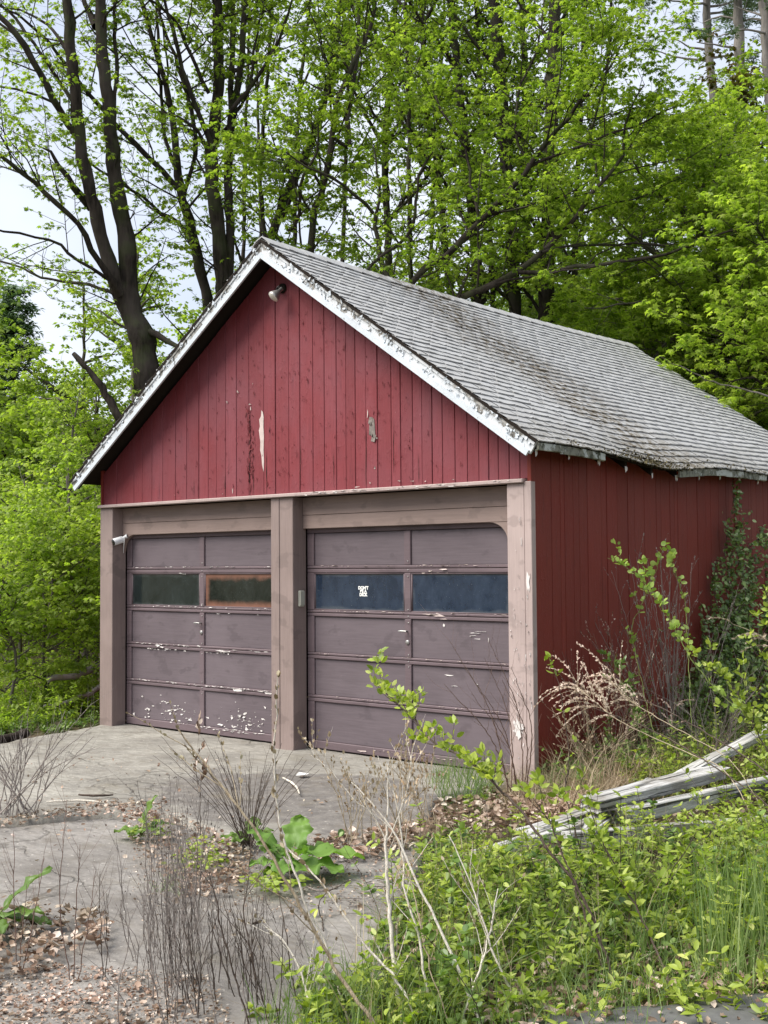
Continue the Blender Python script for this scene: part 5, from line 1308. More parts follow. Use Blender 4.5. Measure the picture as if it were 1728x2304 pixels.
# ------------------------------------------------------------------ low growth
def stems_patch(name, spots_xy, h, leafm, stemm, ls, npl=9, jit=0.12, tmpl=ELL, width=1.0, up=0.02, leanxy=0.35, pair=True, nn=8, root=None, rs=0.003, z0=None, kind='stuff', bend=None, droop=0.15, lo=0.2):
    n = len(spots_xy); b = np.c_[spots_xy, tz(spots_xy[:, 0], spots_xy[:, 1]) if z0 is None else np.full(n, z0)]
    d = np.c_[rng.normal(0, leanxy, (n, 2)), np.ones(n)]
    if bend is not None: d[:, :2] += bend
    L_ = h * rng.uniform(0.5, 1.15, n)
    P = walk(b, d, L_, nn, jit, up); R_ = (rs * rng.uniform(.7, 1.3, n))[:, None] * np.linspace(1, 0.4, nn)[None]
    g_ = Geo(); g_.add(*tubes(P, R_, 4))
    p, tg, _ = sample_along(P, R_, npl, lo, 1.0)
    p = np.concatenate([p, P[:, -1], P[:, -1]]); tg = np.concatenate([tg, nrm(P[:, -1] - P[:, -2]), nrm(P[:, -1] - P[:, -2])])
    q = nrm(rng.normal(0, 1, tg.shape)); q = nrm(q - tg * (q * tg).sum(1, keepdims=True))
    ds = [nrm(q + tg * 0.55 + [0, 0, -droop])]; ps = [p]
    if pair: ds.append(nrm(-q + tg * 0.55 + [0, 0, -droop])); ps.append(p)
    D_ = np.concatenate(ds); P2 = np.concatenate(ps)
    V, F = leaves(P2, D_, nrm(np.array([0, 0, 1.0]) + tg.mean(0) * 0.2 + rng.normal(0, 0.35, D_.shape)), ls * rng.uniform(0.5, 1.25, len(P2)), tmpl, width)
    return g_, V, F
def stuff(name, V, F, mat):
    o = ob(name, me_np(name, V, F, mat)); o['kind'] = 'stuff'; return o
def clumped(poly, n, per=9, sd=0.10):
    c_ = scatter(poly, max(3, n // per)); hs = rng.uniform(0.45, 1.35, len(c_))
    i = rng.integers(0, len(c_), n); loose = rng.random(n) < 0.25
    q = c_[i] + rng.normal(0, sd, (n, 2)); q[loose] = scatter(poly, int(loose.sum()) + 1)[:loose.sum()]
    W_ = np.array([GP(*p_)[:2] for p_ in poly]); ok = in_poly(q, W_) | (rng.random(n) < 0.3)
    return q[ok], (np.where(loose, 0.7, hs[i]) * rng.uniform(0.75, 1.1, n))[ok]
def patch(name, poly, n, h, leafm, stemm, ls, **kw):
    q, hm = clumped(poly, n)
    g_, V, F = stems_patch(name, q, h * hm, leafm, stemm, ls, **kw)
    root = ob(name, me_np(name, V, F, MAT[leafm])); root['kind'] = 'stuff'
    o = g_.obj('stems', MAT[stemm], root)
    return root
# grass
def grass_patch(name, poly, n, h, mat, wd=0.0035, lean=0.35, hs=0.35, bend=(0, 0)):
    q = scatter(poly, n); b = np.c_[q, tz(q[:, 0], q[:, 1])]
    V, F = grass_geo(b, h * rng.uniform(1 - hs, 1 + hs, n), rng.normal(0, lean, (n, 2)) + np.array(bend), wd * rng.uniform(.6, 1.2, n), 3)
    return stuff(name, V, F, MAT[mat])
# thicket in the lower right
RGT = [(640, 2330), (760, 2230), (850, 2120), (930, 2030), (980, 1960), (1060, 1935), (1180, 1960), (1280, 2010), (1330, 1990), (1500, 1960), (1728, 1960), (1850, 2010), (1850, 2080), (1600, 2110), (1450, 2180), (1250, 2230), (1130, 2330)]
patch('undergrowth', RGT, 440, 0.42, 'privet', 'twig_green', 0.045, npl=9)
patch('undergrowth', RGT, 170, 0.36, 'maple_bright', 'twig_green', 0.058, npl=6, tmpl=ELL, width=1.15)
patch('undergrowth', RGT, 150, 0.48, 'shade_leaf', 'twig_dark', 0.040, npl=9, tmpl=ROUND, width=0.8)
grass_patch('dry_grass', RGT, 500, 0.45, 'drygrass', 0.0022, 0.5)
grass_patch('grass', RGT, 900, 0.40, 'grass', 0.0030, 0.45)
grass_patch('dry_grass', [(900, 2330), (1000, 2250), (1850, 2150), (1900, 2340)], 700, 0.12, 'drygrass', 0.002, 1.2)
patch('undergrowth', [(950, 1975), (1040, 1940), (1150, 1960), (1250, 2010), (1330, 1990), (1500, 1950), (1728, 1930), (1850, 1930), (1850, 2020), (1728, 2060), (1400, 2090), (1100, 2110), (950, 2060)], 330, 0.50, 'privet', 'twig_dark', 0.046, npl=10)
patch('undergrowth', [(1100, 2330), (1300, 2150), (1728, 2080), (1850, 2120), (1900, 2330)], 130, 0.32, 'privet', 'twig_green', 0.055, npl=6)
patch('undergrowth', [(540, 2330), (700, 2200), (860, 2150), (980, 2200), (980, 2330)], 80, 0.24, 'privet', 'twig_green', 0.055, npl=6)
patch('undergrowth', [(1600, 1880), (1660, 1790), (1860, 1720), (1950, 1950), (1750, 2010)], 100, 0.75, 'privet', 'twig_dark', 0.048, npl=13)
patch('undergrowth', [(940, 1910), (1000, 1850), (1100, 1870), (1060, 1930), (980, 1950)], 70, 0.14, 'shade_leaf', 'twig_green', 0.038, npl=6)
patch('undergrowth', [(1400, 1800), (1480, 1770), (1728, 1740), (1728, 1790), (1500, 1830)], 60, 0.35, 'privet', 'twig_green', 0.045, npl=9)
patch('ground_cover', [(900, 2330), (950, 1980), (1200, 1980), (1850, 1960), (1950, 2330)], 520, 0.09, 'shade_leaf', 'twig_green', 0.034, npl=4, nn=4)

def world_patch(name, x0, x1, y0, y1, n, h, lm, ls, npl):
    c_ = np.c_[rng.uniform(x0, x1, n // 7), rng.uniform(y0, y1, n // 7)]; q = c_[rng.integers(0, len(c_), n)] + rng.normal(0, .16, (n, 2))
    g_, V, F = stems_patch(name, q, h, lm, 'twig_green', ls, npl=npl); root = ob(name, me_np(name, V, F, MAT[lm])); root['kind'] = 'stuff'; g_.obj('stems', MAT['twig_green'], root)
world_patch('undergrowth', 7.4, 11.5, 1.5, 9.0, 700, 0.4, 'privet', 0.055, 8)
world_patch('undergrowth', 9.4, 12.5, -2.4, 2.0, 500, 0.3, 'shade_leaf', 0.05, 7)
patch('undergrowth', [(1180, 1930), (1260, 1900), (1420, 1885), (1728, 1860), (1850, 1850), (1850, 1940), (1500, 1950), (1250, 1985)], 170, 0.40, 'privet', 'twig_dark', 0.042, npl=10)
# growth against the side wall
WALLP = [(1215, 1735), (1260, 1700), (1400, 1690), (1560, 1680), (1760, 1640), (1900, 1640), (1900, 1720), (1700, 1750), (1500, 1790), (1250, 1800)]
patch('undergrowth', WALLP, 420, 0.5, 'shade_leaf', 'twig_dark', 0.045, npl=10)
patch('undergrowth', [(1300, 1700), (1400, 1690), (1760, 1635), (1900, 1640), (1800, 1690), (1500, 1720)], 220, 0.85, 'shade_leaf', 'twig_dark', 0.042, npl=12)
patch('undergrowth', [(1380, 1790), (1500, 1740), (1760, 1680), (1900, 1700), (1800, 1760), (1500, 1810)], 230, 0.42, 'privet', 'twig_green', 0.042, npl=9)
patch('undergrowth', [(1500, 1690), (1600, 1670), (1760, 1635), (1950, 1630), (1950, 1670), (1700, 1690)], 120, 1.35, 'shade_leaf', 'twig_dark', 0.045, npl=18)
# woodland floor to the left
patch('undergrowth', [(-120, 1655), (0, 1640), (120, 1632), (215, 1608), (225, 1560), (160, 1500), (0, 1490), (-160, 1500)], 620, 0.45, 'maple_bright', 'twig_green', 0.055, npl=8)
patch('undergrowth', [(-160, 1520), (0, 1480), (160, 1460), (230, 1440), (260, 1420), (-160, 1410)], 520, 0.9, 'maple_bright', 'twig_dark', 0.065, npl=12)
patch('ground_cover', [(-120, 1668), (0, 1650), (120, 1640), (225, 1615), (225, 1560), (-120, 1560)], 800, 0.12, 'shade_leaf', 'twig_green', 0.045, npl=5, nn=4)

patch('undergrowth', [(-160, 1650), (0, 1635), (120, 1622), (225, 1600), (225, 1540), (0, 1560), (-160, 1560)], 420, 0.32, 'maple_bright', 'twig_green', 0.06, npl=8)
patch('undergrowth', [(-160, 1480), (0, 1460), (120, 1440), (215, 1430), (215, 1400), (-160, 1400)], 300, 1.3, 'maple_bright', 'twig_dark', 0.07, npl=16)
# grass and dry grass
grass_patch('grass', [(1000, 1815), (960, 1760), (1010, 1730), (1110, 1730), (1130, 1780), (1080, 1820)], 420, 0.30, 'grass', 0.004)
grass_patch('grass', [(1560, 2170), (1600, 2090), (1760, 2060), (1860, 2100), (1800, 2200), (1620, 2220)], 360, 0.46, 'grass', 0.0042, 0.12)
grass_patch('grass', [(1200, 2110), (1450, 2050), (1600, 2080), (1500, 2190), (1250, 2200)], 200, 0.32, 'grass', 0.004, 0.3)
grass_patch('grass', [(560, 2350), (640, 2250), (800, 2200), (1000, 2230), (1050, 2350)], 420, 0.30, 'grass', 0.0035, 0.25)
grass_patch('grass', [(1100, 2350), (1250, 2200), (1728, 2120), (1850, 2200), (1700, 2260), (1350, 2310)], 700, 0.26, 'grass', 0.003, 0.4)
grass_patch('grass', [(1150, 2350), (1350, 2230), (1500, 2260), (1500, 2350)], 120, 0.22, 'grass', 0.0035, 0.3)
grass_patch('dry_grass', [(1130, 1830), (1120, 1740), (1230, 1740), (1400, 1790), (1350, 1850), (1200, 1850)], 1100, 0.26, 'drygrass', 0.0028, 0.75)
grass_patch('dry_grass', WALLP, 1300, 0.42, 'drygrass', 0.0028, 0.55)
grass_patch('dry_grass', [(1250, 1760), (1400, 1740), (1600, 1720), (1700, 1740), (1500, 1830), (1300, 1850)], 700, 0.34, 'drygrass', 0.0028, 0.7)
grass_patch('grass', [(1200, 1780), (1220, 1730), (1400, 1750), (1350, 1800)], 260, 0.25, 'grass', 0.003, 0.5)
grass_patch('grass', [(345, 1990), (370, 1960), (420, 1960), (425, 2000), (380, 2010)], 160, 0.13, 'grass', 0.0032, 0.4)
grass_patch('dry_grass', [(840, 1900), (860, 1850), (1000, 1840), (1000, 1900)], 260, 0.2, 'drygrass', 0.0028, 0.6)
grass_patch('dry_grass', [(1100, 2330), (1200, 2200), (1728, 2150), (1850, 2300), (1300, 2350)], 420, 0.10, 'drygrass', 0.003, 1.4)
grass_patch('dry_grass', [(-80, 2200), (60, 2150), (260, 2170), (330, 2340), (-80, 2340)], 500, 0.09, 'drygrass', 0.002, 1.6)
grass_patch('grass', [(250, 1800), (300, 1790), (320, 1800), (270, 1812)], 60, 0.05, 'grass', 0.003, 0.5)

# leaf litter
LIT = Geo()
CURL = (ELL[0] * [1, 1.9, 1] + np.array([[0, 0, .10], [0, 0, .12], [0, 0, -.02], [0, 0, .16], [0, 0, .10], [0, 0, -.03], [0, 0, .14], [0, 0, .20]]), ELL[1])
def litter(poly, n, ls=0.055, z0=0.0, lift=0.02):
    q = scatter(poly, n); z = np.maximum(tz(q[:, 0], q[:, 1]), z0) + rng.uniform(0.0, lift, n)
    az = rng.uniform(0, 2 * PI, n); d = np.stack([np.cos(az), np.sin(az), rng.normal(0, .25, n)], 1)
    up = nrm(np.array([0, 0, 1.0]) + rng.normal(0, 0.6, (n, 3))); sz = ls * rng.uniform(0.35, 1.3, n); z3 = np.c_[q, z]; h_ = n // 3
    for a_, b_, T_, w_ in ((0, h_, CURL, 1.0), (h_, 2 * h_, MAPLE, 1.1), (2 * h_, n, CURL, 0.6)): LIT.add(*leaves(z3[a_:b_], d[a_:b_], up[a_:b_], sz[a_:b_], T_, w_))
litter([(-60, 1870), (0, 1845), (120, 1822), (250, 1800), (380, 1805), (330, 1850), (240, 1835), (100, 1845), (0, 1862)], 420, 0.032)
litter([(270, 1820), (400, 1830), (520, 1885), (560, 1900), (540, 1990), (400, 2010), (360, 1980), (300, 1900)], 620, 0.034)
litter([(430, 1900), (560, 1890), (570, 1960), (520, 2010), (400, 2030)], 420, 0.036)
litter([(700, 1890), (860, 1860), (960, 1850), (950, 1900), (800, 1930), (720, 1930)], 420, 0.05)
litter([(960, 1880), (980, 1820), (1100, 1790), (1250, 1810), (1330, 1830), (1250, 1890), (1100, 1890)], 1000, 0.05, 0.02, 0.05)
litter([(-80, 2160), (0, 2060), (100, 2040), (240, 2060), (260, 2110), (120, 2170), (0, 2200)], 380, 0.048, 0.0, 0.05)
litter([(-80, 2160), (150, 2150), (420, 2230), (430, 2340), (-80, 2340)], 260, 0.035, -0.03, 0.012)
litter([(-80, 2200), (100, 2150), (470, 2180), (560, 2340), (-80, 2340)], 2600, 0.016, -0.03, 0.006)
litter([(300, 1820), (560, 1880), (960, 1850), (1000, 2000), (700, 2060), (300, 2030)], 2200, 0.016, -0.02, 0.006)
litter([(1050, 2340), (1200, 2180), (1500, 2140), (1850, 2120), (1900, 2340)], 800, 0.042, 0.0, 0.04)
litter([(900, 2330), (950, 1960), (1300, 1880), (1850, 1850), (1850, 2200), (1200, 2250)], 1500, 0.055)
litter([(0, 1700), (500, 1700), (1000, 1800), (900, 2100), (300, 2200), (0, 2100)], 260, 0.03, 0.0, 0.003)
litter([(1200, 1830), (1240, 1720), (1760, 1660), (1760, 1840), (1300, 1860)], 900, 0.055)
o = LIT.obj('leaf_litter', MAT['deadleaf']); o['kind'] = 'stuff'

# ------------------------------------------------------------------ burdock by the crack
def big_leaf(g_, base, d, L_, wd, nrm_up, curl=0.25):
    """lobed, rumpled leaf blade made of a small grid"""
    x = nrm(np.asarray(d, float)); y = nrm(np.cross(nrm_up, x)); z = np.cross(x, y)
    nu, nv = 16, 10; V = []
    ph = random.uniform(0, 6)
    for i in range(nu):
        t = i / (nu - 1); w_ = wd * (math.sin(PI * min(1, t * 0.93 + 0.07)) ** 0.6) * (1 + 0.13 * math.sin(t * 17 + ph) + 0.07 * math.sin(t * 41 + ph))
        for j in range(nv + 1):
            s__ = j / nv * 2 - 1
            zz = -curl * L_ * t * t + 0.10 * wd * abs(s__) + 0.10 * wd * math.sin(t * 15 + ph + s__) * abs(s__) + 0.03 * wd * math.cos(s__ * 9) + random.gauss(0, 0.003)
            V.append(np.asarray(base) + x * (t * L_ - 0.12 * L_ * abs(s__) * (t < 0.3)) + y * s__ * w_ / 2 + z * zz)
    F = []
    for i in range(nu - 1):
        for j in range(nv): a = i * (nv + 1) + j; F.append([a, a + nv + 1, a + nv + 2, a + 1])
    g_.add(np.array(V), np.array(F))
def rosette(name, ctr, items, label, cat, lm='burdock'):
    root = empty(name, tuple(ctr)); tag(root, label, cat)
    for (d, L_, wd, st) in items:
        g_ = Geo(); b = np.array(ctr); e = b + nrm(np.array(d, float) * [1, 1, 0] + [0, 0, 0.9]) * st
        big_leaf(g_, e, d, L_, wd, (0, 0, 1)); me = g_.mesh('leaf', MAT[lm], True, ctr); o = ob('leaf', me, root)
        P_, R_ = smooth_path([b, (b + e) / 2 + [0, 0, 0.01], e + nrm(np.array(d, float)) * L_ * 0.1], 0.02, 0, [0.006, 0.005, 0.003]); gg = Geo(); gg.add(*tubes([P_ - np.asarray(ctr)], [R_], 5))
        gg.obj('stalk', MAT['twig_green'], o)
bc_ = GP(655, 1965)
rt, fw = RT * [1, 1, 0], _f * [1, 1, 0]
def cdir(a, b, z): return rt * a + fw * b + np.array([0, 0, z])
rosette('burdock_plant', bc_, [(cdir(1, .1, .12), .30, .20, .16), (cdir(-.6, .2, .5), .19, .16, .17), (cdir(.1, .5, .75), .20, .17, .16), (cdir(-.9, -.3, .2), .17, .14, .10), (cdir(.5, -.8, .05), .20, .17, .12), (cdir(-.2, -.9, .1), .17, .15, .09), (cdir(.9, .8, .4), .20, .16, .14), (cdir(.2, -.5, .5), .16, .14, .12), (cdir(.8, -.3, .05), .26, .17, .10), (cdir(-.7, .7, .4), .18, .14, .12), (cdir(-.9, -.7, .1), .14, .12, .06), (cdir(1, .4, .0), .24, .16, .08), (cdir(-.6, .1, .5), .15, .13, .12)],
        'large-leaved burdock growing from the crack between the two pads', 'plant')
b2_ = GP(560, 1900)
rosette('burdock_plant', b2_, [(cdir(-.9, .1, .2), .14, .10, .06), (cdir(.7, .3, .3), .12, .10, .07), (cdir(-.4, -.6, .2), .12, .10, .05), (cdir(.1, .6, .6), .13, .10, .08), (cdir(-.7, .5, .3), .12, .09, .05)],
        'smaller flat-leaved weed left of the large burdock', 'plant', 'shade_leaf')
b3_ = GP(318, 1880)
rosette('burdock_plant', b3_, [(cdir(.2, .1, 1.0), .17, .10, .10), (cdir(-.9, .1, .1), .15, .12, .05), (cdir(.6, -.3, .2), .12, .10, .05), (cdir(-.2, -.7, .2), .13, .11, .04), (cdir(.95, .2, .3), .11, .09, .09)],
        'grey-green weed with upright leaf at the left end of the crack', 'plant', 'shade_leaf')
b4_ = GP(-25, 2090)
rosette('burdock_plant', b4_, [(cdir(.7, .2, .9), .26, .12, .14), (cdir(.9, -.2, .3), .22, .11, .10), (cdir(1, .1, .05), .24, .12, .08), (cdir(-.6, .4, .3), .2, .1, .08), (cdir(.5, -.8, .2), .2, .11, .06)],
        'dark green pointed-leaf plant cut by the left edge in the foreground', 'plant', 'shade_leaf')
V, F = clusters(np.c_[scatter([(540, 2010), (560, 1975), (640, 1975), (690, 2000), (640, 2020)], 36), rng.uniform(.01, .06, 36)], 3, 0.04, ROUND, 0.03, 0.1); stuff('ground_cover', V, F, MAT['privet'])
V, F = clusters(np.c_[scatter([(380, 1960), (430, 1900), (520, 1915), (500, 1960), (420, 1985)], 50), rng.uniform(.01, .07, 50)], 3, 0.03, ROUND, 0.03, 0.1); stuff('ground_cover', V, F, MAT['privet'])
V, F = clusters(np.c_[scatter([(290, 1890), (330, 1850), (380, 1870), (370, 1900)], 30), rng.uniform(.01, .07, 30)], 3, 0.03, ROUND, 0.03, 0.1); stuff('ground_cover', V, F, MAT['privet'])

# ------------------------------------------------------------------ dead stalks
def weed(label, base, mains, mat, name='dead_weed', side=0, slen=(0.1, 0.3), pods=0, podm='drygrass', seed_len=0.018, group=None, rad=0.0025, podlo=0.45):
    """mains: list of world polylines; side twigs and seed pods are spread along them"""
    root = empty(name, tuple(base)); tag(root, label, 'weed', group)
    g_ = Geo(); allp = []
    for P0, r0 in mains:
        P, R_ = smooth_path(P0, 0.04, 0.0025, r0); g_.add(*tubes([P], [R_], 6)); allp.append((P, R_))
        if side:
            p, tg, r_ = sample_along(P[None], R_[None], side, podlo * 0.7, 1.0)
            d = branch_off(tg, 0.42, 0.25); Pt = walk(p, d, rng.uniform(*slen, len(p)), 5, 0.09, 0.04)
            Rt = np.minimum(r_ * 0.6, rad)[:, None] * np.linspace(1, .4, 5)[None]; g_.add(*tubes(Pt, Rt, 4)); allp += [(Pt[i], Rt[i]) for i in range(len(Pt))]
    o = g_.obj('stalk', MAT[mat], root); o.location = -Vector(base)
    if pods:
        N = []; Dd = []
        for P, R_ in allp:
            p, tg, _ = sample_along(P[None], R_[None], pods, podlo, 1.0); N.append(p); Dd.append(branch_off(tg, 0.4, 0.3))
        N = np.concatenate(N); Dd = np.concatenate(Dd)
        V, F = leaves(N, Dd, nrm(rng.normal(0, 1, N.shape)), seed_len * rng.uniform(.6, 1.3, len(N)), ELL, 1.3)
        o = ob('seed_pods', me_np('seed_pods', V - np.asarray(base), F, MAT[podm]), root); o['kind'] = 'stuff'
    return root
def PL(pts, dep, ddep=0.0):
    n = len(pts); return [PX(a, b, dep + ddep * i / (n - 1)) for i, (a, b) in enumerate(pts)]
def gnd(px, dep): q = PX(px, 2304, dep); return np.array([q[0], q[1], float(tz(q[0], q[1]))])
def with_foot(pts, px, dep, ddep=0.0): return [gnd(px, dep)] + PL(pts, dep, ddep)
# the leaning tan stalk with many pods
S = with_foot([(840, 2304), (790, 2235), (740, 2150), (660, 2010), (590, 1890), (520, 1795), (450, 1705), (400, 1640)], 870, 4.35, 0.35)
weed('long brown stalk leaning left with papery seed heads, from the lower middle', S[0], [(S, [.0085, .008, .0078, .0072, .0065, .0058, .005, .004, .0025])], 'twig_tan', side=11, slen=(.12, .34), pods=9, podlo=.4)
S = with_foot([(935, 2290), (887, 2197), (842, 2149), (781, 2070), (736, 2004), (690, 1950), (643, 1905)], 960, 4.5, 0.3)
S2 = PL([(733, 2128), (688, 2037), (673, 1995), (643, 1911), (631, 1857), (619, 1775), (616, 1700), (622, 1620), (625, 1520)], 4.75, 0.1)
weed('bleached pair of stalks, one upright against the middle post with a seedy tip', S[0], [(S, [.006, .0056, .0052, .005, .0045, .004, .003, .003]), ([gnd(800, 4.6)] + S2, [.005, .005, .005, .0048, .0048, .0045, .0042, .0038, .003, .002])], 'twig_white', pods=34, podlo=.62, seed_len=.03)
S = with_foot([(905, 2304), (890, 2200), (881, 2107), (872, 2000), (869, 1893), (875, 1800), (872, 1720)], 908, 4.6, 0.3)
Sb = PL([(869, 1900), (850, 1850), (790, 1790), (740, 1730), (700, 1700)], 4.9, .1); Sc = PL([(869, 1895), (900, 1830), (920, 1760), (925, 1700)], 4.9, .1)
weed('thick bleached upright stalk in the middle foreground with branching pods', S[0], [(S, [.009, .009, .0088, .0085, .008, .006, .004, .0025]), (Sb, [.003, .003, .0025, .002, .0015]), (Sc, [.003, .0025, .002, .0015])], 'twig_white', side=9, slen=(.1, .25), pods=8, podlo=.3)
S = with_foot([(1080, 2304), (1040, 2200), (990, 2090), (940, 1990), (900, 1900), (850, 1820), (790, 1760)], 1100, 4.5, 0.4)
weed('bleached stalk leaning left beside the thick upright one', S[0], [(S, [.0065, .0062, .006, .0058, .005, .0045, .0035, .0025])], 'twig_white', side=5, slen=(.1, .2), pods=5, podlo=.5)
S = with_foot([(1010, 2304), (960, 2150), (930, 2010), (905, 1930), (880, 1860)], 1020, 4.5, 0.3)
weed('thin pale stalk bending left behind the white ones', S[0], [(S, [.003, .003, .0028, .0024, .002, .0015])], 'twig_tan', side=4, pods=4)
for (pts, lab) in (([(1180, 2304), (1130, 2190), (1085, 2070), (1060, 1990), (1010, 1880)], 'pale stalk leaning left inside the thicket edge'), ([(980, 2304), (955, 2200), (940, 2100), (910, 2000), (905, 1900), (890, 1800), (850, 1700)], 'tall pale stalk leaning slightly left beside the thick bleached one'),
                   ([(1040, 2290), (1090, 2150), (1110, 2060), (1120, 2000)], 'short pale stalk leaning right in the thicket'), ([(700, 2304), (690, 2240), (670, 2170), (630, 2110), (590, 2080)], 'thin pale stalk curving left over the lower pad')):
    S = with_foot(pts, pts[0][0] + 10, 4.6, 0.3); weed(lab, S[0], [(S, [.006, .0055, .005, .004, .003, .002])], 'twig_white', side=6, slen=(.1, .28), pods=5)
S = with_foot([(560, 2304), (530, 2200), (500, 2100), (488, 2030), (470, 1960)], 570, 4.6, 0.2)
weed('dark upright stalk with forked top left of the leaning brown one', S[0], [(S, [.004, .004, .0035, .003, .0028, .002])], 'twig_dark', side=9, slen=(.15, .35), pods=0)
S = with_foot([(610, 2304), (580, 2210), (556, 2100), (548, 2050), (560, 1960), (566, 1880)], 615, 4.7, 0.2)
weed('second dark forked stalk just right of the first one', S[0], [(S, [.004, .004, .0035, .003, .0028, .002, .0018])], 'twig_dark', side=8, slen=(.12, .3), pods=0)
S = with_foot([(672, 2280), (655, 2180), (640, 2080), (625, 2000)], 680, 4.8, 0.2)
weed('thin dark stalk between the leaning brown one and the bleached pair', S[0], [(S, [.003, .0028, .0025, .002, .0015])], 'twig_dark', side=3, pods=0)
# the tall thin clump at the left
base = gnd(330, 4.9)
mains = []
for _ in range(105):
    px = random.gauss(385, 40) if random.random() < .55 else random.uniform(290, 720); d_ = random.uniform(4.5, 6.0)
    top = random.uniform(1730, 2040) if 330 < px < 460 else random.uniform(1900, 2150)
    q = gnd(px + random.gauss(0, 12), d_); e = PX(px + random.gauss(0, 38), top, d_ + random.uniform(-.15, .15))
    m1 = q * .6 + e * .4 + rng.normal(0, .022, 3); m2 = q * .3 + e * .7 + rng.normal(0, .02, 3); f_ = random.uniform(.5, 1.25)
    mains.append(([q, m1, m2, e], [.0024 * f_, .0021 * f_, .0017 * f_, .0009 * f_]))
weed('dense clump of tall thin dark dead stems in the left foreground', base, mains, 'twig_grey', side=6, slen=(.06, .22), pods=1, podm='twig_grey', seed_len=.010, rad=.0011)
mains = []
for _ in range(34):
    px = random.uniform(380, 640); d_ = random.uniform(4.6, 5.1); q = gnd(px, d_); e = PX(px + random.gauss(-25, 30), random.uniform(2010, 2150), d_)
    mains.append(([q, q * .5 + e * .5 + rng.normal(0, .015, 3), e], [.0026, .002, .0013]))
weed('brown twiggy stems right of the tall thin clump', gnd(520, 4.8), mains, 'twig_dark', side=4, slen=(.05, .18), rad=.0013)
for (px, dpx, tops, lab, mt_n, rr) in ((40, 5.2, [(60, 1990), (30, 1870), (100, 1930)], 'thin red-brown twig with side shoots at the left edge', 'twig_red', .003),
                              (165, 5.1, [(180, 1900), (150, 1800), (215, 1960)], 'slim branching stem left of the tall thin clump', 'twig_red', .003),
                              (235, 5.1, [(240, 2010), (225, 1960)], 'short dark stem with a round head left of the clump', 'twig_dark', .0025)):
    q = gnd(px, dpx); mains = [([q, q * .5 + PX(*t, dpx) * .5 + rng.normal(0, .02, 3), PX(*t, dpx)], [rr, rr * .8, rr * .4]) for t in tops]
    weed(lab, q, mains, mt_n, side=7, slen=(.08, .25), rad=.0015)
# twiggy bare bush at the left on the pad edge
bb = GP(35, 1835); mains = []
for _ in range(22):
    a = random.uniform(-1, 1); e = bb + rt * (a * 0.55 + .1) + fw * random.uniform(-.2, .2) + np.array([0, 0, random.uniform(.45, .85)])
    q = bb + rt * random.uniform(-.15, .15); mains.append(([q, q * .5 + e * .5 + np.array([0, 0, .06]) + rng.normal(0, .02, 3), e], [.0045, .0035, .0018]))
weed('bare twiggy bush standing on the pad at the left edge', bb, mains, 'twig_grey', side=7, slen=(.1, .3), rad=.002, name='bare_bush')
bb = GP(560, 1905); mains = []
for _ in range(42):
    a = random.uniform(-1, 1); e = bb + rt * (a * 0.45 - .05 + .1 * a) + fw * random.uniform(-.15, .15) + np.array([0, 0, random.uniform(.4, .75)])
    mains.append(([bb + rng.normal(0, .025, 3) * [1, 1, 0], bb * .5 + e * .5 + np.array([0, 0, .04]), e], [.0022, .0018, .0010]))
weed('fan of fine dark dead stems rising behind the burdock', bb, mains, 'twig_dark', side=3, slen=(.06, .16), rad=.001)
q = GP(450, 1890); S = [q, q + [0, 0, .25], q + rt * -.03 + np.array([0, 0, .50]), q + rt * .03 + np.array([0, 0, .62])]
weed('single bent dark stalk with hanging pods on the pad', q, [(S, [.003, .0025, .002, .0015])], 'twig_dark', side=3, pods=12, podm='deadleaf', seed_len=.04)
# tan weeds between the pads and the thicket
for px, py, lab in ((800, 1900, 'tan branching weed with pods in front of the right door'), (900, 1880, 'taller tan weed near the start of the thicket'), (960, 1860, 'tan tangle of stalks beside the green grass tuft')):
    bb = GP(px, py); mains = []
    for _ in range(9):
        e = bb + rt * random.uniform(-.35, .25) + fw * random.uniform(-.2, .2) + np.array([0, 0, random.uniform(.3, .62)])
        mains.append(([bb + rng.normal(0, .04, 3) * [1, 1, 0], bb * .5 + e * .5 + [0, 0, .04], e], [.003, .0024, .0014]))
    weed(lab, bb, mains, 'twig_tan', side=5, slen=(.06, .18), pods=4, seed_len=.022, rad=.0014)
# small weed with two leaves on the pad, right of the burdock
q = GP(728, 2095); S = [q, PX(724, 2070, 5.95), PX(716, 2040, 5.95), PX(735, 2010, 6.0), PX(790, 1980, 6.1)]
root = weed('small dark wiry weed with a few green leaves on the lower pad', q, [(S, [.0035, .003, .003, .0025, .0015])], 'twig_dark', side=3, slen=(.05, .1))
V, F = clusters(np.array(S[1:]), 3, .05, ELL, .03); ob('leaves', me_np('leaves', V - q, F, MAT['privet']), root)

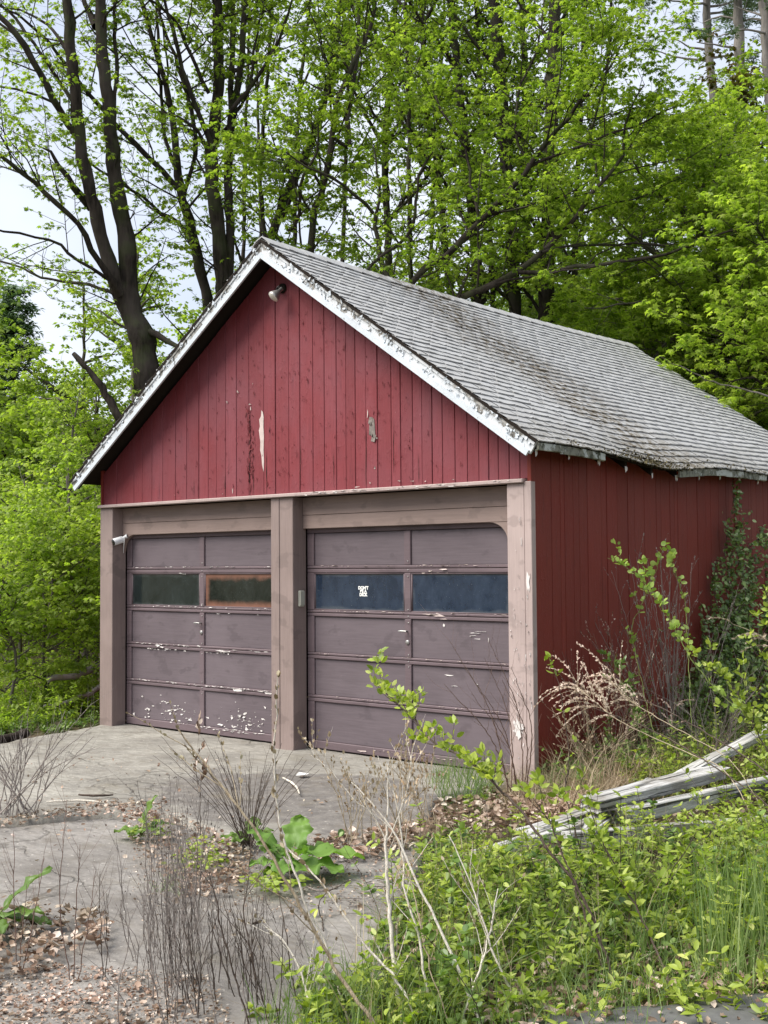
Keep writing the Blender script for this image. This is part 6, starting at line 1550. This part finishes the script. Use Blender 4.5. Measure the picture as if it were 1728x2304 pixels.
# ------------------------------------------------------------------ leafy shoots in front of the right door
def shoot(label, S, rr, leaf_from, nl, ls, leafm, stemm, name='leafy_shoot', width=1.15, k_=5, side=0, tmpl=ELL, sl=(.08, .22), spr=.035, cat='shrub'):
    root = empty(name, tuple(S[0])); tag(root, label, cat)
    P, R_ = smooth_path(S, 0.04, 0.004, rr); g_ = Geo(); g_.add(*tubes([P], [R_], 6))
    p, tg, r_ = sample_along(P[None], R_[None], nl, leaf_from, 1.0)
    if side:
        ps, tgs, rs_ = sample_along(P[None], R_[None], side, leaf_from, .97); d = branch_off(tgs, .5, .35)
        Pt = walk(ps, d, rng.uniform(*sl, side), 5, .1, .05); Rt = np.minimum(rs_ * .6, .0025)[:, None] * np.linspace(1, .5, 5)[None]; g_.add(*tubes(Pt, Rt, 4))
        pp, _, _ = sample_along(Pt, Rt, 2, .5, 1.0); p = np.concatenate([p, pp, Pt[:, -1]])
    p = np.concatenate([p, P[-1:]])
    o = g_.obj('stem', MAT[stemm], root); o.location = -Vector(S[0])
    n = len(p) * k_; c_ = np.repeat(p, k_, 0); d = rng.normal(0, 1, (n, 3)); d[:, 2] = np.abs(d[:, 2]) * .8 + .25; d = nrm(d)
    V, F = leaves(c_ + d * spr * rng.uniform(.05, .5, n)[:, None], d, nrm(rng.normal(0, 1, (n, 3)) + [0, 0, .6]), ls * rng.uniform(.5, 1.2, n), tmpl, width)
    ob('leaves', me_np('leaves', V - np.asarray(S[0]), F, MAT[leafm]), root); return root
S = with_foot([(1400, 2290), (1370, 2180), (1335, 2070), (1290, 1985), (1225, 1900), (1160, 1810), (1115, 1765), (1050, 1710), (985, 1675), (930, 1620), (880, 1570), (845, 1540)], 1410, 4.75, 1.3)
shoot('long arching shoot with bright leaf tufts crossing the right door', S, [.008, .0075, .007, .007, .0065, .006, .006, .005, .005, .004, .004, .003, .002], .50, 30, .045, 'privet', 'twig_dark', k_=4, side=22, width=1.3, sl=(.06, .20), spr=.05)
S = with_foot([(1380, 2240), (1330, 2100), (1290, 1980), (1240, 1860), (1190, 1780)], 1390, 4.9, 0.8)
shoot('second shoot rising beside the long arching one, leaves near its top', S, [.006, .006, .0055, .005, .004, .002], .45, 12, .05, 'privet', 'twig_dark', k_=4, side=5)
S = with_foot([(1330, 2000), (1290, 1850), (1270, 1780), (1282, 1700), (1260, 1560), (1240, 1480)], 1360, 6.2, 0.5)
shoot('tall thin nearly bare dark stem in front of the corner post', [GP(1380, 2060)] + S[1:], [.005, .005, .004, .004, .003, .002, .001], .15, 9, .045, 'privet', 'twig_dark', k_=2, side=6, sl=(.1, .25))
S = with_foot([(1520, 2250), (1470, 2120), (1400, 1980), (1360, 1900), (1320, 1800)], 1530, 4.8, .7)
shoot('leafy privet stem in the lower right thicket behind the grass', S, [.005, .005, .0045, .004, .003, .002], .3, 16, .05, 'privet', 'twig_dark', k_=4, side=6)
# bare forked sapling before the right door
bb = GP(1160, 1800); mains = []
for tx, ty in ((1045, 1500), (1010, 1440), (1090, 1480), (1130, 1530), (1000, 1540), (1060, 1560), (1100, 1440), (1150, 1500)):
    e = PX(tx, ty, 8.2 + random.uniform(-.3, .3)); q = bb + rng.normal(0, .03, 3) * [1, 1, 0]; mm = q * .45 + e * .55 + rt * .10
    mains.append(([q, mm, e], [.005, .0035, .0013]))
weed('bare reddish forked sapling in front of the right half of the right door', bb, mains, 'twig_red', side=7, slen=(.12, .35), rad=.002, name='bare_sapling')

# ------------------------------------------------------------------ plants on the side wall
# dead feathery weeds
for px, py, h, n_, wd_, mt_n, lab in ((1370, 1740, 1.15, 9, .35, 'twig_red', 'sparse reddish dead weed in front of the dark red wall, nearest the corner'), (1440, 1735, 1.2, 10, .35, 'twig_red', 'forked reddish dead weed in the middle of the dark red wall'),
                           (1520, 1720, 1.75, 26, .32, 'twig_grey', 'tall feathery grey dead weed left of the wall vine')):
    bb = GP(px, py); bb[2] = float(tz(bb[0], bb[1])); mains = []
    for _ in range(n_):
        e = bb + rt * random.gauss(-.10, wd_) + fw * random.uniform(-.1, .1) + np.array([0, 0, h * random.uniform(.65, 1.08)])
        q = bb + rng.normal(0, .05, 3) * [1, 1, 0]; mains.append(([q, q * .5 + e * .5 + rng.normal(0, .02, 3), e], [.004, .003, .0013]))
    weed(lab, bb, mains, mt_n, side=9, slen=(.08, .32), pods=7, podm='twig_grey' if n_ > 20 else 'deadleaf', seed_len=.015, rad=.0014, podlo=.5)
# drooping plumes of dry grass
def plume(label, S, plumes, L_=.30):
    root = empty('plume_grass', tuple(S[0])); tag(root, label, 'grass'); g_ = Geo(); N = []; Dn = []
    P, R_ = smooth_path(S, .05, .002, [.003] * (len(S) - 1) + [.0015]); g_.add(*tubes([P], [R_], 5))
    k0 = P[-max(3, len(P) // 4):]
    st = k0[rng.integers(0, len(k0), plumes)]; d = np.tile(nrm(P[-1] - P[-4]), (plumes, 1)) + rng.normal(0, .35, (plumes, 3)) + [0, 0, .35]
    Pt = walk(st, d, rng.uniform(.5, 1.1, plumes) * L_, 8, .05, -.16); g_.add(*tubes(Pt, np.full(Pt.shape[:2], .0012), 4))
    o = g_.obj('stalk', MAT['twig_tan'], root); o.location = -Vector(S[0])
    p, tg, _ = sample_along(Pt, np.ones(Pt.shape[:2]), 26, .15, 1.0)
    V, F = leaves(p, nrm(tg + rng.normal(0, .35, tg.shape)), nrm(rng.normal(0, 1, tg.shape)), .021 * rng.uniform(.7, 1.3, len(p)), ELL, 1.2)
    ob('plume', me_np('plume', V - np.asarray(S[0]), F, MAT['plume']), root)
S = [GP(1728, 1905)] + PL([(1640, 1745), (1560, 1700), (1470, 1660), (1390, 1620), (1340, 1580), (1300, 1545)], 7.6, .9)
plume('tan drooping grass plume reaching left toward the corner post', S, 34, .44)
S = [GP(1740, 1860)] + PL([(1650, 1720), (1560, 1660), (1470, 1610), (1410, 1570), (1370, 1530)], 8.0, .7)
plume('tan grass plume just right of and above the leftmost plume', S, 30, .38)
S = [GP(1500, 1800)] + PL([(1500, 1740), (1510, 1650), (1520, 1570)], 9.8, .2)
plume('short upright tan plume below the middle of the dark red wall', S, 8, .22)
S = [GP(1850, 1830)] + PL([(1800, 1600), (1760, 1480), (1710, 1430), (1650, 1405)], 8.6, .2)
plume('grey catkin-like plume entering from the right edge over the vine', S, 7, .28)
for a, b, c_, d_, lab in (((1850, 1860), (1700, 1720), (1500, 1600), (1400, 1560), 'upper of the two long dark canes slanting over the fallen beams'), ((1850, 1920), (1700, 1790), (1500, 1660), (1330, 1590), 'lower of the two long dark canes slanting over the fallen beams')):
    S = [GP(1900, 2000)] + PL([a, b, c_, d_], 6.6, 1.0)
    weed(lab, S[0], [(S, [.005, .005, .0045, .004, .002])], 'twig_dark', name='long_cane', side=4, slen=(.08, .2), rad=.0015)

# vine climbing the far part of the wall
def wallvine(label, base_pts, tops, leafm, ls, npl, name='climbing_vine', xo=(0.05, 0.35), k_=1):
    root = empty(name, (W + .1, base_pts[0], 0)); tag(root, label, 'vine'); g_ = Geo(); Vs = []
    org = np.array(root.location)
    S = []
    for (y0, z0, y1, z1) in tops:
        q0 = np.array([W + random.uniform(*xo), y0, z0]); q1 = np.array([W + random.uniform(xo[0], xo[0] + .12), y1, z1])
        P, R_ = smooth_path([q0, q0 * .66 + q1 * .34 + rng.normal(0, .09, 3), q0 * .33 + q1 * .67 + rng.normal(0, .09, 3), q1], .06, .006, [.006, .005, .004, .002])
        P[:, 0] = np.maximum(P[:, 0], W + .03)
        g_.add(*tubes([P], [R_], 5)); m_ = int(len(P) * npl)
        p, tg, r_ = sample_along(P[None], R_[None], m_, .02, 1.0)
        d = branch_off(tg, .75, .0); d[:, 0] = np.abs(d[:, 0]) * .8; Pt = walk(p, d, rng.uniform(.03, .18, m_), 3, .15, 0); Pt[..., 0] = np.maximum(Pt[..., 0], W + .02)
        g_.add(*tubes(Pt, np.full(Pt.shape[:2], .0015), 3)); S += [Pt[:, 1], Pt[:, -1], p]
    p = np.concatenate(S); n = len(p) * k_; p = np.repeat(p, k_, 0) + rng.normal(0, .012, (n, 3)); d = rng.normal(0, 1, (n, 3)); d[:, 0] = np.abs(d[:, 0]) + .2; d[:, 2] -= .2
    V, F = leaves(p, d, nrm(rng.normal(0, .5, (n, 3)) + [.8, -.5, .7]), ls * rng.uniform(.55, 1.2, n), ELL, 1.35)
    V[:, 0] = np.maximum(V[:, 0], W + .012)
    o = g_.obj('stem', MAT['twig_dark'], root); o.location = -org
    ob('leaves', me_np('leaves', V - org, F, MAT[leafm]), root)
tops = [(3.1, .1, 3.85, 2.66), (3.2, .2, 3.7, 2.45), (3.3, .1, 3.6, 2.1), (3.0, .1, 3.4, 1.8), (2.8, .1, 3.1, 1.55), (2.7, .1, 3.0, 1.35), (3.4, .2, 4.1, 1.9), (3.6, .2, 4.4, 2.0), (3.5, .1, 4.3, 1.7), (3.8, .2, 4.6, 1.85), (2.6, .1, 2.9, 1.1), (4.0, .2, 4.9, 1.7), (2.4, .1, 2.75, .9), (3.3, .3, 3.9, 2.2), (3.1, .2, 3.5, 1.4), (3.5, .5, 4.0, 1.5), (2.9, .3, 3.3, 1.2), (2.5, 0, 2.7, .7), (3.7, 1.9, 4.3, 2.15), (2.2, 0, 2.5, .6)]
wallvine('dark green small-leaved vine climbing the red wall up to the eave', (3.2, 0), tops, 'vine', .052, 2.7, k_=1)
tops = [(3.6, .1, 4.4, 1.3), (3.3, .1, 3.8, 1.2), (4.0, .1, 4.9, 1.4), (2.9, .0, 3.3, 1.0), (4.4, .1, 5.4, 1.6), (2.7, .0, 3.0, .8)] * 3
wallvine('dense dark bushy vine mass at the foot of the wall vine', (3.4, 0), tops, 'vine', .055, 2.6, name='vine_thicket', xo=(.1, .7), k_=1)
S = [GP(1850, 1790)] + PL([(1728, 1640), (1640, 1580), (1560, 1490), (1510, 1400), (1465, 1330), (1430, 1290), (1380, 1260)], 8.6, .9)
shoot('pale round-leaved shoot arching left across the wall vine', S, [.006, .006, .005, .005, .004, .004, .003, .002, .0015], .2, 46, .050, 'palevine', 'twig_green', k_=3, side=10, tmpl=ELL, width=1.9, spr=.06)
S = [GP(1500, 1780)] + PL([(1425, 1440), (1440, 1370), (1470, 1300), (1490, 1240)], 9.9, .1)
shoot('thin shoot with small round pale leaves along the middle of the red wall', S, [.004, .003, .003, .002, .0015], .5, 16, .045, 'palevine', 'twig_green', k_=2, side=3, tmpl=ROUND, width=1.1)
S = [GP(1560, 1780)] + PL([(1545, 1400), (1530, 1320), (1515, 1270), (1500, 1225)], 9.9, .1)
shoot('pale-leaved shoot tip above the feathery grey weed', S, [.004, .003, .003, .002, .0015], .6, 14, .05, 'palevine', 'twig_green', k_=2, side=4, tmpl=ROUND, width=1.1)
S = [GP(1470, 1770)] + PL([(1430, 1620), (1400, 1540), (1380, 1490)], 9.6, .1)
shoot('dark leafy shoot at the foot of the red wall left of the feathery weed', S, [.004, .003, .003, .002], .25, 26, .06, 'vine', 'twig_green', k_=3, side=8)

for (pts, dp, lab) in (([(1740, 1720), (1700, 1640), (1660, 1560), (1600, 1500)], 8.0, 'bright leafy shoot at the right edge, lowest of three before the vine'), ([(1780, 1700), (1750, 1600), (1730, 1500), (1690, 1430)], 8.3, 'bright leafy shoot at the right edge, middle of three before the vine'),
                       ([(1800, 1650), (1770, 1500), (1740, 1400), (1725, 1330)], 8.5, 'bright leafy shoot at the right edge, tallest of three before the vine')):
    S = [GP(pts[0][0] + 30, 1830)] + PL(pts, dp); shoot(lab, S, [.006, .005, .004, .003, .002], .25, 34, .05, 'privet', 'twig_dark', k_=3, side=18, sl=(.08, .3), spr=.05, width=1.4)
mains = []
bb = GP(1620, 1760)
for _ in range(16):
    e = PX(random.uniform(1480, 1728), random.uniform(1480, 1640), random.uniform(8.6, 9.6)); mains.append(([bb + rng.normal(0, .12, 3) * [1, 1, 0], bb * .5 + e * .5 + [0, 0, .15], e], [.004, .003, .0013]))
weed('tangle of pale bare twigs in front of the foot of the wall vine', bb, mains, 'twig_grey', side=8, slen=(.1, .35), rad=.0016)
mains = []
bb = GP(1330, 1770)
for _ in range(16):
    e = PX(random.uniform(1240, 1480), random.uniform(1560, 1680), random.uniform(8.8, 9.8)); mains.append(([bb + rng.normal(0, .2, 3) * [1, 1, 0], bb * .5 + e * .5 + [0, 0, .1], e], [.003, .0022, .0012]))
weed('tangle of tan dead stems at the foot of the wall by the corner post', bb, mains, 'twig_tan', side=8, slen=(.06, .25), rad=.0014, pods=3)

# ------------------------------------------------------------------ fallen timbers and logs
def timber(name, a, b, w_, t_, label, group=None, mat='timber', roll=0.0, bow=0.0, mid=None):
    a, b = np.array(a), np.array(b); x = nrm(b - a); z = nrm(np.array([0, 0, 1.0]) - x * x[2]); y = np.cross(z, x)
    y, z = y * math.cos(roll) + z * math.sin(roll), z * math.cos(roll) - y * math.sin(roll)
    L_ = np.linalg.norm(b - a); n = 14; prof = [(-w_ / 2 + .006, t_ / 2), (-w_ / 2, t_ / 2 - .006), (-w_ / 2, -t_ / 2 + .006), (-w_ / 2 + .006, -t_ / 2), (w_ / 2 - .006, -t_ / 2), (w_ / 2, -t_ / 2 + .006), (w_ / 2, t_ / 2 - .006), (w_ / 2 - .006, t_ / 2)]
    V = []
    for i in range(n):
        u_ = i / (n - 1) * L_
        for q, (py_, pz_) in enumerate(prof):
            j_ = rng.normal(0, .0018, 3)
            e_ = (rng.uniform(-.07, .04) if i in (0, n - 1) else 0)
            V.append((u_ + e_, py_ + j_[1], pz_ + j_[2] + bow * math.sin(PI * i / (n - 1))))
    k_ = len(prof); F = [list(range(k_))[::-1], [(n - 1) * k_ + i for i in range(k_)]]
    for i in range(n - 1):
        for q in range(k_): F.append([i * k_ + q, i * k_ + (q + 1) % k_, (i + 1) * k_ + (q + 1) % k_, (i + 1) * k_ + q])
    me = bpy.data.meshes.new(name); me.from_pydata(V, [], F); me.materials.append(MAT[mat])
    o = bpy.data.objects.new(name, me); M_ = Matrix.Identity(4)
    for q in range(3): M_[q][0] = x[q]; M_[q][1] = y[q]; M_[q][2] = z[q]; M_[q][3] = a[q]
    o.matrix_world = M_; link(o); tag(o, label, 'beam', group); return o
GT = 'fallen weathered timbers'
timber('weathered_beam', PX(1335, 1808, 7.3), PX(1620, 1735, 8.3), .15, .075, 'topmost grey beam of the fallen pile, its end pointing at the garage', GT, roll=.10)
timber('weathered_beam', PX(1530, 1748, 8.2), PX(1790, 1610, 9.2), .15, .045, 'pale board rising to the right edge behind the topmost beam', GT, roll=-.15)
timber('weathered_beam', PX(1400, 1838, 7.35), PX(1800, 1745, 8.3), .07, .09, 'grey beam lying directly beneath the topmost one', GT)
timber('weathered_beam', PX(1030, 1938, 6.95), PX(1470, 1812, 7.7), .09, .06, 'long low beam reaching farthest left into the weeds', GT)
timber('weathered_beam', PX(1180, 1876, 7.3), PX(1420, 1800, 8.0), .12, .05, 'greyish board behind the long low beam', GT)
timber('weathered_beam', PX(1280, 1890, 7.0), PX(1790, 1848, 7.9), .06, .10, 'dark-sided beam low in the pile under the leaves', GT)
timber('weathered_beam', PX(1185, 2040, 6.1), PX(1330, 1958, 6.75), .11, .05, 'short pale board end sticking out of the thicket below the pile', GT, roll=.2)
timber('weathered_beam', PX(1600, 1985, 6.3), PX(1850, 1925, 6.9), .07, .06, 'half-hidden grey board at the lower right edge', GT)
timber('weathered_beam', PX(1330, 1862, 7.1), PX(1470, 1760, 8.6), .10, .05, 'pale cross piece wedged between the beams', GT, roll=.3)
timber('weathered_beam', PX(1400, 1935, 6.8), PX(1720, 1870, 7.6), .08, .08, 'brownish rotten beam deepest in the pile', GT, 'dark_wood')
patch('undergrowth', [(60, 1610), (225, 1590), (235, 1560), (150, 1545), (60, 1560)], 130, 0.55, 'maple_bright', 'twig_green', 0.06, npl=9)
def log(label, a, b, r0, r1, mat='bark_grey'):
    a, b = np.array(a), np.array(b); root = empty('fallen_log', tuple(a)); tag(root, label, 'log')
    P, R_ = smooth_path([a, a * .6 + b * .4 + [0, 0, -.05], b], .12, .012, [r0, (r0 + r1) / 2, r1]); g_ = Geo(); g_.add(*tubes([P], [R_], 10))
    V, F = tubes([[P[0], P[0] - (P[1] - P[0]) * .05]], [[R_[0], .002]], 10); g_.add(V, F)
    o = g_.obj('stem', MAT[mat], root, True); o.location = -Vector(a)
log('upper pale fallen log left of the garage post', PX(108, 1530, 14.6), PX(262, 1482, 15.4), .035, .055, 'bark_pine')
log('lower thinner fallen log left of the garage post', PX(100, 1590, 14.3), PX(240, 1540, 15.0), .025, .035, 'bark_pine')
log('dark fallen log at the left edge by the pad', GP(-40, 1662), PX(60, 1648, 12.6), .06, .05, 'bark')

# ------------------------------------------------------------------ small things lying on the pads
q = GP(680, 1745)
me = bpy.data.meshes.new('paper_scrap'); a = rt * .05; b = fw * .045
V = [(-a - b * .8), (a * .8 - b * .9), (a * 1.1 + b), (-a * .6 + b * 1.1)]; V = [tuple(v_ + np.array([0, 0, z_])) for v_, z_ in zip(V, (.004, .012, .006, .016))]
me.from_pydata(V + [(x_, y_, z_ - .0015) for x_, y_, z_ in V], [], [[0, 1, 2, 3], [7, 6, 5, 4], [0, 4, 5, 1], [1, 5, 6, 2], [2, 6, 7, 3], [3, 7, 4, 0]]); me.materials.append(MAT['paper'])
o = ob('paper_scrap', me, None, (q[0], q[1], q[2] + .004)); tag(o, 'small white scrap of paper on the pad before the right door', 'paper')
def stick(label, pts, r_, mat):
    P0 = [GP(*p, z=r_ + 0.004) for p in pts]; root_ = np.array(P0[0]); P, R_ = smooth_path(P0, .03, .001, [r_ * .7] + [r_] * (len(pts) - 2) + [r_ * .6]); g_ = Geo(); g_.add(*tubes([P], [R_], 6))
    o = g_.obj('fallen_stick', MAT[mat], None, False, root_); tag(o, label, 'stick')
stick('bleached bent stick on the dark patch below the white paper', [(636, 1750), (655, 1760), (668, 1772), (674, 1787)], .009, 'twig_white')
stick('pale long stick on the pad at the left, left of the dark one', [(105, 1804), (180, 1801), (240, 1806)], .008, 'twig_white')
stick('dark stick lying across the pad left of the dark patch', [(177, 1788), (215, 1790), (255, 1788)], .010, 'twig_dark')
stick('thin brown stick on the lower pad right of the burdock', [(690, 1995), (720, 2004), (760, 1998)], .006, 'twig_grey')
stick('short dark twig alone in the middle of the lower pad', [(568, 2078), (578, 2076), (588, 2071)], .008, 'twig_dark')
stick('thin twig on the lower pad by the thicket edge', [(820, 1998), (850, 1993), (880, 1995)], .005, 'twig_grey')
g_ = Geo()
for _ in range(70):
    p = scatter([(640, 2000), (700, 1930), (960, 1900), (960, 2010), (800, 2040)], 1)[0]; a = random.uniform(0, PI); L_ = random.uniform(.03, .14)
    P = np.array([[p[0], p[1], -.022], [p[0] + math.cos(a) * L_ * .5, p[1] + math.sin(a) * L_ * .5, -.016], [p[0] + math.cos(a + .2) * L_, p[1] + math.sin(a + .2) * L_, -.022]]); g_.add(*tubes([P], [[.002, .003, .0015]], 4))
o = g_.obj('twig_litter', MAT['twig_grey']); o['kind'] = 'stuff'
